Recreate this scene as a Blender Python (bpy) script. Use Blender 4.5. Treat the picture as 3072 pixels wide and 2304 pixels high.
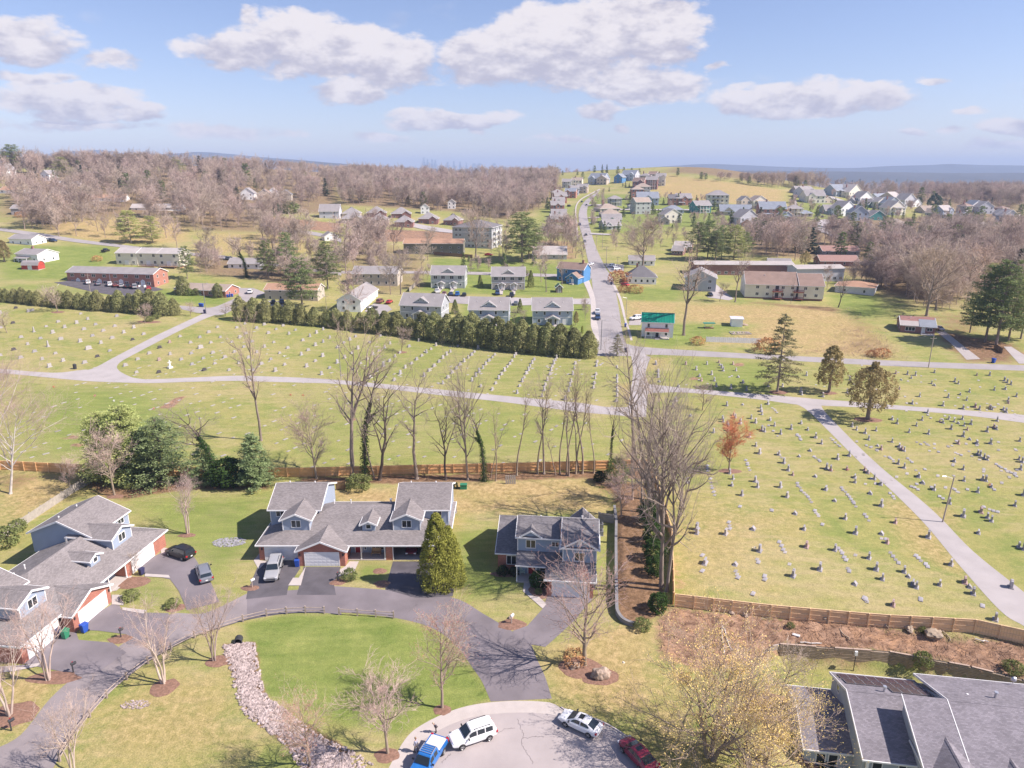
import bpy,bmesh,math,random
import numpy as np
from mathutils import Vector,Matrix,Euler,noise as mnoise

# ---------------------------------------------------------------- camera,sky,sun,exposure
scene=bpy.context.scene
for o in list(bpy.data.objects): bpy.data.objects.remove(o)
col=scene.collection
PITCH=math.radians(16.6); CAMZ=56.0
cam_d = bpy.data.cameras.new('camera'); cam = bpy.data.objects.new('camera', cam_d); col.objects.link(cam)
cam.location=(0,0,CAMZ); cam.rotation_euler=(math.radians(90) - PITCH,0,0)
cam_d.sensor_width=36; cam_d.lens=36*710/1024; cam_d.clip_start=1; cam_d.clip_end=40000
scene.camera=cam
SUN_EL,SUN_AZ=math.radians(45),math.radians(101)     # azimuth clockwise from north (+Y)
world = bpy.data.worlds.new("World"); scene.world = world; world.use_nodes = True
world.cycles.sampling_method = 'NONE'
def build_world():
 nt=world.node_tree; nt.nodes.clear(); N=nt.nodes.new; L=nt.links.new
 out = N('ShaderNodeOutputWorld'); bg = N('ShaderNodeBackground'); bg2 = N('ShaderNodeBackground'); mix = N('ShaderNodeMixShader')
 sky = N('ShaderNodeTexSky'); sky.sky_type = 'NISHITA'; sky.sun_disc = False
 sky.sun_elevation=SUN_EL; sky.sun_rotation=SUN_AZ; sky.altitude=600; sky.air_density=1.0; sky.dust_density=.6; sky.ozone_density=2.5
 tint = N('ShaderNodeMix'); tint.data_type = 'RGBA'; tint.blend_type = 'MULTIPLY'; tint.inputs[0].default_value = 1
 L(sky.outputs[0],tint.inputs[6]); tint.inputs[7].default_value=SKYTINT
 L(tint.outputs[2],bg.inputs[0]); bg.inputs[1].default_value=SKYSTR
 tc = N('ShaderNodeTexCoord'); sep = N('ShaderNodeSeparateXYZ'); L(tc.outputs['Generated'], sep.inputs[0])
 def M(op,a,b=None,clamp=False):
  m = N('ShaderNodeMath'); m.operation = op; m.use_clamp = clamp
  for i,v in enumerate((a,b)):
   if v is None: continue
   if isinstance(v,(int,float)): m.inputs[i].default_value=v
   else: L(v,m.inputs[i])
  return m.outputs[0]
 az = M('ARCTAN2', sep.outputs[0], sep.outputs[1])           # 0 straight ahead, + to the right
 el = M('ARCSINE', sep.outputs[2])
 comb = N('ShaderNodeCombineXYZ'); L(az, comb.inputs[0]); L(M('MULTIPLY', el, 2.0), comb.inputs[1])
 def fbm(scale,detail,off=0.0,rough=.55):
  t = N('ShaderNodeTexNoise'); t.inputs['Scale'].default_value = scale; t.inputs['Detail'].default_value = detail; t.inputs['Roughness'].default_value = rough
  a = N('ShaderNodeVectorMath'); a.operation = 'ADD'; L(comb.outputs[0], a.inputs[0]); a.inputs[1].default_value = (3.7, off, 1.3); L(a.outputs[0], t.inputs['Vector'])
  return t.outputs['Fac']
 wx = M('MULTIPLY', M('SUBTRACT', fbm(9, 6, 5.0), .5), .060); wy = M('MULTIPLY', M('SUBTRACT', fbm(11, 6, 9.0), .5), .045)
 azw = M('ADD', az, wx); elw = M('ADD', el, wy)
 def blobs():
  acc=None; wsum=None; ysum=None
  for (px,py,rx,ry,s) in CLOUDS:                       # centres and radii as angles on the sky
   u=(px-512)/710; v=(py-384)/710
   d=(u,math.cos(PITCH)-v*math.sin(PITCH),-math.sin(PITCH)-v*math.cos(PITCH)); n=math.sqrt(sum(q*q for q in d))
   a0=math.atan2(d[0],d[1]); e0=math.asin(d[2]/n)
   mp = N('ShaderNodeMapping'); mp.vector_type = 'POINT'; L(warp, mp.inputs[0])
   kx,ky=710/(rx*.92),710/(ry*.88)
   mp.inputs['Scale'].default_value = (kx, ky, 1); mp.inputs['Location'].default_value = (-a0*kx, -e0*ky, 0)
   ln = N('ShaderNodeVectorMath'); ln.operation = 'DOT_PRODUCT'; L(mp.outputs[0], ln.inputs[0]); L(mp.outputs[0], ln.inputs[1])
   q = M('MULTIPLY', M('SUBTRACT', 1.0, ln.outputs['Value']), s)
   acc = q if acc is None else M('MAXIMUM', acc, q)
   if s >= .9:
    w = M('MAXIMUM', q, 0.0); sp = N('ShaderNodeSeparateXYZ'); L(mp.outputs[0], sp.inputs[0]); wy = M('MULTIPLY', w, sp.outputs[1])
    wsum = w if wsum is None else M('ADD', wsum, w); ysum = wy if ysum is None else M('ADD', ysum, wy)
  return acc, M('DIVIDE', ysum, M('ADD', wsum, .02))
 wc = N('ShaderNodeCombineXYZ'); L(azw, wc.inputs[0]); L(elw, wc.inputs[1]); warp = wc.outputs[0]
 b0,yrel=blobs()
 det=fbm(26,9,2.0,.62)
 dens = M('ADD', M('MULTIPLY', b0, .9), M('MULTIPLY', M('SUBTRACT', det, .5), 1.9))
 lowband = M('MULTIPLY', M('SUBTRACT', fbm(7, 8, 20.0), .60), 2.2)
 cover = M('MULTIPLY', dens, 2.4, True)
 mr = N('ShaderNodeMapRange'); mr.interpolation_type = 'SMOOTHSTEP'; L(dens, mr.inputs[0]); mr.inputs[1].default_value = .0; mr.inputs[2].default_value = .55
 det2=fbm(26,9,2.08,.62)
 lit = M('ADD', M('MULTIPLY', yrel, .75), M('MULTIPLY', M('SUBTRACT', det, det2), 2.6))   # bright tops, shaded bases
 mr2 = N('ShaderNodeMapRange'); mr2.interpolation_type = 'SMOOTHSTEP'; L(lit, mr2.inputs[0]); mr2.inputs[1].default_value = -.75; mr2.inputs[2].default_value = .45
 ramp = N('ShaderNodeMix'); ramp.data_type = 'RGBA'; L(mr2.outputs[0], ramp.inputs[0])
 ramp.inputs[6].default_value=CLOUD_LO; ramp.inputs[7].default_value=CLOUD_HI
 L(ramp.outputs[2],bg2.inputs[0]); bg2.inputs[1].default_value=CLOUDSTR
 fade = N('ShaderNodeMapRange'); L(el, fade.inputs[0]); fade.inputs[1].default_value = 0.0; fade.inputs[2].default_value = .03
 amt = M('MULTIPLY', M('MULTIPLY', mr.outputs[0], .93), fade.outputs[0], True)
 sc_ = N('ShaderNodeMapRange'); sc_.interpolation_type = 'SMOOTHSTEP'; L(lowband, sc_.inputs[0]); sc_.inputs[1].default_value = .0; sc_.inputs[2].default_value = .5
 scraps = M('MULTIPLY', M('MULTIPLY', sc_.outputs[0], .45), fade.outputs[0])
 amt = M('MAXIMUM', amt, scraps)
 L(amt,mix.inputs[0]); L(bg.outputs[0],mix.inputs[1]); L(bg2.outputs[0],mix.inputs[2]); L(mix.outputs[0],out.inputs[0])
SKYTINT=(1.07,.95,1.05,1); SKYSTR=.078; CLOUDSTR=.49
CLOUD_LO=(.62,.58,.68,1); CLOUD_HI=(1.05,.97,.97,1)
CLOUDS=[(325,48,105,34,1.2),(250,52,70,18,1.0),(385,62,70,30,1.1),(352,88,45,14,.9),(492,56,66,32,1.2),(560,45,90,46,1.3),(640,30,70,46,1.2),
 (640,85,70,24,1.1),(655,0,60,14,.9),(455,118,75,14,1.1),(605,112,28,10,.9),(805,100,105,17,1.2),(880,98,40,14,1.0),(740,105,40,12,.9),
 (20,38,52,22,1.0),(40,74,42,8,.9),(72,100,66,20,1.2),(140,112,22,10,.9),(110,62,28,9,.7),(60,124,60,8,.7),(250,22,13,18,.6),(305,18,22,9,.7),
 (910,131,15,5,.9),(968,108,16,5,.8),(1008,123,26,10,1.1),(1005,145,30,7,.8),(715,66,14,6,.6),(938,78,14,4,.6),(225,132,70,9,.6),
 (560,140,45,5,.6),(378,135,40,6,.6),(470,132,14,5,.8),(950,130,14,4,.6),(620,125,12,5,.7),(120,126,40,6,.7)]
build_world()
sun_d = bpy.data.lights.new('sun', 'SUN'); sun = bpy.data.objects.new('sun', sun_d); col.objects.link(sun)
sun_d.energy=4.3; sun_d.angle=math.radians(.55); sun_d.color=(1.0,.905,.84)
sd=Vector((math.sin(SUN_AZ)*math.cos(SUN_EL),math.cos(SUN_AZ)*math.cos(SUN_EL),math.sin(SUN_EL)))
sun.rotation_euler = sd.to_track_quat('Z', 'Y').to_euler(); sun.location = (0, 0, 300)
vs = scene.view_settings; vs.view_transform = 'Standard'; vs.look = 'None'; vs.gamma = 1; vs.use_curve_mapping = False; vs.exposure = .92
scene.render.engine = 'CYCLES'; scene.cycles.use_denoising = True; scene.cycles.max_bounces = 5; scene.cycles.diffuse_bounces = 3; scene.cycles.glossy_bounces = 3; scene.cycles.volume_bounces = 0
rnd=random.Random(11)
# ---------------------------------------------------------------- pixel rays and terrain
FPX,CXP,CYP=2130.0,1536.0,1152.0
CP,SP=math.cos(PITCH),math.sin(PITCH)
REG=dict(A=(0,0,3072/2212),R1=(0,420,1024/2212),R2=(1024,420,1024/2212),R3=(2048,420,1024/2212),
 R4=(0,1300,900/2133),R5=(700,1300,800/1896),R6=(1400,1300,800/1896),R7=(2000,1200,1072/2212),
 B1=(0,1700,1024/2212),B2=(1000,1750,1000/2212),B3=(1900,1750,1172/2212),C4=(0,880,1024/2212),
 C5=(900,950,1100/2212),C6=(1850,850,1222/2212),Z4=(1650,480,700/2212),Z5=(2350,520,722/2212),
 Z6=(1280,800,620/2212),Z7=(2400,1150,672/2027),P=(0,0,3))
def ray(r,x,y):
 x0,y0,s=REG[r]
 u=(x0+x*s - CXP)/FPX; v=(y0+y*s - CYP)/FPX
 return (u,CP - v*SP,-SP - v*CP)            # world direction (x right,y forward,z up)
def sst(a,b,v):
 t=np.clip((v-a)/(b-a),0,1); return t*t*(3-2*t)
def gau(x,cx,sx): return np.exp(-0.5*((x-cx)/sx)**2)
def seg_sd(x,y,ax,ay,bx,by):                 # signed distance to a directed line (left +),and position along it
 dx,dy=bx-ax,by-ay; L=math.hypot(dx,dy)
 return ((dx*(y-ay) - dy*(x-ax))/L,(dx*(x-ax)+dy*(y-ay))/L)
def H(x,y):
 x=np.asarray(x,float); y=np.asarray(y,float)
 t=np.clip(y-100,0,None)
 h=np.where(t < 40,.031*t*t/80,.031*(t-20))
 h=np.where(y > 1150,.031*1030,h)
 h=h+.02*np.clip(-x-60,0,300)*sst(110,210,y)
 h=h+34*gau(x,-430,280)*gau(y,800,280)*sst(130,330,y)
 h=h+gau(y,1150,200)*(16 - 12*(1-sst(-120,60,x)))*(1-sst(250,450,x))*sst(200,500,y)
 h=h+24*gau(x,235,120)*gau(y,930,170)
 st=1180 - 380*sst(260,460,x)
 f=sst(0,1,(y-st)/1300)
 h=h*(1-f) - 12*f
 h=h+near_relief(x,y)
 return h
def xw(y): return 13.9+(np.clip(y,78,130) - 81)*.13          # line of the low concrete wall beside the blue house
def near_relief(x,y):
 X=xw(y)
 h=1.0*sst(-.05,.45,x - X)*sst(80,90,y)*(1-sst(112,132,y))*(1-sst(14,55,x - X))
 best=None
 for i in range(len(LOWLINE)-1):
  d,s=seg_sd(x,y,*LOWLINE[i],*LOWLINE[i+1])
  best=d if best is None else np.maximum(best,d)
 side=sst(19,36,x)
 soft=sst(-5,8,-best)*side
 hard=sst(-.1,.8,-best)
 low=np.where(x > 33.6,np.maximum(hard,0),soft)
 bank=sst(-6.5,-.2,-best)*side
 return h*(1-low) - 1.1*bank - 2.5*low
LOWLINE=[(33.8,76.5),(46.9,75.0),(55.1,72.3),(60.0,69.9),(80,58)]
def at(r,x,y,off=0.0):
 d=ray(r,x,y)
 if d[2] >= -1e-4: d=(d[0],d[1],-1e-4)
 ts=np.concatenate([np.linspace(30,300,110),np.geomspace(302,12000,420)])
 zz=CAMZ+d[2]*ts - H(d[0]*ts,d[1]*ts) - off
 i=np.argmax(zz < 0)
 if zz[i] >= 0: i=len(ts)-1
 t0,t1=ts[max(i-1,0)],ts[i]
 for _ in range(24):
  tm=.5*(t0+t1)
  if CAMZ+d[2]*tm - float(H(d[0]*tm,d[1]*tm)) - off < 0: t1=tm
  else: t0=tm
 return Vector((d[0]*t1,d[1]*t1,float(H(d[0]*t1,d[1]*t1))+off))
def atz(r,x,y,z):
 d=ray(r,x,y); t=(z-CAMZ)/d[2]
 return Vector((d[0]*t,d[1]*t,z))
def depth(p): return p[1]*CP+(CAMZ-p[2])*SP
def px2m(p,px): return px*depth(p)/(FPX/3)
def proj(p):
 z=depth(p); up=(p[2]-CAMZ)*CP+p[1]*SP
 return (512+710*p[0]/z,384-710*up/z)
# ---------------------------------------------------------------- materials
MATS={}
def mat(name,c,rough=.85,var=.12,scale=1.5,bump=0.,bscale=30.,rand=0.,spec=.25,metal=0.,detail=4,kind=None,c2=None,coat=0.,trans=0.,stretch=None):
 if name in MATS: return MATS[name]
 m=bpy.data.materials.new(name); m.use_nodes=True; MATS[name]=m
 nt=m.node_tree; N=nt.nodes.new; L=nt.links.new
 b = nt.nodes['Principled BSDF']; b.inputs['Roughness'].default_value = rough; b.inputs['Metallic'].default_value = metal
 b.inputs['Specular IOR Level'].default_value = spec
 if coat: b.inputs['Coat Weight'].default_value = coat; b.inputs['Coat Roughness'].default_value = .05
 tc = N('ShaderNodeTexCoord'); V = tc.outputs['Object']
 if stretch:
  mp = N('ShaderNodeMapping'); mp.inputs['Scale'].default_value = stretch; L(V, mp.inputs[0]); V = mp.outputs[0]
 def noise(sc,de=4,ro=.55):
  t = N('ShaderNodeTexNoise'); t.inputs['Scale'].default_value = sc; t.inputs['Detail'].default_value = de; t.inputs['Roughness'].default_value = ro; L(V, t.inputs['Vector']); return t.outputs['Fac']
 def mix(f, a, bb, bl='MIX'):
  x = N('ShaderNodeMix'); x.data_type = 'RGBA'; x.blend_type = bl
  if isinstance(f,(int,float)): x.inputs[0].default_value=f
  else: L(f,x.inputs[0])
  for i,q in ((6,a),(7,bb)):
   if isinstance(q,tuple): x.inputs[i].default_value=(*q[:3],1)
   else: L(q,x.inputs[i])
  return x.outputs[2]
 def rng(f,a,bb):
  x = N('ShaderNodeMapRange'); L(f, x.inputs[0]); x.inputs[1].default_value = a; x.inputs[2].default_value = bb; return x.outputs[0]
 lo=tuple(q*(1-var) for q in c); hi=tuple(min(1,q*(1+var)) for q in (c2 or c))
 C=mix(rng(noise(scale,detail),.3,.7),lo,hi)
 if kind in ('brick', 'shingle', 'siding', 'boards'):
  sp = N('ShaderNodeSeparateXYZ'); L(tc.outputs['Object'], sp.inputs[0])
  ad = N('ShaderNodeMath'); ad.operation = 'ADD'; L(sp.outputs[0], ad.inputs[0]); L(sp.outputs[1], ad.inputs[1])
  cb = N('ShaderNodeCombineXYZ')
  if kind == 'shingle':
   a2 = N('ShaderNodeMath'); a2.operation = 'ADD'; L(sp.outputs[1], a2.inputs[0]); L(sp.outputs[2], a2.inputs[1]); L(sp.outputs[0], cb.inputs[0]); L(a2.outputs[0], cb.inputs[1])
  else: L(ad.outputs[0],cb.inputs[0]); L(sp.outputs[2],cb.inputs[1])
  if kind in ('brick', 'shingle'):
   bt = N('ShaderNodeTexBrick'); L(cb.outputs[0], bt.inputs['Vector'])
   k=dict(brick=(.22,.075,.008),shingle=(.32,.19,.012))[kind]
   bt.inputs['Scale'].default_value = 1; bt.inputs['Brick Width'].default_value = k[0]; bt.inputs['Row Height'].default_value = k[1]; bt.inputs['Mortar Size'].default_value = k[2]
   bt.inputs['Color1'].default_value = (.8, .8, .8, 1); bt.inputs['Color2'].default_value = (1.15, 1.15, 1.15, 1)
   bt.inputs['Mortar'].default_value = (1.5, 1.45, 1.4, 1) if kind == 'brick' else (.72, .72, .72, 1)
   C = mix(1., C, bt.outputs['Color'], 'MULTIPLY')
  else:
   w = N('ShaderNodeTexWave'); w.wave_type = 'BANDS'; w.wave_profile = 'SAW'
   w.bands_direction = 'Y' if kind == 'siding' else 'X'
   w.inputs['Scale'].default_value = 2*math.pi/20/(.17 if kind == 'siding' else .15); L(cb.outputs[0], w.inputs['Vector'])
   C = mix(1., C, mix(rng(w.outputs['Fac'], 0, .25),(.74, .74, .74),(1., 1., 1.)), 'MULTIPLY')
 if rand:
  oi = N('ShaderNodeObjectInfo'); hs = N('ShaderNodeHueSaturation'); L(C, hs.inputs['Color'])
  r2 = N('ShaderNodeMapRange'); L(oi.outputs['Random'], r2.inputs[0]); r2.inputs[3].default_value = 1-rand; r2.inputs[4].default_value = 1+rand; L(r2.outputs[0], hs.inputs['Value'])
  r3 = N('ShaderNodeMath'); r3.operation = 'FRACT'; r4 = N('ShaderNodeMath'); r4.operation = 'MULTIPLY'; L(oi.outputs['Random'], r4.inputs[0]); r4.inputs[1].default_value = 7.31; L(r4.outputs[0], r3.inputs[0])
  r5 = N('ShaderNodeMapRange'); L(r3.outputs[0], r5.inputs[0]); r5.inputs[3].default_value = .5-rand*.06; r5.inputs[4].default_value = .5+rand*.06; L(r5.outputs[0], hs.inputs['Hue'])
  C = hs.outputs['Color']
 L(C, b.inputs['Base Color'])
 if bump:
  bp = N('ShaderNodeBump'); bp.inputs['Strength'].default_value = bump; bp.inputs['Distance'].default_value = .05; L(noise(bscale, 6), bp.inputs['Height']); L(bp.outputs[0], b.inputs['Normal'])
 if trans:
  tr = N('ShaderNodeBsdfTranslucent'); L(C, tr.inputs[0]); ms = N('ShaderNodeMixShader'); ms.inputs[0].default_value = trans
  L(b.outputs[0], ms.inputs[1]); L(tr.outputs[0], ms.inputs[2]); L(ms.outputs[0], nt.nodes['Material Output'].inputs[0])
 return m

# ---------------------------------------------------------------- mesh helpers
class MB:
 def __init__(s): s.v=[]; s.f=[]; s.m=[]
 def add(s,vs,fs,mi=0):
  n=len(s.v); s.v.extend([tuple(p) for p in vs]); s.f.extend([tuple(i+n for i in f) for f in fs]); s.m.extend([mi]*len(fs)); return s
 def box(s,x0,x1,y0,y1,z0,z1,mi=0):
  return s.add([(x0,y0,z0),(x1,y0,z0),(x1,y1,z0),(x0,y1,z0),(x0,y0,z1),(x1,y0,z1),(x1,y1,z1),(x0,y1,z1)],
    [(0,3,2,1),(4,5,6,7),(0,1,5,4),(1,2,6,5),(2,3,7,6),(3,0,4,7)],mi)
 def obox(s,c,ax,ay,az,mi=0):                # oriented box: centre and three half-axis vectors
  c,ax,ay,az=map(Vector,(c,ax,ay,az)); P=[]
  for k in (-1,1):
   for (i,j) in ((-1,-1),(1,-1),(1,1),(-1,1)): P.append(c+ax*i+ay*j+az*k)
  return s.add(P,[(0,3,2,1),(4,5,6,7),(0,1,5,4),(1,2,6,5),(2,3,7,6),(3,0,4,7)],mi)
 def extr(s,prof,axis,a,b,mi=0):             # extrude a closed (p,z) profile along x or y
  n=len(prof)
  if axis == 'x': V = [(a, p, z) for p, z in prof] + [(b, p, z) for p, z in prof]
  else: V=[(p,a,z) for p,z in prof]+[(p,b,z) for p,z in prof]
  F=[tuple(range(n))[::-1],tuple(range(n,2*n))]+[(i,(i+1) % n,n+(i+1) % n,n+i) for i in range(n)]
  return s.add(V,F,mi)
 def tube(s,p0,p1,r0,r1,n=6,mi=0,cap=True):
  p0,p1=Vector(p0),Vector(p1); d=(p1-p0).normalized(); a=d.orthogonal().normalized(); b=d.cross(a); V=[]
  for p,r in ((p0,r0),(p1,r1)):
   for k in range(n):
    t=2*math.pi*k/n; V.append(p+a*(r*math.cos(t))+b*(r*math.sin(t)))
  F=[(k,(k+1) % n,n+(k+1) % n,n+k) for k in range(n)]
  if cap: F += [tuple(range(n))[::-1],tuple(range(n,2*n))]
  return s.add(V,F,mi)
 def loft(s,rings,mi=0,caps=True,closed=True):
  n=len(rings[0]); V=[p for r in rings for p in r]; F=[]
  for i in range(len(rings)-1):
   for k in range(n if closed else n-1):
    F.append((i*n+k,i*n+(k+1) % n,(i+1)*n+(k+1) % n,(i+1)*n+k))
  if caps: F += [tuple(range(n))[::-1],tuple(range((len(rings)-1)*n,len(rings)*n))]
  return s.add(V,F,mi)
 def mesh(s,name,mats,smooth=False):
  me=bpy.data.meshes.new(name); me.from_pydata(s.v,[],s.f); me.validate(clean_customdata=False)
  for m in (mats if isinstance(mats,(list,tuple)) else [mats]): me.materials.append(m)
  if any(s.m) and len(me.polygons) == len(s.m): me.polygons.foreach_set('material_index', s.m)
  if smooth: me.polygons.foreach_set('use_smooth', [True]*len(me.polygons))
  bm=bmesh.new(); bm.from_mesh(me); bmesh.ops.recalc_face_normals(bm,faces=bm.faces); bm.to_mesh(me); bm.free()
  return me
 def build(s,name,mats,parent=None,smooth=False,loc=None,rz=0):
  return link(name,s.mesh(name,mats,smooth),parent,loc,rz)
def link(name,me,parent=None,loc=None,rz=0,sc=None):
 o=bpy.data.objects.new(name,me); col.objects.link(o)
 if parent is not None: o.parent=parent
 if loc is not None: o.location=loc
 if rz: o.rotation_euler=(0,0,rz)
 if sc is not None: o.scale=(sc,sc,sc) if isinstance(sc,(int,float)) else sc
 return o
def tag(o,label=None,cat=None,group=None,kind=None):
 if label: o['label'] = label
 if cat: o['category'] = cat
 if group: o['group'] = group
 if kind: o['kind'] = kind
 return o
def thing(name,label,cat,loc=(0,0,0),rz=0,group=None):
 o=link(name,None,None,loc,rz); o.empty_display_size=.2
 return tag(o,label,cat,group)
KIDS={}
def kids(o): return [c for c in o.children]
def dup(root,loc,rz=0,sc=None,label=None,group=None,recol=None):
 def cp(o,par):
  c=o.copy(); col.objects.link(c)
  if par is not None: c.parent=par
  for ch in KID[o.name]: cp(ch,c)
  return c
 if root.name not in TREE_CACHE:
  def walk(o):
   KID[o.name]=list(o.children)
   for ch in KID[o.name]: walk(ch)
  walk(root); TREE_CACHE.add(root.name)
 r=cp(root,None); r.location=loc; r.rotation_euler=(0,0,rz)
 if sc is not None: r.scale=(sc,sc,sc) if isinstance(sc,(int,float)) else sc
 if label: r['label'] = label
 if group: r['group'] = group
 return r
KID={}; TREE_CACHE=set()
def fastmesh(name,V,F,m,smooth=False):          # numpy quads or tris of one size
 V=np.asarray(V,np.float32); F=np.asarray(F,np.int32); k=F.shape[1]
 if k == 3:
  me=bpy.data.meshes.new(name); me.from_pydata(V.tolist(),[],F.tolist()); me.materials.append(m); return me
 me = bpy.data.meshes.new(name); me.vertices.add(len(V)); me.vertices.foreach_set('co', V.ravel())
 me.loops.add(F.size); me.loops.foreach_set('vertex_index', F.ravel()); me.polygons.add(len(F))
 me.polygons.foreach_set('loop_start', np.arange(0, F.size, k, dtype=np.int32))
 me.update(calc_edges=True)
 if smooth: me.polygons.foreach_set('use_smooth', np.ones(len(F), bool))
 if m is not None: me.materials.append(m)
 return me
def catmull(pts,n=6,closed=False):
 P=[np.array(p,float) for p in pts]; out=[]
 m=len(P); rngI=range(m if closed else m-1)
 for i in rngI:
  p0=P[(i-1) % m] if closed or i > 0 else 2*P[0]-P[1]
  p1,p2=P[i],P[(i+1) % m]
  p3=P[(i+2) % m] if closed or i+2 < m else 2*P[-1]-P[-2]
  for k in range(n):
   t=k/n; out.append(.5*((2*p1)+(p2-p0)*t+(2*p0-5*p1+4*p2-p3)*t*t+(3*p1-p0-3*p2+p3)*t**3))
 if not closed: out.append(P[-1])
 return out
ORD = ['', 'first', 'second', 'third', 'fourth', 'fifth', 'sixth', 'seventh', 'eighth', 'ninth', 'tenth', 'eleventh', 'twelfth', 'thirteenth', 'fourteenth', 'fifteenth', 'sixteenth', 'seventeenth', 'eighteenth', 'nineteenth', 'twentieth']
def ordn(n):
 if n <= 20: return ORD[n]
 return str(n) + ({1: 'st', 2: 'nd', 3: 'rd'}.get(n % 10, 'th') if n % 100 not in (11, 12, 13) else 'th')
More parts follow.
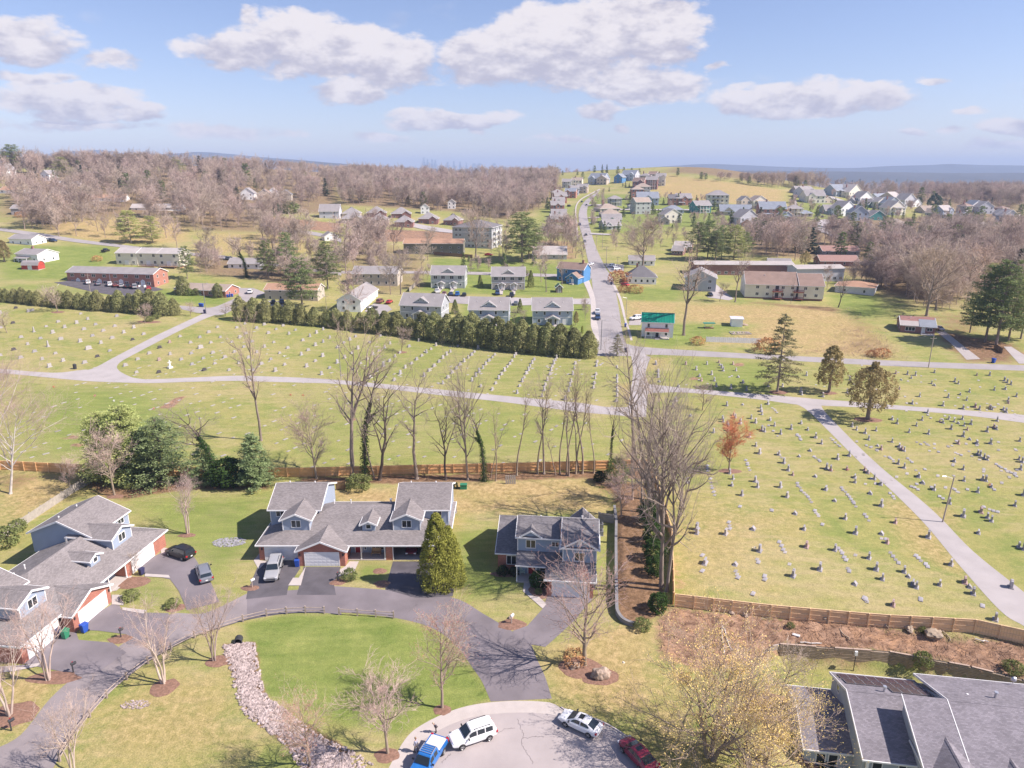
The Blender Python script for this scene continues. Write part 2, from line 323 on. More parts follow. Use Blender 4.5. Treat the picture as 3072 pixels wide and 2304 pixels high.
# ---------------------------------------------------------------- ground sheet with painted-in land cover masks
MASKS=[  # channel,region,polygon,feather (m),strength
 (0,'R1',[(300,520),(700,500),(1260,500),(1200,660),(740,672),(300,610)],8,1),(0,'R1',[(1290,600),(2000,600),(2050,740),(1280,745)],10,.7),
 (0,'C6',[(330,110),(1150,120),(1350,230),(1525,350),(1525,410),(990,392),(800,330),(480,330),(760,225),(330,205)],6,.9),
 (0,'C6',[(50,95),(350,105),(340,180),(60,190)],4,.9),(0,'Z4',[(1060,130),(1300,170),(2212,290),(2212,450),(1950,400),(1700,410),(1000,330),(1080,200)],14,1.1),
 (0,'R6',[(-400,330),(880,325),(1060,520),(940,560),(520,560),(-200,570),(-400,400)],3,1.0),(0,'R5',[(650,400),(1896,400),(1896,560),(1540,560),(690,470)],2.5,1.0),
 (0,'B2',[(1480,770),(1360,520),(1480,380),(1860,250),(2140,260),(2160,900),(1900,930),(1600,820)],2.5,.75),
 (0,'B1',[(870,720),(1450,660),(1600,900),(1800,1100),(1500,1305),(380,1300),(640,900)],4,.6),(0,'B1',[(0,680),(350,700),(500,660),(300,850),(150,1090),(0,1100)],1.5,.75),
 (0,'R4',[(0,280),(600,320),(560,420),(200,590),(0,700)],5,.9),(0,'C5',[(1925,405),(2000,400),(2000,540),(1950,500)],2,.8),(0,'C6',[(160,400),(330,400),(260,440),(170,480)],3,.7),
 (0,'R7',[(20,600),(330,640),(900,700),(330,1180),(60,1200)],9,.62),(0,'R7',[(1330,620),(1560,640),(1760,900),(1860,1080),(1700,1060),(1480,900)],4,.8),(0,'R7',[(1600,660),(1760,660),(1830,800),(1760,800)],2,.7),
 (0,'B3',[(0,420),(230,560),(500,1046),(0,1046)],4,.7),(0,'R7',[(60,900),(45,1180),(330,1210),(700,1210),(700,1130),(250,1100)],3,.5),
 (1,'R5',[(90,1360),(350,1300),(650,1290),(1150,1320),(1480,1480),(1640,1659),(140,1659)],1.2,1.3),(1,'B1',[(1655,420),(2212,320),(2300,1000),(1900,880),(1730,820),(1680,680)],1.2,1.3),(1,'B2',[(0,205),(420,245),(700,350),(900,560),(1030,760),(700,900),(420,1000),(0,900)],1.2,1.25),
 (1,'R5',[(1540,680),(1900,690),(1900,1050),(1600,1110)],2,.8),(1,'R4',[(950,480),(1850,430),(1850,800),(1500,1060),(1230,790),(1140,720)],3,.75),(1,'R6',[(0,690),(220,960),(380,1040),(400,1130),(0,1190)],2,.8),
 (1,'R4',[(830,1120),(1000,1020),(1220,1020),(1260,1130),(1180,1230),(890,1200)],1.5,.6),(1,'R5',[(890,930),(1130,930),(1090,1080),(860,1050)],1,.7),
 (1,'C4',[(150,590),(1000,600),(1300,760),(1200,1100),(150,1110)],8,.7),(1,'C5',[(0,420),(1100,520),(1800,640),(1850,860),(1200,880),(0,880)],10,.45),(1,'C5',[(0,60),(1790,250),(1930,300),(1930,520),(1230,460),(0,360)],10,.4),
 (1,'R1',[(0,680),(740,690),(740,790),(440,905),(100,912),(0,912)],6,.95),(1,'R1',[(1000,960),(1500,1030),(1480,1080),(1000,1040)],3,.95),(1,'R1',[(0,930),(400,935),(780,1010),(600,1020),(0,960)],3,.6),
 (1,'R2',[(580,760),(1370,800),(1600,890),(1610,1030),(480,980)],4,.9),(1,'Z6',[(380,330),(1760,410),(1760,700),(1700,760),(0,600),(0,560),(380,560)],3,.9),(1,'Z6',[(1640,110),(1720,120),(1740,330),(1500,330),(1450,250)],2,.9),
 (1,'C6',[(230,215),(760,225),(790,300),(240,350),(90,320)],3,.85),(1,'C6',[(1130,60),(1420,50),(1480,170),(1300,190)],5,.9),(1,'C6',[(30,10),(350,40),(350,95),(40,95)],3,.8),(1,'C6',[(330,400),(900,430),(900,600),(470,590),(330,480)],5,.7),
 (1,'Z4',[(300,330),(760,320),(1000,340),(1700,440),(1950,600),(1200,650),(700,690),(380,700),(240,420)],10,.75),(1,'Z4',[(0,90),(600,110),(800,150),(600,190),(0,110)],14,.6),(1,'Z5',[(100,220),(420,250),(900,330),(1240,480),(1200,560),(330,480),(110,330)],14,.7),
 (1,'Z5',[(400,500),(580,500),(580,640),(430,620)],8,.8),(1,'R2',[(1250,440),(1540,420),(1530,640),(1290,640)],6,.6),(1,'Z5',[(560,960),(920,960),(920,1042),(640,1042)],6,.8),
 (2,'R6',[(1062,560),(1250,600),(1330,900),(1450,1230),(1330,1300),(1200,1380),(1090,1330),(1062,1290)],.8,1),(2,'R6',[(880,330),(1300,350),(1290,640),(1060,590),(1040,480)],2,.9),
 (2,'C5',[(0,975),(700,955),(1300,940),(1900,925),(2100,925),(2100,985),(1700,975),(1300,985),(700,1005),(0,1005)],1.2,1),(2,'R4',[(560,330),(900,400),(1250,350),(1900,370),(1900,400),(1300,400),(900,470),(740,450)],1.5,1),
 (2,'R3',[(1690,1240),(2212,1330),(2150,1440),(1830,1440),(1650,1290)],4,.8),(2,'R3',[(1340,1140),(2000,1100),(1950,1280),(1680,1230)],6,.5),(2,'R4',[(20,285),(600,300),(500,330),(300,330),(0,440)],4,.6),
 (2,'C6',[(960,390),(1180,310),(1250,130),(1380,200),(1520,350),(1520,405)],6,.42),(2,'R3',[(400,1040),(1050,1090),(1000,1120),(430,1060)],3,.6),
 (3,'B3',[(215,140),(1000,190),(2300,355),(2300,560),(1900,470),(1450,390),(830,350),(650,480),(380,500),(150,420),(150,210)],1.5,1),(3,'R2',[(60,570),(600,590),(800,600),(800,660),(170,655)],4,1),(3,'R1',[(1700,490),(2212,540),(2212,600),(1720,560)],4,.9),
 (3,'R7',[(20,880),(60,1000),(110,1180),(45,1210)],1.5,.7),(3,'R2',[(1200,640),(1520,660),(1560,760),(1480,780),(1230,740)],5,.6),(3,'C4',[(1030,745),(1130,680),(1200,665),(1180,690),(1110,745)],.6,1.1),(3,'C4',[(400,940),(470,918),(520,925),(500,945)],.6,.9),(3,'C4',[(440,985),(500,970),(555,980),(500,1000)],.6,1.0),
 (3,'C6',[(640,435),(690,430),(690,452),(640,450)],.6,.9),(3,'C6',[(390,510),(450,505),(450,525),(400,525)],.6,.8),(3,'R3',[(2150,1370),(2212,1380),(2212,1430),(2180,1420)],1,.9),
 (2,'B1',[(1440,500),(1660,480),(1690,700),(1740,850),(1920,980),(2300,1200),(2000,1400),(1830,1150),(1600,970),(1500,690)],.5,.85),(4,'R1',[(0,100),(1000,40),(2212,120),(2212,480),(1700,470),(1720,600),(1250,580),(1150,490),(780,500),(430,520),(330,580),(0,480)],14,1),(4,'R2',[(0,170),(700,170),(1420,250),(1330,420),(1100,520),(700,460),(0,420)],14,1),
 (4,'R3',[(400,560),(700,640),(1100,520),(2212,480),(2212,1000),(1900,1000),(1700,1090),(1300,1000),(1050,870),(900,780),(430,740)],10,1),(4,'Z4',[(1090,110),(2212,250),(2212,160),(1100,90)],20,1),(4,'Z5',[(0,40),(2212,60),(2212,470),(1300,330),(700,180),(110,150)],20,1),
 (4,'R2',[(0,560),(130,600),(560,760),(560,960),(250,1000),(0,900)],6,.6),(4,'R1',[(1280,780),(1500,760),(2200,860),(2000,960),(1600,900),(1300,870)],5,.9),
]
def poly_world(r,pts): return [at(r,*p) for p in pts]
def poly_mask(X,Y,P,fe):
 xs=np.array([p[0] for p in P]); ys=np.array([p[1] for p in P])
 sel=np.where((X > xs.min()-fe) & (X < xs.max()+fe) & (Y > ys.min()-fe) & (Y < ys.max()+fe))[0]
 x,y=X[sel],Y[sel]; d=np.full(len(sel),1e9); ins=np.zeros(len(sel),bool); n=len(P)
 for i in range(n):
  ax,ay,bx,by=xs[i],ys[i],xs[(i+1) % n],ys[(i+1) % n]
  t=np.clip(((x-ax)*(bx-ax)+(y-ay)*(by-ay))/max((bx-ax)**2+(by-ay)**2,1e-6),0,1)
  d=np.minimum(d,np.hypot(x-ax-t*(bx-ax),y-ay-t*(by-ay)))
  c=((ay > y) != (by > y)); ins ^= c & (x < (bx-ax)*(y-ay)/np.where(by == ay,1e-9,by-ay)+ax)
 return sel,np.clip(np.where(ins,.5+.5*d/fe,.5-.5*d/fe),0,1)
def ground_material():
 m = bpy.data.materials.new('ground_cover'); m.use_nodes = True; nt = m.node_tree; N = nt.nodes.new; L = nt.links.new
 b = nt.nodes['Principled BSDF']; b.inputs['Roughness'].default_value = .95; b.inputs['Specular IOR Level'].default_value = .1
 tc = N('ShaderNodeTexCoord')
 def noise(sc,de=5,ro=.6,dist=0.,st=None):
  t = N('ShaderNodeTexNoise'); t.inputs['Scale'].default_value = sc; t.inputs['Detail'].default_value = de; t.inputs['Roughness'].default_value = ro; t.inputs['Distortion'].default_value = dist
  V = tc.outputs['Object']
  if st: mp = N('ShaderNodeMapping'); mp.inputs['Scale'].default_value = st; L(V, mp.inputs[0]); V = mp.outputs[0]
  L(V, t.inputs['Vector']); return t.outputs['Fac']
 def rng(f,a,bb,c=0.,d=1.):
  x = N('ShaderNodeMapRange'); L(f, x.inputs[0]); x.inputs[1].default_value = a; x.inputs[2].default_value = bb; x.inputs[3].default_value = c; x.inputs[4].default_value = d; return x.outputs[0]
 def mix(f, a, bb, bl='MIX'):
  x = N('ShaderNodeMix'); x.data_type = 'RGBA'; x.blend_type = bl
  if isinstance(f,(int,float)): x.inputs[0].default_value=f
  else: L(f,x.inputs[0])
  for i,q in ((6,a),(7,bb)):
   if isinstance(q,tuple): x.inputs[i].default_value=(*q[:3],1)
   else: L(q,x.inputs[i])
  return x.outputs[2]
 def math_(op,a,bb,cl=False):
  x = N('ShaderNodeMath'); x.operation = op; x.use_clamp = cl
  for i,q in ((0,a),(1,bb)):
   if isinstance(q,(int,float)): x.inputs[i].default_value=q
   else: L(q,x.inputs[i])
  return x.outputs[0]
 big=noise(.035,5,.6,.6); mid=noise(.16,6,.65,.5); fine=noise(1.1,6,.7); vfine=noise(5.5,4,.75); streak=noise(.5,5,.65,.3,(.35,1.3,1))
 grass_y,grass_g,grass_s,lush,lush2=(.325,.30,.115),(.225,.255,.08),(.40,.33,.18),(.15,.205,.05),(.25,.285,.085)
 C=mix(rng(mid,.36,.62),grass_g,grass_y)
 C = mix(rng(math_('ADD', math_('MULTIPLY', big, .6), math_('MULTIPLY', streak, .5)), .50, .68, 0, .9), C, grass_s)
 A1 = N('ShaderNodeVertexColor'); A1.layer_name = 'cover_a'; A2 = N('ShaderNodeVertexColor'); A2.layer_name = 'cover_b'
 s1 = N('ShaderNodeSeparateColor'); L(A1.outputs[0], s1.inputs[0]); s2 = N('ShaderNodeSeparateColor'); L(A2.outputs[0], s2.inputs[0])
 nz = math_('ADD', math_('MULTIPLY', math_('SUBTRACT', mid, .5), .9), math_('MULTIPLY', math_('SUBTRACT', fine, .5), 1.0))
 def edge(ch, w=.30): return rng(math_('ADD', ch, nz), .5-w, .5+w)
 G = mix(rng(math_('ADD', math_('MULTIPLY', mid, .5), math_('MULTIPLY', streak, .5)), .38, .62), lush, lush2)
 C = mix(math_('MULTIPLY', edge(s1.outputs[1]), .92), C, G)
 T=mix(rng(fine,.35,.65),(.34,.235,.115),(.49,.365,.20)); T=mix(rng(mid,.45,.7,0,.6),T,(.30,.28,.10))
 C = mix(math_('MULTIPLY', edge(s1.outputs[0]), .9), C, T)
 W=mix(rng(fine,.35,.65),(.17,.12,.08),(.30,.22,.14)); W=mix(rng(mid,.5,.7,0,.6),W,(.28,.24,.11)); C=mix(edge(s2.outputs[1]),C,W)
 B=mix(rng(fine,.3,.7),(.13,.075,.045),(.30,.19,.12)); C=mix(edge(s1.outputs[2],.2),C,B)
 R=mix(rng(fine,.35,.65),(.19,.11,.08),(.36,.235,.17)); R=mix(rng(noise(.45,6,.7),.48,.68,0,.9),R,(.43,.255,.16)); C=mix(edge(s2.outputs[0],.2),C,R)
 C = mix(.7, C, mix(rng(vfine, .25, .75),(.45,.47,.42),(1.52,1.5,1.42)), 'MULTIPLY')
 C = mix(.6, C, mix(rng(fine, .3, .7),(.72,.75,.68),(1.24,1.2,1.18)), 'MULTIPLY')
 L(C, b.inputs['Base Color'])
 bp = N('ShaderNodeBump'); bp.inputs['Strength'].default_value = .6; bp.inputs['Distance'].default_value = .12; L(math_('ADD', vfine, fine), bp.inputs['Height']); L(bp.outputs[0], b.inputs['Normal'])
 return m
def build_ground():
 ys=[18.0]
 while ys[-1] < 14000: ys.append(ys[-1]+max(.5,ys[-1]*(.0075 if ys[-1] < 1500 else .03)))
 ys=np.array(ys); tt=np.linspace(-1,1,441)
 Y, T = np.meshgrid(ys, tt, indexing='ij'); X = T*(Y*1.15+70); shp = X.shape
 X=X.ravel(); Y=Y.ravel(); Z=H(X,Y)
 m=np.zeros((len(X),6),np.float32)
 for ch,r,pts,fe,s in MASKS:
  P=[(p[0],p[1]) for p in poly_world(r,pts)]
  sel,v=poly_mask(X,Y,P,fe)
  m[sel,ch]=np.maximum(m[sel,ch],v*s)
 far=(sst(900,1300,Y)*(1-.0*X)).astype(np.float32); m[:,4]=np.maximum(m[:,4],far*.9)
 br=m[:,3]*((Y < 90) & (X > 15)); lump=np.array([mnoise.noise((x*.55,y*.55,3.))*.30+mnoise.noise((x*1.6,y*1.6,8.))*.16 if k > .3 else 0. for x,y,k in zip(X,Y,br)])
 Z=Z+lump*sst(.3,.9,br)
 nr,nc=shp; idx=np.arange(nr*nc).reshape(nr,nc)
 F=np.stack([idx[:-1,:-1],idx[:-1,1:],idx[1:,1:],idx[1:,:-1]],-1).reshape(-1,4)
 me = fastmesh('ground', np.stack([X, Y, Z], -1), F, ground_material(), smooth=True)
 for nm, o in (('cover_a', 0),('cover_b', 3)):
  a = me.color_attributes.new(nm, 'FLOAT_COLOR', 'POINT'); c = np.ones((len(X), 4), np.float32); c[:, :3] = m[:, o:o+3]; a.data.foreach_set('color', c.ravel())
 tag(link('ground', me), kind='structure')
build_ground()
# ---------------------------------------------------------------- roads,lanes and drives as sheets just above the ground
M_ROAD = mat('worn_asphalt', (.34,.31,.305), .9, .10, .25, .15, 25, detail=8, spec=.15)
M_LANE = mat('pale_asphalt', (.40,.365,.355), .9, .08, .3, .15, 25, detail=8, spec=.15)
M_DRIVE = mat('dark_asphalt', (.205,.18,.19), .85, .18, .22, .2, 30, detail=9, spec=.2)
M_DRIVE0 = mat('older_asphalt', (.27,.235,.235), .9, .16, .3, .2, 30, detail=9, spec=.15)
M_DRIVE2 = mat('black_asphalt', (.115,.105,.115), .85, .18, .5, .2, 30, detail=9, spec=.2)
M_CUL = mat('grey_concrete_asphalt', (.39,.345,.335), .9, .07, .35, .12, 30, detail=8, spec=.15)
M_CONC = mat('pale_concrete', (.48,.43,.40), .9, .07, .8, .1, 20, detail=7, spec=.15)
M_PAINT = mat('white_road_paint', (.8,.8,.78), .8, .05)
M_GRAVEL = mat('gravel', (.38,.34,.32), .95, .2, 3, .4, 12)
def ribbon(name,r,left,right,m,off=.02,nsub=5,cross=5,grow=1.0):
 Lw=catmull([at(r,*p) for p in left],nsub); Rw=catmull([at(r,*p) for p in right],nsub)
 return ribbon_w(name,Lw,Rw,m,off,cross)
def ribbon_w(name,Lw,Rw,m,off=.02,cross=5):
 V=[]; F=[]; n=cross+1
 for a,b in zip(Lw,Rw):
  for k in range(n):
   t=k/cross; x=a[0]*(1-t)+b[0]*t; y=a[1]*(1-t)+b[1]*t
   o=off if y < 240 else off+(y-240)*.0006
   V.append((x,y,float(H(x,y))+o))
 for i in range(len(Lw)-1):
  for k in range(cross): F.append((i*n+k,i*n+k+1,(i+1)*n+k+1,(i+1)*n+k))
 me = fastmesh(name, V, F, m); return tag(link(name, me), kind='structure')
def sheet(name,r,pts,m,off=.02,smooth=0):
 W=[at(r,*p) for p in pts]
 if smooth: W=catmull([(p[0],p[1]) for p in W],smooth,True)
 bm=bmesh.new(); vs_=[bm.verts.new((p[0],p[1],0)) for p in W]; f=bm.faces.new(vs_)
 bmesh.ops.triangulate(bm,faces=[f])
 big=max(p[1] for p in W) > 118
 if big:
  for _ in range(3): bmesh.ops.subdivide_edges(bm,edges=[e for e in bm.edges if e.calc_length() > 4],cuts=1,use_grid_fill=True)
 for v in bm.verts:
  o=off if v.co.y < 240 else off+(v.co.y-240)*.0006
  v.co.z=float(H(v.co.x,v.co.y))+o
 bmesh.ops.recalc_face_normals(bm,faces=bm.faces)
 for f in bm.faces:
  if f.normal.z < 0: f.normal_flip()
 me=bpy.data.meshes.new(name); bm.to_mesh(me); bm.free(); me.materials.append(m)
 return tag(link(name, me), kind='structure')
ribbon('driveway', 'B2', [(1045,785),(985,650),(920,555),(830,430),(730,340),(600,275),(400,228),(200,205),(0,192)], [(1450,765),(1405,620),(1345,490),(1300,390),(1180,315),(1000,205),(770,88),(300,40),(0,18)], M_DRIVE, .012)
ribbon('driveway', 'B1', [(2212,315),(2090,300),(1850,305),(1600,345)],[(2212,130),(2050,140),(1800,160),(1600,175)], M_DRIVE, .0145)
ribbon('driveway', 'B1', [(1600,345),(1470,382),(1250,455),(1000,592),(830,715),(700,830),(590,950),(480,1090),(370,1260),(300,1400)], [(1600,175),(1330,300),(1100,310),(840,470),(700,570),(540,670),(330,850),(135,1090),(-60,1200),(-200,1330)], M_DRIVE0, .016)
for n_, (r_, p_) in enumerate([('R5',[(100,1125),(190,905),(475,905),(475,960),(390,1095),(380,1150),(90,1180)]),('R5',[(500,950),(765,950),(740,1010),(715,1075),(730,1150),(450,1150),(470,1085)]),('R5',[(1135,912),(1600,912),(1560,1160),(1300,1170),(1080,1110)]),
   ('R6',[(575,1155),(895,1175),(760,1340),(560,1520),(330,1480),(330,1405),(430,1370),(540,1250)]),('R4',[(565,1350),(795,1218),(850,1225),(870,1260),(1030,1275),(1200,1280),(1200,1500),(900,1500),(900,1430),(700,1405),(530,1395)]),
   ('R4',[(170,1640),(420,1385),(540,1410),(560,1470),(800,1490),(900,1560),(700,1700),(560,1720)]),('R4',[(945,960),(1145,850),(1190,850),(1380,880),(1500,1060),(1560,1200),(1330,1260),(1270,1120),(1210,1040),(1040,1000)])]):
 sheet('driveway', r_, p_, M_DRIVE2 if n_ in (0, 1, 2) else M_DRIVE, .020+.004*n_)
CUL=[(-14,44),(-12.6,51),(-11.0,56.0),(-9.1,59.6),(-4.9,62.5),(.2,63.4),(5.1,62.95),(9.7,61.2),(13.6,56.5),(16,50),(17,44)]
cw=catmull(CUL,8)
cen=np.array([1.5,45.0])
ribbon_w('road', [p for p in cw], [cen + (p-cen)*.02 for p in cw], M_CUL, .010, 8)
def outset(k): return [p+(p-cen)/np.linalg.norm(p-cen)*k for p in cw]
def shaped_outset(f): return [p+(p-cen)/np.linalg.norm(p-cen)*f(p[0]) for p in cw]
apr=lambda x: .55+1.25*float(sst(-13,-9,x))*float(1-sst(3.8,6.5,x))
ribbon_w('pavement', [p for p in cw], shaped_outset(apr), M_CONC, .016, 3)
kb=MB(); i0=[i for i,p in enumerate(cw) if p[0] > 4.9][0]
A_,B_=shaped_outset(lambda x: apr(x)-.02),shaped_outset(lambda x: apr(x)+.14)
kb.loft([[(A_[i][0],A_[i][1],0),(A_[i][0],A_[i][1],.13),(B_[i][0],B_[i][1],.13),(B_[i][0],B_[i][1],0)] for i in range(i0, len(cw))]); tag(kb.build('kerb', mat('kerb_concrete', (.5,.45,.43), .9, .15, 2)), kind='structure')
for n_, (r_, p_) in enumerate([('R5',[(145,905),(190,850),(188,905),(236,910),(215,935),(180,970)]),('R5',[(800,945),(825,912),(893,912),(860,985),(790,1010),(745,1020),(760,970)]),('R6',[(410,1045),(458,1050),(455,1110),(568,1215),(540,1248),(400,1125)]),
 ('R4',[(795,1150),(880,1150),(880,1225),(795,1218)]),('R4',[(800,1125),(905,1015),(945,1015),(830,1120)]),('R4',[(1140,812),(1200,820),(1190,850),(1150,870)]),('R4',[(870,1240),(1045,1260),(1020,1285),(870,1258)]),('R4',[(1030,1000),(1200,1010),(1210,1030),(1030,1020)]),('B1',[(0,650),(170,640),(270,625),(240,650),(90,680),(0,690)]),('R5',[(390,1085),(425,1030),(465,1030),(515,950),(480,1085)])]):
 sheet('path', r_, p_, M_CONC, .05+.004*n_)
ribbon('cemetery_lane', 'R7', [(720,0),(850,50),(1000,190),(1200,390),(1390,560),(1600,770),(1800,1010),(2060,1300),(2212,1400),(2400,1520)], [(1000,10),(960,45),(1120,220),(1330,420),(1550,600),(1700,735),(1900,940),(2212,1190),(2300,1270),(2500,1420)], M_LANE, .022)
ribbon('cemetery_lane', 'C6', [(120,540),(330,565),(520,582),(900,612),(1100,630),(1260,641),(1510,662),(1900,690),(2212,715),(2350,730)], [(120,600),(330,592),(520,605),(780,632),(990,660),(1130,665),(1510,685),(1900,718),(2212,758),(2350,780)], M_LANE, .030)
ribbon('cemetery_lane', 'C5', [(1990,190),(2008,320),(1998,430),(1985,530),(1990,605)], [(2115,245),(2085,340),(2105,420),(2095,500),(2088,606)], M_LANE, .034)
ribbon('cemetery_lane', 'C5', [(2000,545),(1850,545),(1700,522),(1450,498),(1230,478),(830,438),(300,388),(0,368),(-300,357)], [(2040,606),(1880,592),(1700,577),(1450,545),(1200,512),(830,472),(300,412),(0,398),(-300,390)], M_LANE, .026)
ribbon('cemetery_lane', 'C4', [(1700,537),(1500,535),(1200,548),(1000,556),(880,550),(600,495),(350,515),(0,490),(-300,475)], [(1700,572),(1500,568),(1200,575),(950,582),(620,572),(480,562),(300,545),(0,517),(-300,500)], M_LANE, .030)
ribbon('cemetery_lane', 'C4', [(500,500),(600,488),(750,410),(1000,280),(1200,185),(1310,135),(1370,100)], [(900,565),(775,505),(770,455),(880,390),(1130,260),(1330,165),(1430,130)], M_LANE, .038)
ribbon('road', 'C6', [(0,300),(60,330),(190,350),(780,385),(1300,411),(1700,428),(2212,445),(2400,452)], [(-30,360),(100,385),(300,391),(780,412),(1300,440),(1700,458),(2212,475),(2400,482)], M_ROAD, .026)
ribbon('road', 'R2', [(1660,1400),(1655,1250),(1640,1100),(1622,900),(1602,800),(1580,700),(1560,620),(1545,560),(1538,480),(1560,420),(1610,370),(1680,325)], [(1900,1400),(1830,1280),(1800,1100),(1760,900),(1725,850),(1683,770),(1652,700),(1625,620),(1603,540),(1592,470),(1607,410),(1652,360),(1725,318)], M_ROAD, .022)
ribbon('pavement', 'Z6', [(1650,110),(1745,330),(1755,560),(1762,650),(1822,810)], [(1722,110),(1800,330),(1815,560),(1835,650),(1850,815)], M_CONC, .05, cross=2)
ribbon('pavement', 'Z6', [(1992,200),(2050,330),(2082,440),(2112,560),(2150,680),(2180,790)], [(2018,200),(2080,330),(2110,440),(2135,560),(2175,680),(2205,790)], M_CONC, .05, cross=2)
ribbon('pavement', 'Z4', [(258,770),(245,600),(240,450),(290,375),(380,325),(470,278)], [(270,770),(257,600),(252,450),(300,380),(388,331),(478,284)], M_CONC, .25, cross=2)
ribbon('road', 'R1', [(-100,562),(0,571),(250,603),(500,643),(750,675),(1280,735),(1500,757),(2212,860)], [(-100,582),(0,590),(280,632),(500,665),(750,693),(1280,753),(1500,777),(2212,880)], M_ROAD, .05)
ribbon('road', 'R2', [(0,850),(400,850),(830,855),(1380,870),(1650,882)], [(0,866),(400,866),(830,873),(1380,889),(1650,900)], M_ROAD, .05)
ribbon('road', 'C4', [(1160,80),(1300,90),(1385,90),(1500,45),(1640,-10)], [(1180,105),(1300,130),(1440,140),(1560,75),(1720,0)], M_ROAD, .05)
ribbon('road', 'R1', [(1690,540),(1850,575),(2050,600),(2212,640)], [(1690,556),(1850,595),(2050,622),(2212,665)], M_ROAD, .08)
ribbon('road', 'Z5', [(415,222),(540,270),(700,330),(800,370)], [(440,215),(600,270),(720,320),(840,362)], M_LANE, .4)
ribbon('road', 'Z5', [(230,490),(330,440),(400,430),(300,520),(400,560),(470,600)], [(300,520),(380,470),(460,440),(420,520),(480,560),(580,600)], M_LANE, .3)
ribbon('road', 'Z5', [(1700,420),(1800,460),(1900,520)], [(1740,415),(1860,460),(1960,520)], M_LANE, .4)
ribbon('path', 'R3', [(715,360),(722,400),(730,440)], [(728,360),(736,400),(748,440)], M_GRAVEL, .4)
for (a_,b_) in [(((340,428),(490,424)),((340,440),(490,436))),(((560,468),(1380,472)),((560,478),(1380,482))),(((380,695),(580,706)),((380,710),(580,718))),(((365,548),(470,545)),((365,556),(470,553)))]:
 ribbon('driveway', 'Z4', list(a_), list(b_), M_LANE, .3, cross=2)
ribbon('driveway', 'R2', [(470,540),(600,565),(720,585)], [(440,560),(580,590),(720,605)], M_LANE, .1)
sheet('car_park', 'R1', [(350,925),(470,910),(620,920),(1010,955),(1060,970),(960,990),(830,1022),(600,985)], M_DRIVE2, .06)
sheet('car_park', 'Z6', [(190,318),(440,318),(900,330),(900,400),(430,402),(200,385)], M_ROAD, .06)
sheet('car_park', 'Z6', [(900,330),(1130,340),(1620,345),(1760,340),(1760,405),(1500,402),(900,420)], M_LANE, .07)
sheet('driveway', 'R3', [(1640,1240),(1700,1240),(1800,1320),(1930,1420),(1840,1425),(1740,1320)], M_GRAVEL, .04)
sheet('driveway', 'R3', [(2080,1340),(2130,1340),(2300,1450),(2180,1450)], M_LANE, .05)
sheet('driveway', 'R3', [(160,1020),(210,930),(330,1030),(300,1040)], M_LANE, .05)
sheet('driveway', 'R2', [(1860,1200),(1870,1165),(1950,1160),(1940,1200)], M_GRAVEL, .05)
sheet('driveway', 'R2', [(1700,800),(1830,810),(1830,850),(1740,855)], M_ROAD, .06)
sheet('driveway', 'R1', [(1560,1040),(1530,960),(1640,960),(1720,990),(1640,1030)], M_ROAD, .06)
sheet('driveway', 'R1', [(1640,1080),(1720,1040),(1880,1050),(1880,1090)], M_ROAD, .06)
sheet('driveway', 'R2', [(150,1110),(210,1060),(300,1070),(330,1100),(250,1140)], M_ROAD, .06)
# ---------------------------------------------------------------- building kit
M_TRIM = mat('white_trim', (.80,.79,.78), .6, .03)
M_GLASS = mat('window_glass', (.035,.04,.045), .08, .2, .7, spec=.6)
M_DOORW = mat('white_door', (.78,.77,.77), .55, .03, 1)
M_RED = mat('red_door', (.35,.03,.04), .5, .08)
M_BRICK = mat('red_brick', (.36,.155,.115), .9, .14, .6, .15, 40, kind='brick')
M_SH_GREY = mat('grey_shingle', (.245,.22,.215), .95, .10, .35, .35, 14, kind='shingle', detail=8)
M_SH_DK = mat('charcoal_shingle', (.205,.19,.195), .95, .16, .45, .35, 14, kind='shingle', detail=8)
M_SH_SLATE = mat('slate_shingle', (.235,.215,.235), .95, .14, .4, .4, 14, kind='shingle', detail=8)
M_SID_BLUE = mat('blue_siding', (.33,.385,.475), .7, .05, .5, kind='siding')
M_SID_PALE = mat('pale_blue_siding', (.40,.44,.49), .7, .05, .5, kind='siding')
M_METAL = mat('galvanised_metal', (.6,.6,.62), .4, .05, metal=.7)
M_DARK = mat('dark_trim', (.05,.05,.055), .6, .1)
M_WOOD = mat('brown_wood', (.24,.15,.09), .85, .2, 2)
WCACHE={}
def win_mesh(w,h,n=1,bars=0):
 k=(round(w,2),round(h,2),n,bars)
 if k not in WCACHE:
  f=MB(); b=.09; x0,x1,z0,z1=-w/2,w/2,-h/2,h/2
  f.box(x0,x1,-.055,.03,z1-b,z1); f.box(x0,x1,-.055,.03,z0,z0+b); f.box(x0,x0+b,-.055,.03,z0+b,z1-b); f.box(x1-b,x1,-.055,.03,z0+b,z1-b)
  for i in range(1,n): xx=x0+w*i/n; f.box(xx-.045,xx+.045,-.05,.02,z0+b,z1-b)
  for i in range(bars): zz=z0+h*(i+1)/(bars+1); f.box(x0+b,x1-b,-.04,.02,zz-.02,zz+.02)
  p=MB().add([(x0+b,-.02,z0+b),(x1-b,-.02,z0+b),(x1-b,-.02,z1-b),(x0+b,-.02,z1-b)],[(0,1,2,3)])
  one=MB(); one.v=f.v+p.v; one.f=f.f+[tuple(i+len(f.v) for i in q) for q in p.f]; one.m=[0]*len(f.f)+[1]
  WCACHE[k] = (f.mesh('window_frame', M_TRIM), p.mesh('window_pane', M_GLASS), one.mesh('window', [M_TRIM, M_GLASS]))
 return WCACHE[k]
GD={}
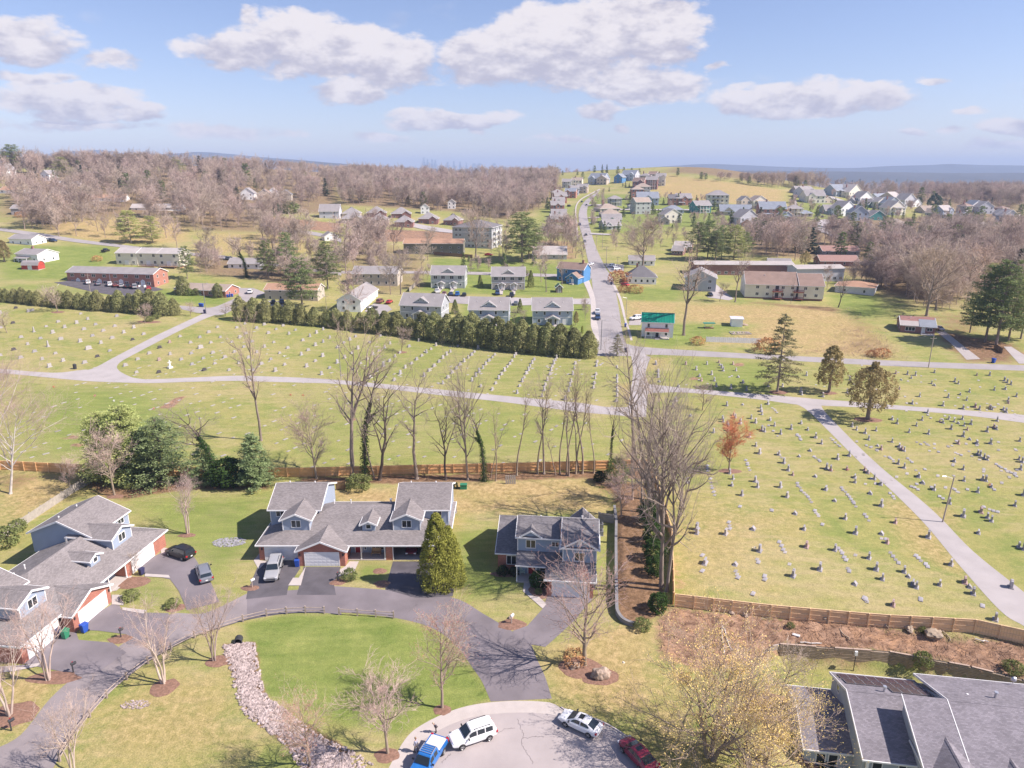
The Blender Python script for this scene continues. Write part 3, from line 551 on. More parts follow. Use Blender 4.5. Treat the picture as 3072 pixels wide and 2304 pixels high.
def gdoor_mesh(w,h):
 k=(w,h)
 if k not in GD:
  b=MB(); n=4; ph=h/n
  for i in range(n): b.box(-w/2,w/2,-.05,.0,i*ph+.012,(i+1)*ph-.012)
  b.box(-w/2+.01,w/2-.01,-.03,-.005,0,h)
  for i in range(n):
   m=max(2,round(w/.62))
   for j in range(m): x=-w/2+w*(j+.5)/m; b.box(x-w/m*.36,x+w/m*.36,-.062,-.05,i*ph+.12,(i+1)*ph-.12)
  t=MB(); t.box(-w/2-.12,-w/2,-.07,.02,0,h+.12); t.box(w/2,w/2+.12,-.07,.02,0,h+.12); t.box(-w/2,w/2,-.07,.02,h,h+.12)
  GD[k] = (b.mesh('garage_door', M_DOORW), t.mesh('garage_door_frame', M_TRIM))
 return GD[k]
DOORC={}
class House:
 def __init__(s,name,label,cat,loc,rz=0,group=None,near=True,mats=None):
  s.root=thing(name,label,cat,loc,rz,group); s.near=near; s.p={}
  s.m=dict(wall=M_SID_BLUE,brick_wall=M_BRICK,roof=M_SH_GREY,trim=M_TRIM,porch_floor=M_CONC,chimney=M_BRICK,porch_post=M_TRIM,vent_pipe=M_METAL,porch_roof=M_SH_GREY,foundation=M_CONC,railing=M_TRIM,deck=M_WOOD,steps=M_CONC)
  if mats: s.m.update(mats)
 def mb(s,part): return s.p.setdefault(part,MB())
 def walls(s, x0, x1, y0, y1, z0, ze, zr=None, ax='x', rr=None, part='wall', ends=(1, 1)):
  if zr is None: s.mb(part).box(x0,x1,y0,y1,z0,ze-.09); return
  a, b = (y0, y1) if ax == 'x' else (x0, x1); rr = (a+b)/2 if rr is None else rr
  s.mb(part).extr([(a, z0),(b, z0),(b, ze-.09),(rr, zr-.10),(a, ze-.09)], ax, *((x0, x1) if ax == 'x' else (y0, y1)))
 def gable(s, x0, x1, y0, y1, ze, zr, ax='x', rr=None, oh=.35, rk=.28, part='roof', t=.14, rake=(1, 1), gut=(1, 1), zb=None):
  a, b, c0, c1 = (y0, y1, x0, x1) if ax == 'x' else (x0, x1, y0, y1); rr = (a+b)/2 if rr is None else rr
  zb=ze if zb is None else zb
  m1,m2=(zr-ze)/(rr-a),(zr-zb)/(b-rr); pa,za,pb,zc=a-oh,ze-oh*m1,b+oh,zb-oh*m2
  s.mb(part).extr([(pa,za),(rr,zr),(pb,zc),(pb,zc-t),(rr,zr-t),(pa,za-t)],ax,c0-rk,c1+rk)
  T = s.mb('trim'); u, d = .03, .24; w = .07
  pr=[(pa,za+u),(rr,zr+u),(pb,zc+u),(pb,zc-d),(rr,zr-d),(pa,za-d)]
  if rake[0]: T.extr(pr,ax,c0-rk-w,c0-rk)
  if rake[1]: T.extr(pr,ax,c1+rk,c1+rk+w)
  for k,(p,z,sg) in enumerate(((pa,za,-1),(pb,zc,1))):
   if gut[k]: T.extr(sorted([(p,z-.2),(p+sg*.11,z-.2),(p+sg*.11,z-.03),(p,z-.03)],key=lambda q: (q[1],q[0]))[:2]+sorted([(p+sg*.11,z-.03),(p,z-.03)],key=lambda q: -q[0]),ax,c0-rk-w,c1+rk+w)
  if s.near and (c1-c0) > 3:       # ridge cap
   s.mb(part).extr([(rr-.16,zr-.16*m1+.035),(rr,zr+.04),(rr+.16,zr-.16*m2+.035),(rr+.16,zr-.16*m2-.05),(rr-.16,zr-.16*m1-.05)],ax,c0-rk,c1+rk)
 def hip(s, x0, x1, y0, y1, ze, zr, ax='x', hl=None, hr=None, oh=.4, part='roof', t=.2):
  pitch = (zr-ze)/(((y1-y0) if ax == 'x' else (x1-x0))/2); zo = ze-oh*pitch
  X0,X1,Y0,Y1=x0-oh,x1+oh,y0-oh,y1+oh
  if ax == 'x':
   hd=(Y1-Y0)/2; hl=hd if hl is None else hl; hr=hd if hr is None else hr; ym=(Y0+Y1)/2; R=[(X0+hl,ym,zr),(X1-hr,ym,zr)]
  else:
   hd=(X1-X0)/2; hl=hd if hl is None else hl; hr=hd if hr is None else hr; xm=(X0+X1)/2; R=[(xm,Y0+hl,zr),(xm,Y1-hr,zr)]
  B=[(X0,Y0),(X1,Y0),(X1,Y1),(X0,Y1)]; V=[(*p,zo) for p in B]+R+[(*p,zo-t) for p in B]
  F = [(0,1,5,4),(2,3,4,5),(1,2,5),(3,0,4)] if ax == 'x' else [(1,2,5,4),(3,0,4,5),(0,1,4),(2,3,5)]
  F += [(9,8,7,6),(0,6,7,1),(1,7,8,2),(2,8,9,3),(3,9,6,0)]
  s.mb(part).add(V, F); T = s.mb('trim'); g = .11
  for (a,b,c,d) in ((X0-g,X1+g,Y0-g,Y0-.002),(X0-g,X1+g,Y1+.002,Y1+g),(X0-g,X0-.002,Y0,Y1),(X1+.002,X1+g,Y0,Y1)): T.box(a,b,c,d,zo-t-.02,zo-.02)
 def shed(s, x0, x1, y0, y1, z0, z1, t=.13, part='porch_roof', trim=True):
  s.mb(part).extr([(y0, z0),(y1, z1),(y1, z1-t),(y0, z0-t)], 'x', x0, x1)
  if trim: s.mb('trim').box(x0-.06, x1+.06, y0-.1, y0-.002, z0-t-.06, z0-.02)
 def blk(s, x0, x1, y0, y1, z0, ze, zr, ax='x', rr=None, part='wall', **k):
  s.walls(x0,x1,y0,y1,z0,ze,zr,ax,rr,part); s.gable(x0,x1,y0,y1,ze,zr,ax,rr,**k)
 FACE=dict(S=0,E=math.pi/2,N=math.pi,W=-math.pi/2)
 def on(s, face, u, wc, z): return {'S': (u, wc, z), 'N': (u, wc, z), 'E': (wc, u, z), 'W': (wc, u, z)}[face]
 def win(s,face,u,wc,z,w=1.0,h=1.3,n=1,bars=0):
  f,p,one=win_mesh(w,h,n,bars)
  if s.near:
   o = link('window', f, s.root, s.on(face, u, wc, z), s.FACE[face]); link('pane', p, o)
  else: link('window', one, s.root, s.on(face, u, wc, z), s.FACE[face])
 def gdoor(s,face,u,wc,z,w=4.9,h=2.2):
  b, t = gdoor_mesh(w, h); o = link('garage_door', b, s.root, s.on(face, u, wc, z), s.FACE[face]); link('door_frame', t, o)
 def door(s,face,u,wc,z,m=None,w=.95,h=2.1):
  m=m or M_DOORW; k=(m.name,w,h)
  if k not in DOORC:
   b=MB().box(-w/2,w/2,-.04,.0,0,h);
   for zz in (.25,.95,1.5): b.box(-w*.34,w*.34,-.055,-.04,zz,zz+.45)
   t=MB().box(-w/2-.12,-w/2,-.07,.02,0,h+.12).box(w/2,w/2+.12,-.07,.02,0,h+.12).box(-w/2,w/2,-.07,.02,h,h+.12)
   hd=MB().box(w*.32,w*.40,-.10,-.06,.95,1.1)
   DOORC[k] = (b.mesh('door', m), t.mesh('door_frame', M_TRIM), hd.mesh('door_handle', M_METAL))
  b, t, hd = DOORC[k]; o = link('door', b, s.root, s.on(face, u, wc, z), s.FACE[face]); link('door_frame', t, o)
  if s.near: link('handle', hd, o)
 def piece(s,name,mb,m): return mb.build(name,m,s.root)
 def post(s, x, y, z0, z1, r=.07, part='porch_post'): s.piece(part, MB().box(x-r, x+r, y-r, y+r, z0, z1).box(x-r*1.5, x+r*1.5, y-r*1.5, y+r*1.5, z0, z0+.15).box(x-r*1.5, x+r*1.5, y-r*1.5, y+r*1.5, z1-.12, z1), s.m['porch_post'])
 def vent(s, x, y, z, h=.5, r=.07): s.piece('vent_pipe', MB().tube((x,y,z-.3),(x,y,z+h),r,r,8).tube((x,y,z+h),(x,y,z+h+.1),r*1.7,r*1.5,8), M_TRIM if r < .1 else M_METAL)
 def chimney(s, x, y, z0, z1, w=.7, m=None): s.piece('chimney', MB().box(x-w/2, x+w/2, y-w/2, y+w/2, z0, z1-.15).box(x-w/2-.06, x+w/2+.06, y-w/2-.06, y+w/2+.06, z1-.15, z1).box(x-w/4, x+w/4, y-w/4, y+w/4, z1, z1+.2), m or M_BRICK)
 def done(s):
  for k,b in s.p.items():
   if b.f: b.build(k,s.m[k],s.root)
  return s.root

# ---------------------------------------------------------------- the two matching three-unit houses
def triplex(label,loc,rz,open_garage=True):
 h = House('townhouse', label, 'house', loc, rz, 'three unit houses along the drive', True, dict(roof=M_SH_GREY, wall=M_SID_BLUE))
 P = .42; B = 'brick_wall'
 zr=2.83+P*7.0
 h.hip(0, 28.2, 0, 14.0, 2.83, zr, 'x', 10.5, 8.4, .32)
 h.walls(0,13.2,0,13.8,0,2.7,part=B); h.walls(13.2,19.0,2.0,13.8,0,2.7)
 bw=h.mb(B)
 bw.box(19.0,20.15,0,.25,0,2.6); bw.box(25.15,28.2,0,.25,0,2.6); bw.box(20.15,25.15,0,.25,2.25,2.6); bw.box(27.95,28.2,.25,13.8,0,2.6); bw.box(19.0,19.25,.25,13.8,0,2.6); bw.box(19.25,27.95,6.6,6.8,0,2.6); bw.box(19.25,27.95,13.6,13.8,0,2.6)
 h.mb('porch_floor').box(19.3, 27.9, .02, 6.55, .0, .045)
 tr = h.mb('trim'); tr.box(20.03, 20.15, -.04, .2, 0, 2.37); tr.box(25.15, 25.27, -.04, .2, 0, 2.37); tr.box(20.15, 25.15, -.04, .2, 2.25, 2.37)
 if not open_garage: h.gdoor('S', 22.65, 0, 0, 4.95, 2.22)
 for x0,x1,sd in ((.2,7.9,0),(20.0,28.0,1)):
  h.blk(x0, x1, 5.6, 15.3, 2.4, 5.83, 7.88, 'x', oh=.32, rk=.32)
  dx0 = x0 + (2.6 if sd == 0 else -.4); h.blk(dx0+.3, dx0+4.4, 2.3, 9.0, 3.3, 5.72, 6.62, 'y', oh=.38, rk=.28, rake=(1, 0))
  h.win('S', dx0+2.35, 2.3, 4.85, 1.5, 1.25, 2); h.win('S', x0+1.55 if sd == 0 else x1-1.7, 5.6, 4.95, 1.4, 1.15, 2)
  h.win('N', (x0+x1)/2, 15.3, 4.2, 1.6, 1.2, 2); h.win('N', x0+1.6, 15.3, 1.4, 1.4, 1.2, 2)
  h.win('E' if sd else 'W', 11.5, x1 if sd else x0, 4.4, .8, 1.1)
  h.vent(x0+1.5,11.6,7.1); h.vent(x0+5.5,11.9,6.95)
  tr.box(x0-.05,x0+.06,5.54,5.66,3.6,5.3); tr.box(x1-.06,x1+.05,5.54,5.66,3.6,5.3); tr.box(dx0+.25,dx0+.37,2.24,2.36,3.8,5.5); tr.box(dx0+4.33,dx0+4.45,2.24,2.36,3.8,5.5)
 h.blk(15.2, 17.1, 2.2, 7.2, 3.4, 5.0, 5.45, 'y', oh=.35, rk=.25, rake=(1, 0)); h.win('S', 16.15, 2.2, 4.45, .85, .8)
 h.blk(6.35, 13.25, -1.7, 5.0, 0, 2.72, 4.2, 'y', part=B, oh=.35, rk=.28, rake=(1, 0)); h.gdoor('S', 9.85, -1.7, 0, 4.95, 2.22)
 h.gdoor('S', 3.4, 0, 0, 4.95, 2.22)
 h.mb('porch_floor').box(13.3, 18.98, -.1, 1.98, 0, .16)
 for x in (15.3,18.85): h.post(x,.05,.16,2.6)
 h.door('S', 14.5, 2.0, .16, M_RED); h.win('S', 17.4, 2.0, 1.45, 1.9, 1.6, 3); h.win('S', 15.5, 2.0, 1.4, .4, 1.6)
 for x in (.45, 6.15, 6.6, 13.0): h.piece('wall_lamp', MB().box(x-.09, x+.09, (-1.85 if 6.3 < x < 13.2 else -.15),(-1.71 if 6.3 < x < 13.2 else -.01), 1.75, 2.1), M_DARK)
 h.vent(9.5,8.6,5.2); h.vent(18.6,8.4,5.3,.7,.13); h.vent(12,9.3,4.9)
 return h.done()
H2O=(-37.95,94.95); H1O=(-58.0,71.3); H1R=math.radians(82)
triplex('blue grey two storey house with three garages, dark red car in its open right garage', (*H2O, 0), 0, True)
triplex('grey roofed three garage house at the left edge, facing right, garage doors closed', (*H1O, 0), H1R, False)

# ---------------------------------------------------------------- blue house by the bank
def blue_house():
 o=(-2.0,92.2)
 h = House('house', 'blue two storey house with brick garage and red front door below the leafy bank', 'house', (*o, 0), math.radians(-6), None, True, dict(roof=M_SH_DK, porch_roof=M_SH_DK, wall=mat('slate_blue_siding', (.27,.34,.45), .7, .05, .5, kind='siding')))
 h.blk(-.1, 4.2, .3, 11.6, 0, 2.95, 5.85, 'x', part='brick_wall', rr=6.0, oh=.3, rk=.35)
 h.blk(2.9, 9.5, -.8, 5.4, 0, 6.3, 7.85, 'x', oh=.3, rk=.25)
 h.blk(9.45, 14.15, -3.4, 5.1, 0, 6.45, 8.55, 'x', rr=.8, oh=.3, rk=.25)
 h.blk(3.6, 6.0, -.86, 1.2, 6.0, 6.5, 7.25, 'y', oh=.35, rk=.2, rake=(1, 0)); h.blk(9.47, 14.13, -3.46, .6, 6.0, 6.4, 7.75, 'y', oh=.4, rk=.25, rake=(1, 0))
 h.piece('gable_vent', MB().extr([(11.55, 6.75),(12.05, 6.75),(12.05, 7.15),(11.8, 7.35),(11.55, 7.15)], 'y', -3.52, -3.46), M_TRIM)
 h.shed(2.85, 9.4, -3.15, -.78, 2.85, 3.9); h.mb('porch_floor').box(2.9, 7.4, -3.0, -.8, 0, .2)
 for x in (3.0,5.75): h.post(x,-2.95,.2,2.72)
 h.mb('brick_wall').box(7.45, 13.8, -5.9, -.85, 0, 2.62)
 h.mb('porch_roof').add([(7.1,-6.25,2.74),(14.15,-6.25,2.74),(14.15,-3.35,4.05),(9.6,-3.35,4.05),(9.6,-.78,4.05),(7.1,-3.2,2.9)], [(0,1,2,3),(0,3,4,5)])
 h.mb('porch_roof').box(7.1, 14.15, -6.25, -5.9, 2.58, 2.735); h.mb('trim').box(7.0, 14.25, -6.37, -6.252, 2.52, 2.72); h.mb('trim').box(14.152, 14.25, -6.25, -3.4, 2.6, 2.75)
 h.mb('brick_wall').extr([(-5.88, 2.6),(-3.38, 2.6),(-3.38, 3.95),(-5.88, 2.8)], 'x', 13.55, 13.798)
 h.gdoor('S', 10.7, -5.9, 0, 4.95, 2.2)
 h.win('S', 1.9, .3, 1.6, 1.5, 1.5, 2); h.win('S', 4.8, -.8, 5.0, 1.45, 1.35, 2); h.win('S', 8.3, -.8, 5.15, 1.1, .85, 2); h.win('S', 11.8, -3.4, 4.85, 1.5, 1.4, 2)
 h.door('S', 4.95, -.8, .2, M_RED); h.win('S', 6.6, -.8, 1.35, 1.0, 1.2, 1); h.win('E', 1.5, 14.15, 4.8, .9, 1.2); h.win('W', 6, -.1, 1.5, 1.2, 1.3, 2)
 h.blk(5.2, 14.2, 5.0, 9.6, 0, 2.9, 4.55, 'x', oh=.3); h.blk(10.0, 14.2, 6.0, 11.5, 0, 3.0, 4.9, 'y', oh=.3)
 for x, z in ((2.93, 6.1),(9.42, 6.1)): h.mb('trim').box(x-.06, x+.06, -.87, -.75, 3.4, z)
 for x in (9.5, 14.1): h.mb('trim').box(x-.06, x+.06, -3.5, -3.36, 3.9, 6.2)
 for x in (7.6, 13.65): h.piece('wall_lamp', MB().box(x-.08, x+.08, -6.05, -5.91, 1.7, 2.05), M_DARK)
 h.vent(12,2.6,7.5); h.vent(6,2.7,7.2)
 h.done()
blue_house()

# ---------------------------------------------------------------- house with solar panels,low right corner
def solar_house():
 h = House('house', 'large pale blue house at the bottom right with purple grey roofs and solar panels', 'house', (29.9, 59.3, -3.6), math.radians(-9), None, True, dict(roof=M_SH_SLATE, porch_roof=M_SH_SLATE, wall=M_SID_PALE))
 P = .39; Wc = h.mb('wall')
 h.blk(.3, 4.9, .1, 9.1, 0, 3.1, 4.98, 'x', rr=4.6, oh=.3, rk=.25, rake=(1, 0))
 Wc.extr([(-2.4, 0),(8.8, 0),(8.8, 5.4),(3.7, 7.46),(-2.4, 5.08)], 'x', 4.9, 13.5); h.gable(4.9, 13.4, -2.6, 8.86, 5.14, 7.6, 'x', rr=3.7, oh=.35, rk=.2, rake=(1, 0), zb=5.58)
 z1=9.0
 def zf(y): return z1 - P*(2.0-y)
 Wc.extr([(-7.6, 0),(1.9, 0),(1.9, z1-.2),(-7.6, zf(-7.6)-.1)], 'x', 9.6, 13.6)
 h.mb('roof').extr([(-8.0, zf(-8.0)),(2.05, z1+.02),(2.05, z1-.12),(-8.0, zf(-8.0)-.14)], 'x', 9.35, 13.58)
 h.mb('trim').extr([(-8.0, zf(-8.0)+.03),(2.08, z1+.05),(2.08, z1-.22),(-8.0, zf(-8.0)-.24)], 'x', 9.28, 9.35)
 h.blk(13.6, 26, -7.6, 9.2, 0, zf(-7.6), z1, 'x', rr=2.0, oh=.4, rk=.0, rake=(1, 0), zb=6.2)
 for x0,x1,ap,y1 in ((9.9,14.5,7.55,-1.2),(16.0,18.8,7.05,-2.6)):
  zc = ap-(x1-x0)/2*.55; h.blk(x0, x1, -9.4, y1, 0, zc, ap, 'y', oh=.35, rk=.3, rake=(1, 0))
 h.mb('porch_floor').box(4.95, 9.55, -3.0, -2.42, 0, .18); h.post(5.25, -2.75, .18, 4.7, .12); h.win('S', 6.3, -2.4, 3.7, 1.0, 1.3, 1); h.door('S', 8.0, -2.4, .18, mat('brown_door', (.25,.09,.05), .6)); h.win('S', 8.6, -2.4, 3.7, .8, 1.4)
 h.win('S', 1.9, .1, 1.75, 1.0, 1.35, 1); h.win('S', 3.1, .1, 1.75, 1.0, 1.35, 1); h.win('W', 4.5, .3, 1.9, .7, 1.1); h.win('W', 6.6, 4.9, 5.4, .9, .9)
 def zb_(y): return 7.6 - (7.6-5.58)/(8.86-3.7)*(y-3.7)
 pan = mat('solar_cell', (.055,.035,.055), .18, .25, 3, spec=.5)
 for r_,(ya,yb,xa,n) in enumerate(((7.15,8.6,5.2,8),(5.65,7.08,5.3,8),(4.2,5.58,9.4,4))):
  for i in range(n):
   x0=xa+i*.985
   P_ = h.piece('solar_panel', MB().extr([(ya, zb_(ya)+.12),(yb, zb_(yb)+.12),(yb, zb_(yb)+.08),(ya, zb_(ya)+.08)], 'x', x0, x0+.955), pan)
   fr=MB()
   for xx in (x0, x0+.93): fr.extr([(ya, zb_(ya)+.128),(yb, zb_(yb)+.128),(yb, zb_(yb)+.06),(ya, zb_(ya)+.06)], 'x', xx, xx+.025)
   fr.extr([(ya, zb_(ya)+.128),(ya+.03, zb_(ya+.03)+.128),(ya+.03, zb_(ya+.03)+.06),(ya, zb_(ya)+.06)], 'x', x0+.026, x0+.929)
   f_ = fr.build('panel_frame', M_METAL); f_.parent = P_
 h.vent(8.6,4.3,7.1,.85,.13); h.vent(19.0,4.0,8.0,.85,.13); h.vent(16.5,4.2,7.9,.2); h.vent(3.0,6.5,4.3,.2)
 d=MB()
 for k in range(6):
  r0,r1=.33*math.sin(k*.22),.33*math.sin((k+1)*.22); z0_,z1_=-.33*math.cos(k*.22),-.33*math.cos((k+1)*.22)
  d.loft([[(r*math.cos(t*math.pi/6),z+.33,r*math.sin(t*math.pi/6)) for t in range(12)] for r,z in ((r0,z0_),(r1,z1_))],caps=False)
 d.tube((0, .02, 0),(0, .3, -.6), .03, .03); h.piece('satellite_dish', d, M_METAL).location = (23.4, 8.9, 6.9)
 h.done()
solar_house()
# ---------------------------------------------------------------- buildings beyond the cemetery
def front(r,xl,yl,xr,yr):
 a,b=at(r,xl,yl),at(r,xr,yr); w=(b-a).to_2d().length; return Vector((a.x,a.y,min(a.z,b.z)-.05)),math.atan2(b.y-a.y,b.x-a.x),w
def sid(name,c): return mat(name,c,.75,.06,.5)
S_GREY = sid('grey_siding', (.42,.43,.45)); S_BLUEG = sid('blue_grey_siding', (.36,.41,.48)); S_TAUPE = sid('taupe_siding', (.42,.37,.34)); S_GREEN = sid('grey_green_siding', (.42,.44,.41)); S_WHITE = sid('white_siding', (.86,.85,.84))
S_CREAM = sid('cream_siding', (.74,.69,.58)); S_BEIGE = sid('beige_siding', (.50,.44,.36)); S_BRK = mat('warm_brick', (.42,.20,.15), .9, .10, .8); S_BRKD = mat('dark_brick', (.30,.16,.14), .9, .12, .8); S_BLUE = sid('bright_blue_siding', (.09,.24,.46)); S_TEAL = sid('teal_siding', (.08,.26,.24)); S_TAN = sid('tan_siding', (.55,.46,.38)); S_LAV = sid('pale_grey_siding', (.56,.56,.60))
R_GREY = mat('grey_roof', (.30,.275,.27), .95, .10, .4); R_DK = mat('dark_roof', (.17,.16,.165), .95, .12, .4); R_BROWN = mat('brown_roof', (.27,.19,.155), .95, .12, .4); R_RUST = mat('rust_roof', (.40,.24,.16), .95, .10, .4); R_GREEN = mat('green_metal_roof', (.01,.22,.15), .4, .08, .6); R_TAN = mat('tan_roof', (.36,.29,.24), .95, .1, .4); R_BLUE = mat('blue_grey_roof', (.25,.27,.31), .95, .1, .4); R_PALE = mat('pale_roof', (.42,.38,.36), .95, .08, .4)
def duplex_rear(r,xl,yl,xr,yr,label,wall):
 loc,rz,w=front(r,xl,yl,xr,yr)
 h = House('duplex_house', label, 'house', loc, rz, 'two unit houses around the car park', False, dict(wall=wall, roof=R_GREY, porch_roof=R_GREY))
 h.blk(0, w, 0, 10.5, .0, 5.6, 9.0, 'x', oh=.45, rk=.35, t=.2)
 h.mb('trim').box(-.03, w+.03, -.05, .0, 2.75, 2.98); h.mb('trim').box(w, w+.04, 0, 10.4, 2.75, 2.98)
 for x in (0, w): h.mb('trim').box(x-.1, x+.1, -.06, .02, .1, 5.3)
 c = w*.5; h.blk(c-2.3, c+2.3, .9, 5.0, 5.4, 6.7, 8.15, 'y', oh=.35, rk=.3, rake=(1, 0), part='wall'); h.win('S', c-.9, .9, 6.9, .6, .6); h.win('S', c+.9, .9, 6.9, .6, .6)
 h.gable(c-2.2, c+2.2, -2.4, .0, 2.75, 3.9, 'y', oh=.3, rk=.15, part='porch_roof', rake=(1, 0)); h.mb('wall').extr([(c-1.9, 2.7),(c+1.9, 2.7),(c, 3.6)], 'y', -2.35, -2.25)
 for x in (c-2.05,c+2.05): h.post(x,-2.25,0,2.7,.13)
 h.mb('porch_floor').box(c-2.3, c+3.6, -2.7, -.06, -.2, .12)
 for t, z, ww, hh in ((.10, 4.5, .8, .85),(.30, 4.25, .9, 1.4),(.68, 4.25, .9, 1.4),(.88, 4.5, .8, .85),(.16, 1.6, 1.1, 1.4)): h.win('S', w*t, 0, z, ww, hh)
 h.win('S', c-.9, 0, 1.25, 1.5, 2.0, 2); h.win('S', c+1.1, 0, 1.25, .9, 2.0); h.door('S', w*.80, 0, .1, w=1.0)
 h.win('E', 3, w, 4.3, .9, 1.3); h.win('E', 7.5, w, 4.3, .9, 1.3); h.win('E', 5, w, 1.6, .9, 1.3)
 for t in (.2,.78): h.vent(w*t,3.0,7.4,.3)
 return h.done()
def duplex_front(r,xl,yl,xr,yr,label,wall):
 loc,rz,w=front(r,xl,yl,xr,yr)
 h = House('duplex_house', label, 'house', loc, rz, 'two unit houses around the car park', False, dict(wall=wall, roof=R_GREY, porch_roof=R_GREY))
 h.blk(0, w, 0, 10.0, 0, 6.1, 9.3, 'x', oh=.4, rk=.35, t=.2); c = w*.5
 h.mb('trim').box(-.03, w+.03, -.05, 0, 3.05, 3.3); h.mb('trim').box(w, w+.04, 0, 9.9, 3.05, 3.3)
 for x in (0, w): h.mb('trim').box(x-.1, x+.1, -.06, .02, .1, 5.8)
 h.blk(c-2.2, c+2.2, .9, 5.0, 5.9, 7.2, 8.5, 'y', oh=.35, rk=.3, rake=(1, 0)); h.win('S', c-.6, .9, 7.4, .6, .6); h.win('S', c+.6, .9, 7.4, .6, .6)
 for t in (.13, .36, .62, .86): h.win('S', w*t, 0, 4.75, 1.75, 1.5, 2)
 for t in (.13, .87): h.win('S', w*t, 0, 1.7, 1.0, 1.0)
 for t in (.30,.67):
  x = w*t; h.gable(x-1.4, x+1.4, -1.8, 0, 2.65, 3.4, 'y', oh=.25, rk=.15, part='porch_roof', rake=(1, 0))
  for q in (-1.25,1.25): h.post(x+q,-1.7,.3,2.6,.12)
  h.mb('porch_floor').box(x-1.4, x+1.4, -1.9, -.06, 0, .35); h.door('S', x, 0, .36); h.mb('steps').box(x-.8, x+.8, -3.0, -1.9, 0, .18); h.mb('steps').box(x-.7, x+.7, -11.5, -3.0, -.3, .06)
  for q in (-.85, .85): h.mb('railing').box(x+q-.03, x+q+.03, -3.2, -1.8, .3, 1.1)
 h.win('E', 3, w, 4.6, .9, 1.3); h.win('E', 7, w, 4.6, .9, 1.3); h.win('E', 5, w, 1.6, .9, 1.3)
 return h.done()
duplex_rear('R2', 385, 1158, 648, 1172, 'grey duplex house leftmost of three behind the hedge, small back porch half hidden', S_GREY)
duplex_rear('R2', 828, 1192, 1083, 1197, 'middle one of three blue grey duplexes behind the hedge, gabled back porch', S_BLUEG)
duplex_rear('R2', 1240, 1198, 1495, 1200, 'blue grey duplex behind the hedge nearest the straight road', S_BLUEG)
duplex_front('R2', 583, 957, 800, 962, 'grey green duplex with two white front porches, left of the taupe one', S_GREEN)
duplex_front('R2', 975, 967, 1188, 970, 'taupe duplex with two white front porches beside the blue house', S_TAUPE)

def simple(name, label, r, xl, yl, xr, yr, depth=9., st=1, wall=S_WHITE, roof=R_GREY, kind='gable', ax='x', pitch=.5, wins=4, group=None, base=0., brick_base=None, eave=None, cat='house', side=True, porch=None, chim=False, front_gable=None, doors=(), win_wh=(1.0, 1.3, 1), w=None, oh=.4, drop=.0):
 loc,rz,w_=front(r,xl,yl,xr,yr); w=w or w_; loc.z -= drop
 h=House(name,label,cat,loc,rz,group,False,dict(wall=wall,roof=roof,porch_roof=roof,brick_wall=S_BRK))
 ze = eave or (base + 2.75*st + .15); hd = (depth if ax == 'x' else w)/2; zr = ze + pitch*hd
 z0=-.6
 if brick_base: h.walls(-.02, w+.02, -.02, depth+.02, z0, base+.12, part='brick_wall'); z0 = base
 if kind == 'hip': h.walls(0, w, 0, depth, z0, ze); h.hip(0, w, 0, depth, ze, zr, ax)
 else: h.blk(0,w,0,depth,z0,ze,zr,ax,oh=oh,rk=.3,t=.18)
 ww,hh,nn=win_wh
 dset=[w*d for d in doors]
 for s_ in range(st):
  z=base+1.55+2.75*s_
  for i in range(wins):
   x=w*(i+.5)/wins
   if s_ == 0 and any(abs(x-d) < 1.0 for d in dset): continue
   h.win('S', x, 0, z, ww, hh, nn)
  if side:
   for y in (depth*.28, depth*.72): h.win('E', y, w, z, .9, 1.2); h.win('W', y, 0, z, .9, 1.2)
 for d in dset: h.door('S', d, 0, base+.1)
 if porch:
  a, b, zp, dp = porch; h.shed(w*a, w*b, -dp, .0, zp-.5, zp+.1); h.mb('porch_floor').box(w*a, w*b, -dp, -.01, -.3, base+.08)
  n=max(2,int((b-a)*w/2.5)+1)
  for i in range(n): h.post(w*a+.15+(w*(b-a)-.3)*i/(n-1),-dp+.15,base,zp-.58,.09)
 if chim: h.chimney(w*.35,depth*.5,ze-.5,zr+.9,.8,S_BRKD)
 if front_gable:
  a, b, d = front_gable; hw = w*(b-a)/2; h.blk(w*a, w*b, -d, depth*.4, -.5, ze-.15, ze-.15+pitch*1.15*hw, 'y', oh=.3, rk=.25, rake=(1, 0)); h.win('S', w*(a+b)/2, -d, base+1.55, 1.5, 1.3, 2)
  if st > 1: h.win('S', w*(a+b)/2, -d, base+4.3, 1.5, 1.3, 2)
 return h
def brick_row():
 h = simple('row_house', 'long red brick row house with four white arched doorways behind the small car park', 'R1', 440, 912, 1003, 955, 9.5, 2, S_BRK, R_GREY, pitch=.38, wins=8, doors=(.125, .375, .625, .875), win_wh=(1.7, 1.3, 2))
 w = front('R1', 440, 912, 1003, 955)[2]
 for i in range(4):
  x = w*(i+.5)/4; h.mb('trim').extr([(x-1.0, 0),(x-.6, 0),(x-.6, 2.4),(x+.6, 2.4),(x+.6, 0),(x+1.0, 0),(x+1.0, 2.5),(x, 3.2),(x-1.0, 2.5)], 'y', -.18, -.045); h.mb('steps').box(x-1.2, x+1.2, -1.6, -.2, -.2, .15)
  h.mb('railing').box(x-1.25, x-1.2, -1.6, -.2, .15, 1.0); h.mb('railing').box(x+1.2, x+1.25, -1.6, -.2, .15, 1.0)
 h.mb('trim').box(w*.5-.06, w*.5+.06, -.1, -.01, 0, 5.3); h.done()
brick_row()
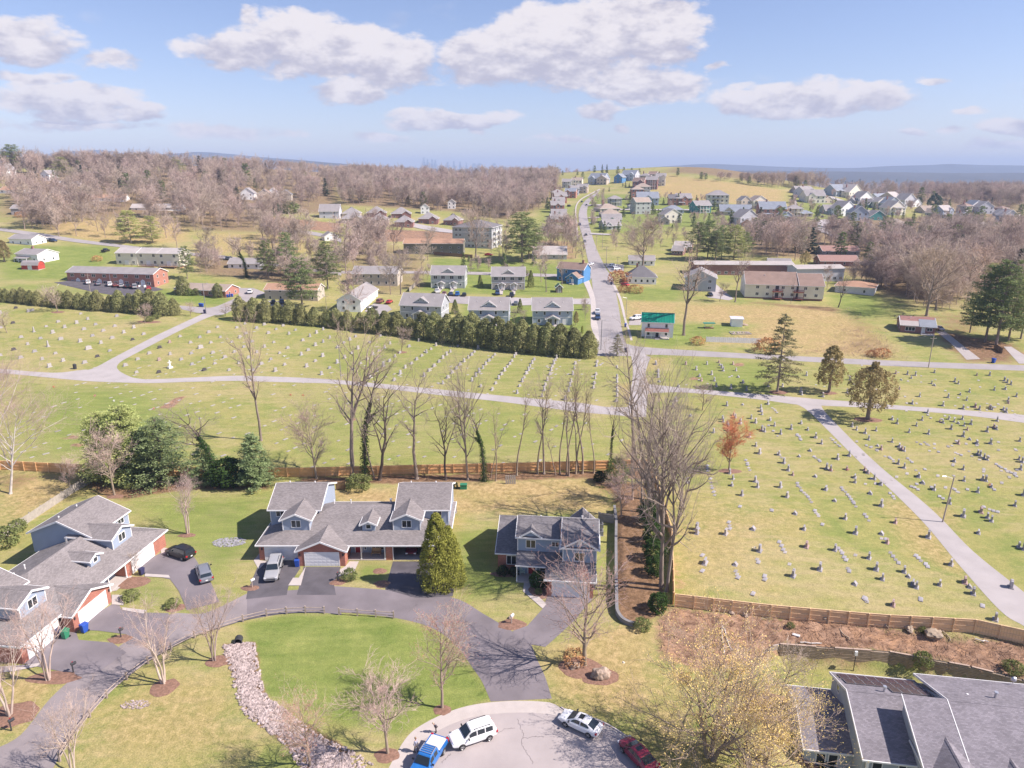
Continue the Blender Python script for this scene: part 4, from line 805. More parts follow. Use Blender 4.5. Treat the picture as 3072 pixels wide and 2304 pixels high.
def cream_row():
 loc, rz, w = front('R1', 757, 805, 1090, 825); loc.z -= 1.0
 h = House('row_house', 'cream three unit row house with wooden back decks behind the red brick row', 'house', loc, rz, None, False, dict(wall=S_CREAM, roof=R_PALE, brick_wall=S_BRK))
 w += 6
 for i in range(3):
  a, b = w*i/3, w*(i+1)/3; dy = (0, .35, -.3)[i]; h.walls(a, b, dy, 9.5, 1.3, 7.6, 7.6+1.9, 'x', rr=4.8); h.gable(a, b-.05, dy, 9.5, 7.6, 9.5, 'x', rr=4.8, oh=.4, rk=.05, gut=(1, 0)); h.walls(a+.02, b-.02, dy+.02, 9.4, -.8, 1.32, part='brick_wall')
  for t, z in ((.18, 6.3),(.78, 6.3),(.18, 3.2),(.82, 3.2)): h.win('S', a+(b-a)*t, dy, z, 1.3, 1.4, 2)
  h.door('S', a+(b-a)*.5, dy, 1.75, w=1.7); h.mb('deck').box(a+1.2, b-1.2, dy-2.6, dy-.02, 1.45, 1.65)
  for x in (a+1.3, (a+b)/2, b-1.3): h.mb('deck').box(x-.07, x+.07, dy-2.55, dy-2.4, -.9, 2.6)
  h.mb('deck').box(a+1.2, b-1.2, dy-2.56, dy-2.5, 2.45, 2.55)
  for k in range(14): x = a+1.4+(b-a-2.8)*k/13; h.mb('deck').box(x-.02, x+.02, dy-2.55, dy-2.51, 1.65, 2.45)
 for y in (3, 7): h.win('E', y, w, 6.3, .9, 1.3); h.win('E', y, w, 3.2, .9, 1.3)
 h.done()
cream_row()
simple('house', 'low brick ranch house with brown roof and round shrubs, beside the street lamp', 'R1', 1135, 990, 1465, 1022, 9, 1, S_BRK, R_TAN, pitch=.4, wins=5, doors=(.5,), win_wh=(1.6, 1.2, 2), front_gable=None).done()
h_ = simple('house', 'small house with rust roof and beige siding half behind the big pine', 'R1', 1718, 1030, 2060, 1045, 9, 2, S_BEIGE, R_RUST, pitch=.4, wins=5, brick_base=True, base=-.2, eave=4.6); h_.done()
simple('house', 'white long low house with grey roof up by the far left road', 'R1', 62, 668, 210, 682, 9, 1, S_WHITE, R_GREY, pitch=.42, wins=3, win_wh=(.9,1.2,1), drop=.3, eave=3.6).done()
simple('house', 'white house with back deck above the red barn shed at the far left', 'R1', 108, 783, 250, 800, 11, 1, S_WHITE, R_GREY, pitch=.35, wins=3, ax='x', eave=4.2, porch=(.1, .7, 2.9, 2.4), chim=True).done()
def barn():
 loc, rz, w = front('R1', 142, 840, 250, 845)
 h = House('barn_shed', 'small red barn shaped shed with grey roof and white base on the lawn', 'shed', loc, rz, None, False, dict(wall=mat('barn_red', (.45,.07,.05), .8, .1), roof=R_GREY))
 d = 4.5; h.mb('wall').box(0, w, 0, d, .4, 2.3); h.mb('foundation').box(-.05, w+.05, -.05, d+.05, -.4, .42); pr = [(-.3, 2.2),(.5, 3.5),(d/2, 4.2),(d-.5, 3.5),(d+.3, 2.2),(d, 2.2),(d-.6, 3.35),(d/2, 4.02),(.6, 3.35),(0, 2.2)]
 h.mb('roof').extr(pr, 'x', -.2, w+.2); h.mb('wall').extr([(.05, 2.2),(.6, 3.35),(d/2, 4.0),(d-.6, 3.35),(d-.05, 2.2)], 'x', 0, w); h.door('S', w/2, 0, .4, w=1.6); h.done()
barn()
simple('cottage', 'tiny white cottage with grey roof by the road below the clay bank', 'R1', 2105, 655, 2190, 652, 7, 1, S_WHITE, R_GREY, pitch=.6, ax='y', wins=2).done()
simple('house', 'small grey and white house with pale gable at the far left wood edge', 'R1', 75, 485, 165, 487, 10, 1, sid('dull_siding', (.36,.33,.33)), R_GREY, pitch=.4, wins=2, eave=4.4, chim=False).done()
for (q, lab, wl, rf, d_, st_) in ((('R1', 268, 262, 322, 265), 'white gabled house high on the left wooded hill', S_WHITE, R_GREY, 9, 2),(('R1', -20, 230, 42, 233), 'white house cut by the left edge on the wooded hill', S_WHITE, R_GREY, 9, 2),(('R1', 350, 300, 520, 304), 'long low mauve house under the trees on the left hill', sid('mauve_siding', (.33,.27,.27)), R_GREY, 9, 1),(('R1', 605, 395, 815, 400), 'long pale house with orange brown roof behind the bare left trees', S_WHITE, R_RUST, 10, 1),(('R1', 0, 345, 160, 348), 'long pale house with brown roof at the far left', S_WHITE, R_RUST, 10, 1),(('R1', 850, 452, 1180, 462), 'low white long building half hidden in the left wood', S_WHITE, R_PALE, 10, 1),(('R1', 330, 345, 440, 348), 'pale sheet roofed shed in the left wood', S_LAV, R_PALE, 8, 1),
 (('R1', 1560, 385, 1650, 390), 'white gabled house leftmost of the cluster in the left wood', S_WHITE, R_GREY, 10, 2),(('R1', 1668, 395, 1765, 400), 'brown roofed house in the left wood cluster, between two white ones', S_TAN, R_BROWN, 10, 2),(('R1', 1740, 375, 1800, 378), 'narrow white house right in the left wood cluster', S_WHITE, R_GREY, 9, 2),(('R1', 1815, 392, 1890, 396), 'dark house with white gable behind the round dark tree', S_BEIGE, R_DK, 9, 2),(('R1', 1600, 450, 1710, 455), 'long brown house under the trees left of the dark round tree', S_TAN, R_BROWN, 9, 1),(('R1', 2070, 505, 2200, 512), 'large grey roofed house with white gable where the clay slope begins', S_LAV, R_GREY, 12, 2),
 (('R2', 690, 445, 740, 447), 'steep white gabled house alone at the wood edge', S_WHITE, R_GREY, 9, 2),(('R2', 515, 478, 570, 481), 'white steep gabled house left of two brick fronted homes', S_WHITE, R_BROWN, 8, 2)):
 simple('house', lab, *q, d_, st_, wl, rf, pitch=.75 if st_ == 2 else .45, ax='y' if (q[3]-q[1]) < 110 else 'x', wins=2 if st_ == 2 else 5).done()
i_=0
for (xl,xr,yb,br) in ((5,118,505,0),(165,290,500,1),(325,452,505,1),(0,140,540,0),(185,300,548,0),(345,465,562,1),(500,625,540,1),(662,765,550,1)):
 i_ += 1
 simple('house', ('brick' if br else 'beige') + ' fronted home, ' + ordn(i_ if i_ <= 3 else i_-3) + ' from left in the ' + ('back' if i_ <= 3 else 'front') + ' row by the clay slope', 'R2', xl, yb, xr, yb+6, 13, 1, S_BRKD if br else S_TAN, R_GREY, 'hip', 'x', .62, 3, 'grey roofed homes by the clay slope', front_gable=(.55, .95, 1.6), eave=4.2, side=False).done()
def block_flats():
 loc, rz, w = front('R2', 722, 690, 975, 706)
 h = House('apartment_building', 'grey four storey apartment block with dark hip roof beyond the orange brown roof', 'building', loc, rz, None, False, dict(wall=S_GREY, roof=R_DK, deck=S_CREAM))
 st = 3.0; h.walls(0, w, 0, 22, -1, 12.4); h.hip(0, w, 0, 22, 12.4, 16.2, 'y', oh=.7)
 for s in range(4):
  for x in (.1, .2, .42, .52, .76, .9): h.win('S', w*x, 0, 1.6+st*s, 1.4, 1.5, 2)
  for y in (3,8,13,18):
   h.win('E', y, w, 1.6+st*s, 1.6, 1.8, 2)
  for y in (5.5, 15.5): h.mb('deck').box(w, w+1.7, y-1.8, y+1.8, .1+st*s, .3+st*s); h.mb('deck').box(w+1.62, w+1.7, y-1.8, y+1.8, .3+st*s, 1.3+st*s)
 for y in (3.7, 7.3, 13.7, 17.3): h.mb('trim').box(w+1.45, w+1.7, y-.15, y+.15, 0, 12.2)
 h.mb('trim').box(-.04, w+.04, -.06, 0, 3.0, 3.25); h.mb('trim').box(-.04, w+.04, -.06, 0, 9.2, 9.45); h.done()
block_flats()
h_ = simple('apartment_building', 'long low dark olive building with orange brown roof in front of the grey block', 'R2', 405, 738, 790, 748, 11, 2, mat('olive_siding', (.20,.19,.14), .9, .12, .5), R_RUST, pitch=.36, wins=7, cat='building', win_wh=(1.2, .8, 1), eave=6.6); h_.done()
simple('house', 'long grey two storey house behind the white house at the hedge', 'R2', 75, 938, 365, 948, 11, 2, S_BEIGE, R_GREY, pitch=.45, wins=6).done()
def corner_white():
 p = at('R2', 128, 1116); q = at('R2', 238, 1010); rz = math.atan2(q.y-p.y, q.x-p.x) - math.pi/2
 L=(q-p).to_2d().length
 h = House('house', 'white gable ended house turned sideways behind the hedge, dark cars beside it', 'house', (p.x, p.y, p.z-.05), rz, None, False, dict(wall=S_WHITE, roof=R_GREY))
 w = 9; h.blk(-w, 0, 0, L, -.4, 4.6, 7.4, 'y', oh=.35, rk=.3)
 for i in range(4): h.win('E', L*(i+.5)/4, 0, 1.6, 1.0, 1.2); h.win('E', L*(i+.5)/4, 0, 3.7, .9, 1.0)
 for x in (-6.5, -2.5): h.win('S', x, 0, 1.6, 1.1, 1.3); h.win('S', x, 0, 3.9, 1.0, 1.1)
 h.done()
corner_white()
def blue_corner():
 loc, rz, w = front('R2', 1372, 915, 1545, 935)
 h = House('house', 'bright blue two storey house with a lower gabled wing by the crossroads', 'house', loc, rz, None, False, dict(wall=S_BLUE, roof=R_BROWN, porch_roof=R_BROWN))
 h.blk(0, w, 4.0, 12, 0, 6.2, 8.6, 'x', oh=.4); h.blk(w*.55, w-.3, -1.5, 4.0, 0, 3.2, 5.2, 'y', oh=.35, rk=.25, rake=(1, 0))
 for t in (.12, .35): h.win('S', w*t, 4, 4.7, 1.0, 1.4); h.win('S', w*t, 4, 1.6, 1.0, 1.4)
 h.win('S', w*.72, -1.5, 2.9, 1.5, 1.1, 2); h.door('S', w*.78, -1.5, .1); h.win('S', w*.62, -1.5, 1.6, .9, 1.2); h.mb('steps').box(w*.78-.9, w*.78+.9, -3.4, -1.55, -.2, .6); h.win('S', w*.9, 4, 4.9, .9, 1.2)
 h.mb('deck').box(-1.5, w*.5, .8, 3.95, 0, .4); h.chimney(w*.85, 8, 6.5, 9.8, .8, S_BRKD); h.done()
blue_corner()
def green_shed():
 loc, rz, w = front('R2', 1393, 990, 1432, 990)
 h = House('garden_shed', 'little wooden shed with green roof on the lawn by the tall bare trees', 'shed', loc, rz, None, False, dict(wall=mat('grey_boards', (.22,.17,.14), .9, .15), roof=mat('green_shingle', (.13,.26,.13), .9, .1)))
 h.blk(0, w, 0, 4, 0, 2.5, 3.7, 'y', oh=.3, rk=.3); h.door('S', w/2, 0, .05, mat('grey_door', (.3,.3,.3), .8)); h.win('E', 2, w, 1.6, .7, .7); h.done()
green_shed()
simple('house', 'single storey white house with dark hip roof right of the crossroads', 'R2', 1850, 930, 2040, 936, 11, 1, S_WHITE, R_DK, 'hip', 'x', .75, 5, chim=True, eave=3.6).done()
def green_roof():
 loc, rz, w = front('R2', 1943, 1272, 2148, 1283)
 h = House('house', 'white two storey house with bright green metal roof and red brown porch', 'house', loc, rz, None, False, dict(wall=S_WHITE, roof=R_GREEN, porch_roof=mat('red_brown_roof', (.24,.10,.08), .9, .1)))
 h.walls(0, w, 0, 7.5, -.4, 5.3, 7.6, 'x'); h.gable(0, w, 0, 7.5, 5.3, 7.6, 'x', oh=.35, rk=.25)
 for k in range(12): x = w*(k+.5)/12; h.mb('roof').extr([(-.36, 5.11),(3.7, 7.6),(3.7, 7.66),(-.36, 5.17)], 'x', x-.03, x+.03)
 for t in (.22, .78): h.win('S', w*t, 0, 3.95, .9, 1.4); h.win('S', w*t, 0, 1.4, .9, 1.4)
 h.door('S', w*.5, 0, .3, M_DARK); h.shed(w*.12, w*.86, -2.7, 0, 2.45, 3.15)
 for t in (.14,.32,.66,.84): h.post(w*t,-2.55,.3,2.28,.08)
 h.mb('porch_floor').box(w*.1, w*.88, -2.8, -.02, -.4, .3); h.mb('railing').box(w*.12, w*.40, -2.72, -2.66, 1.1, 1.2); h.mb('railing').box(w*.62, w*.86, -2.72, -2.66, 1.1, 1.2)
 for k in range(24):
  t=.12+.74*k/23
  if .42 < t < .60: continue
  h.mb('railing').box(w*t-.02, w*t+.02, -2.71, -2.67, .3, 1.1)
 for k in range(4): h.mb('steps').box(w*.44, w*.58, -3.1-.3*k, -2.8-.3*k, -.4, .2-.14*k)
 for y in (2, 5.5): h.win('E', y, w, 3.95, .8, 1.3); h.win('E', y, w, 1.4, .8, 1.3)
 h.done()
green_roof()
h_ = simple('garden_shed', 'small flat white shed on the edge of the rough brown field', 'C6', 622, 235, 683, 238, 5, 1, S_WHITE, mat('pale_metal_roof', (.6,.6,.62), .5), pitch=.06, wins=0, side=False, cat='shed', oh=.1, eave=2.9); h_.done()
def cream_flats():
 loc, rz, w = front('R3', 432, 1024, 905, 1044)
 h = House('apartment_building', 'cream three storey apartment house with stacked red balconies above the rough field', 'building', loc, rz, None, False, dict(wall=S_CREAM, roof=R_BROWN, brick_wall=S_BRKD, deck=mat('red_deck', (.20,.07,.05), .8)))
 a=w*.66
 h.walls(-2, a, 0, 15, .9, 6.4, 10.6, 'x'); h.gable(-2, a-.1, 0, 15, 6.4, 10.6, 'x', oh=.4, rk=.1); h.walls(a, w, -.8, 14, .9, 6.4, 10.3, 'x'); h.gable(a+.25, w, -.8, 14, 6.4, 10.3, 'x', oh=.4, rk=.2)
 h.walls(-1.95, w-.05, .05, 13.8, -1.2, .95, part='brick_wall')
 for t in (.10,.24,.45,.58,.75,.9):
  for z in (2.3, 5.1): h.win('S', w*t, 0 if t < .66 else -.8, z, 1.3, 1.3, 2)
 for t in (.37,.655):
  for z in (.6,3.5):
   x = w*t; h.mb('deck').box(x-1.9, x+1.9, -2.6, -.02, z, z+.2); h.mb('deck').box(x-1.9, x+1.9, -2.6, -2.5, z+1.0, z+1.12); h.door('S', x, -.02, z+.2, M_DARK, 1.4)
   for k in range(14): q = x-1.85+3.7*k/13; h.mb('deck').box(q-.03, q+.03, -2.58, -2.52, z+.2, z+1.0)
  for q in (-1.85, 1.85): h.mb('deck').box(w*t+q-.08, w*t+q+.08, -2.6, -2.44, -1, 4.7)
 for y in (4, 10): h.win('W', y, -2, 5.1, 1.0, 1.3); h.win('W', y, -2, 2.3, 1.0, 1.3)
 h.vent(6,5,9,.5,.12); h.vent(a+5,5,8.8,.5); h.done()
cream_flats()
simple('motel_building', 'long low brick motel strip with pale flat roof, left section', 'R3', 75, 872, 715, 882, 10, 1, S_BRKD, R_PALE, pitch=.22, wins=14, cat='building', eave=5.6, win_wh=(1.6,1.3,2)).done()
simple('motel_building', 'long low motel strip with pale flat roof, right section behind the cream apartments', 'R3', 735, 918, 1040, 915, 10, 1, S_LAV, R_PALE, pitch=.22, wins=8, cat='building', eave=6.2, win_wh=(1.6,1.3,2)).done()
def grey_gable():
 p = at('R3', 212, 985); loc = Vector((p.x, p.y, p.z))
 h = House('house', 'tall grey gable ended house behind bare trees left of the cream apartments', 'house', loc, math.radians(-14), None, False, dict(wall=S_GREY, roof=R_GREY))
 h.blk(-13, 0, 0, 14, -1, 5.9, 8.9, 'y', oh=.4)
 for z in (1.6, 4.4): h.win('S', -2.6, 0, z, 1.4, 1.3, 2); h.win('S', -9, 0, z, 1.4, 1.3, 2); h.win('E', 6, 0, z, 1.2, 1.3)
 h.done()
grey_gable()
simple('garage_building', 'low white garage building with tan roof right of the cream apartments', 'R3', 985, 985, 1238, 1010, 13, 1, S_LAV, R_RUST, 'hip', 'x', .25, 2, cat='garage', side=False, eave=3.4).done()
def brick_ranch():
 loc, rz, w = front('R3', 1408, 1243, 1632, 1262)
 h = House('house', 'small dark brick ranch house with patched grey roof beside the big pines', 'house', loc, rz, None, False, dict(wall=S_BRKD, roof=R_PALE, brick_wall=S_BRKD))
 h.walls(0, w, 0, 11, -.6, 2.9, 5.0, 'x'); h.gable(0, w*.55, 0, 11, 2.9, 4.8, 'x', oh=.5, rk=.3, rake=(1, 0)); h.gable(w*.56, w, -.4, 11, 2.9, 4.75, 'x', oh=.6, rk=.3, part='porch_roof', rake=(0, 1)); h.m['porch_roof'] = R_BLUE
 h.win('S', w*.28, 0, 1.5, 3.0, 1.4, 3); h.win('S', w*.84, 0, 1.6, 1.7, 1.0, 2); h.door('S', w*.66, 0, .4); h.mb('porch_floor').box(w*.58, w*.98, -2.4, -.02, -.7, .3); h.post(w*.62, -.7, .3, 2.6, .1)
 for y in (2.5, 7.5): h.win('W', y, 0, 1.6, 1.0, 1.2)
 h.mb('steps').box(w*.64, w*.7, -3.6, -2.4, -.7, 0); h.vent(w*.3, 4, 4.5, .5); h.done()
brick_ranch()
for (q, lab, wl, rf, d_) in ((('R3', 905, 748, 1145, 752), 'long red roofed building among bare trees, upper of two', sid('grey_wall', (.36,.35,.34)), mat('red_roof', (.33,.20,.17), .9, .1), 11),(('R3', 890, 815, 1140, 820), 'long red roofed building among bare trees, lower of two', S_BRKD, MATS['red_roof'], 11),(('R3', 555, 830, 700, 836), 'grey roofed house just behind the motel strip', S_WHITE, R_GREY, 9),(('Z4', 1170, 870, 1330, 880), 'brick house with pale roof in front of the tall pine clump', S_BRKD, R_PALE, 14),(('R2', 2140, 745, 2212, 750), 'brick house with grey roof behind the wide bare tree', S_BRKD, R_GREY, 10),(('R2', 1240, 770, 1460, 775), 'flat pale roofed building left of the straight road', S_GREY, R_PALE, 16),(('R2', 1865, 810, 2030, 815), 'grey shed roofed house under the wide bare tree', S_WHITE, R_GREY, 9),(('R1', 1480, 830, 1690, 838), 'white and grey cottage in the thicket behind the ranch house', S_WHITE, R_GREY, 9),(('Z5', 1590, 480, 1700, 484), 'tan house between pines at the right', S_TAN, R_TAN, 10)):
 simple('house', lab, *q, d_, 1, wl, rf, pitch=.45, wins=4).done()
FAR=[
 ('Z4', -20, 140, 690, 1, S_BRK, R_GREY, 'hip', 0),('Z4', 10, 145, 590, 1, S_BRK, R_GREY, 'gx', 1),('Z4', 15, 140, 545, 1, S_LAV, R_GREY, 'gx', 1),('Z4', 10, 120, 500, 2, S_BRK, R_GREY, 'gx', 1),('Z4', 25, 125, 455, 2, S_LAV, R_GREY, 'gx', 1),('Z4', 45, 150, 410, 2, S_BRK, R_GREY, 'gx', 1),('Z4', 20, 120, 370, 2, S_TAN, R_GREY, 'hip', 0),('Z4', 140, 235, 360, 2, S_BRK, R_BLUE, 'gx', 1),('Z4', 200, 270, 335, 2, S_LAV, R_GREY, 'gx', 1),('Z4', 255, 345, 315, 2, S_TAN, R_GREY, 'gx', 1),('Z4', 115, 190, 262, 2, S_LAV, R_GREY, 'gable', 1),('Z4', 205, 290, 250, 2, S_CREAM, R_TAN, 'gx', 1),
 ('Z4', 515, 665, 660, 1, S_GREEN, R_GREY, 'gx', 1),('Z4', 495, 655, 600, 1, S_GREEN, R_GREY, 'gx', 1),('Z4', 490, 655, 545, 1, S_TAN, R_TAN, 'hip', 0),('Z4', 475, 660, 495, 1, S_TAN, R_TAN, 'hip', 0),('Z4', 555, 668, 435, 2, S_GREEN, R_GREY, 'hip', 1),('Z4', 810, 950, 515, 3, S_GREEN, R_TAN, 'gable', 0),('Z4', 750, 805, 465, 1, S_WHITE, R_GREY, 'hip', 0),('Z4', 825, 1010, 430, 2, S_BLUEG, R_BLUE, 'gx', 1),('Z4', 770, 880, 380, 3, S_BRK, R_TAN, 'hip', 0),('Z4', 800, 935, 315, 2, S_LAV, R_TAN, 'hip', 1),('Z4', 780, 880, 262, 2, S_BRKD, R_BROWN, 'gx', 1),('Z4', 905, 1005, 280, 3, S_BRKD, R_GREY, 'gable', 1),('Z4', 1000, 1085, 245, 3, S_CREAM, R_GREY, 'gx', 1),('Z4', 845, 930, 205, 2, S_TAUPE, R_GREY, 'hip', 0),('Z4', 930, 1000, 190, 2, S_TAUPE, R_BROWN, 'gable', 1),
 ('Z4', 1125, 1195, 430, 2, S_BRK, R_DK, 'gable', 0),('Z4', 1200, 1330, 430, 2, S_BRK, R_GREY, 'gx', 1),('Z4', 1480, 1665, 440, 3, S_CREAM, R_GREY, 'hip', 1),('Z4', 1085, 1250, 505, 1, S_BLUEG, R_BLUE, 'hip', 0),('Z4', 1380, 1525, 505, 2, S_TEAL, R_GREY, 'gable', 1),('Z4', 1610, 1870, 520, 1, S_TAN, R_BLUE, 'gx', 1),('Z4', 1810, 1900, 455, 2, S_TAN, R_GREY, 'gy', 0),('Z4', 1925, 2060, 460, 2, S_CREAM, R_TAN, 'gy', 1),('Z4', 1985, 2200, 540, 2, S_BRK, R_BLUE, 'gx', 1),('Z4', 1085, 1240, 600, 2, S_CREAM, R_GREY, 'gy', 0),('Z4', 1035, 1120, 610, 1, S_TAUPE, R_GREY, 'gy', 0),('Z4', 1800, 1985, 630, 2, S_LAV, R_GREY, 'gy', 0),('Z4', 1815, 1895, 632, 1, S_BRK, R_GREY, 'gy', 0),
 ('Z4', 360, 500, 230, 2, S_BLUEG, R_BLUE, 'gx', 1),('Z4', 440, 525, 235, 2, S_TAN, R_GREY, 'gy', 0),('Z4', 605, 680, 218, 2, S_BLUE, R_BLUE, 'gy', 0),('Z4', 675, 795, 195, 2, S_LAV, R_BLUE, 'gx', 1),
 ('Z5', 35, 155, 395, 2, S_CREAM, R_GREY, 'hip', 1),('Z5', 150, 255, 400, 1, S_TAN, R_BLUE, 'hip', 1),('Z5', 45, 165, 495, 1, S_BEIGE, R_BROWN, 'gy', 0),('Z5', -20, 80, 470, 2, S_BLUEG, R_BLUE, 'gy', 0),('Z5', 30, 130, 545, 1, S_GREY, R_GREY, 'gx', 0),('Z5', 385, 530, 375, 1, S_GREEN, R_GREY, 'gx', 0),('Z5', 525, 670, 395, 2, S_WHITE, R_GREY, 'gy', 0),('Z5', 620, 750, 435, 2, S_BLUEG, R_BLUE, 'gy', 0),('Z5', 660, 780, 400, 1, S_GREY, R_DK, 'gx', 0),('Z5', 795, 925, 430, 1, S_TEAL, R_GREY, 'gy', 0),('Z5', 940, 1110, 500, 1, S_TAUPE, R_TAN, 'hip', 0),('Z5', 490, 620, 515, 1, S_TAN, R_BROWN, 'gx', 0),('Z5', 735, 800, 560, 2, S_LAV, R_GREY, 'gy', 0),
 ('Z5', 205, 345, 270, 2, S_CREAM, R_GREY, 'gx', 1),('Z5', 370, 445, 275, 1, S_TAN, R_BROWN, 'gy', 0),('Z5', 190, 300, 230, 2, S_LAV, R_GREY, 'gx', 0),('Z5', 125, 225, 190, 1, S_TAUPE, R_GREY, 'gx', 0),('Z5', 480, 605, 215, 2, S_BLUEG, R_BLUE, 'gable', 1),('Z5', 600, 695, 230, 2, S_CREAM, R_PALE, 'gy', 0),('Z5', 700, 790, 285, 2, S_WHITE, R_GREY, 'gy', 0),('Z5', 655, 715, 280, 1, S_GREY, R_GREY, 'gx', 1),('Z5', 780, 870, 315, 1, S_TEAL, R_GREY, 'gy', 0),('Z5', 865, 945, 325, 2, S_CREAM, R_GREY, 'gy', 0),('Z5', 945, 1055, 340, 2, S_BLUEG, R_BLUE, 'gy', 0),('Z5', 975, 1105, 385, 2, S_CREAM, R_GREY, 'gy', 1),('Z5', 890, 1000, 270, 1, S_LAV, R_BLUE, 'gable', 0),('Z5', 1020, 1120, 285, 2, S_TAN, R_PALE, 'gx', 0),('Z5', 1110, 1190, 305, 2, S_LAV, R_GREY, 'gy', 0),('Z5', 1185, 1260, 310, 1, S_WHITE, R_GREY, 'gy', 0),
 ('Z5', 1290, 1400, 370, 1, S_TAN, R_TAN, 'gx', 0),('Z5', 1390, 1460, 395, 1, S_GREEN, R_TAN, 'gy', 0),('Z5', 1460, 1560, 410, 2, S_BLUEG, R_PALE, 'gx', 1),('Z5', 1610, 1700, 430, 1, S_LAV, R_GREY, 'gy', 0),('Z5', 1725, 1810, 360, 2, S_WHITE, R_BLUE, 'gy', 0),('Z5', 1795, 1890, 370, 2, S_LAV, R_GREY, 'gy', 0),('Z5', 1880, 1930, 370, 1, S_WHITE, R_GREY, 'gy', 0),('Z5', 1670, 1740, 365, 2, S_TAUPE, R_BROWN, 'hip', 0),('Z5', 1980, 2060, 400, 1, S_LAV, R_GREY, 'gy', 0),('Z5', 2020, 2130, 460, 2, S_BLUEG, R_PALE, 'gy', 1),('Z5', 2120, 2212, 450, 1, S_TAN, R_PALE, 'gx', 0),('Z5', 2010, 2070, 350, 1, S_BRK, R_BROWN, 'hip', 0),('Z5', 1950, 2080, 550, 1, S_BRK, R_TAN, 'gx', 0),
]
ROWS = [(12, 'on the left side of the hill road', 'houses up the left of the hill road'),(27, 'on the right side of the hill road', 'houses up the right of the hill road'),(40, 'below the tan hill, from the left', 'houses below the tan hill'),(44, 'on the hilltop beyond the road end', 'hilltop houses'),(57, 'at the right street bend, from the left', 'houses around the right street bend'),(74, 'along the upper right street, from the left', 'houses along the upper right street'),(99, 'at the far right, from the left', 'houses at the far right')]
cnt_={}
NICE = {S_BRK: 'brick', S_LAV: 'pale grey', S_TAN: 'tan', S_CREAM: 'cream', S_GREEN: 'grey green', S_WHITE: 'white', S_BLUEG: 'blue grey', S_BRKD: 'dark brick', S_TAUPE: 'taupe', S_TEAL: 'teal', S_BLUE: 'bright blue', S_BEIGE: 'beige', S_GREY: 'grey'}
RNICE = {R_GREY: 'grey', R_BLUE: 'slate', R_TAN: 'tan', R_BROWN: 'brown', R_DK: 'dark', R_PALE: 'pale'}
for i_,(r,xl,xr,yb,st,wl,rf,kd,fg) in enumerate(FAR):
 row=next(q for q in ROWS if i_ < q[0]); k=(row[1],NICE[wl]); cnt_[k]=cnt_.get(k,0)+1
 tot=sum(1 for j,f in enumerate(FAR) if next(q for q in ROWS if j < q[0]) is row and f[5] is wl)
 SX=lambda j: REG[FAR[j][0]][0]+FAR[j][1]*REG[FAR[j][0]][2]
 pos=sorted((j for j,f in enumerate(FAR) if next(q for q in ROWS if j < q[0]) is row and f[5] is wl),key=(SX if row[0] > 27 else lambda j: -FAR[j][3])); rank_=pos.index(i_)+1
 kind_word = {'hip': 'hip', 'gx': 'gabled', 'gy': 'gable ended', 'gable': 'plain gabled'}[kd]
 far_end = 'nearest' if row[0] <= 27 else 'counted from the left'
 lab = f"{NICE[wl]} house, {RNICE[rf]} {kind_word} roof, {row[1]}" if tot == 1 else f"{ordn(rank_)} {'nearest ' if row[0] <= 27 else ''}{NICE[wl]} house {row[1]}"
 loc,rz,w=front(r,xl,yb,xr,yb); rr_=random.Random(i_*7)
 yaw=rr_.uniform(-.25,.25); dep=min(max(8,w*.8),15)
 h = simple('house', lab, r, xl, yb, xr, yb, dep, st, wl, rf, 'hip' if kd == 'hip' else 'gable', 'y' if kd == 'gy' else 'x', rr_.uniform(.5, .65) if kd != 'hip' else .42, max(2, int(w/3.5)), row[2], side=True, drop=.4, win_wh=(1.5, 1.5, 2), oh=.5, front_gable=(rr_.choice(((.1, .45),(.55, .92),(.35, .68))) + (1.2,)) if kd == 'gx' else None)
 h.root.rotation_euler=(0,0,rz+yaw); h.root.scale=(1.1,1.1,1.28)
 if fg and kd in ('hip', 'gy', 'gable') and st > 1:       # stacked back porches
  for s_ in range(st):
   z = 2.75*s_; h.mb('deck').box(w*.2, w*.8, -2.4, -.02, z-.1, z+.1); h.mb('railing').box(w*.2, w*.8, -2.4, -2.32, z+.9, z+1.05)
   for t in (.2, .4, .6, .8): h.mb('railing').box(w*t-.13, w*t+.13, -2.42, -2.2, z+.1, z+2.7)
  h.shed(w*.15, w*.85, -2.8, 0, 2.75*st-.1, 2.75*st+.3); h.m['deck'] = S_CREAM
 elif fg: h.shed(w*.1,w*.5,-2.0,0,2.5,3.1)
 if rr_.random() < .4: h.chimney(w*.3,dep*.5,2.75*st,2.75*st+.3*dep+1.2,.9,S_BRKD)
 h.done()
# ---------------------------------------------------------------- trees
def tmat(name, c, **k): return mat(name, c, .9, k.pop('var', .25), k.pop('scale', .6), rand=k.pop('rand', .18), spec=.15, trans=.3 if ('leaves' in name or 'needles' in name) else 0, **k)
BARK = tmat('grey_brown_bark', (.27,.215,.18)); BARK_PALE = tmat('pale_peeling_bark', (.50,.40,.34)); BARK_WHITE = tmat('white_bark', (.52,.47,.43)); BARK_DK = tmat('dark_bark', (.13,.10,.085)); BARK_TAN = tmat('tan_bark', (.33,.26,.20))
TW_PINK = tmat('pinkish_twigs', (.47,.37,.31), rand=.3); BARK_W = tmat('wood_bark', (.34,.26,.215)); TW_WGREY = tmat('wood_grey_twigs', (.50,.395,.34)); TW_GREY = tmat('grey_twigs', (.36,.29,.25)); TW_TAN = tmat('tan_twigs', (.48,.37,.29)); TW_RED = tmat('red_bud_twigs', (.52,.22,.19)); TW_ORANGE = tmat('orange_twigs', (.62,.27,.13)); TW_PALE = tmat('pale_birch_twigs', (.54,.40,.35))
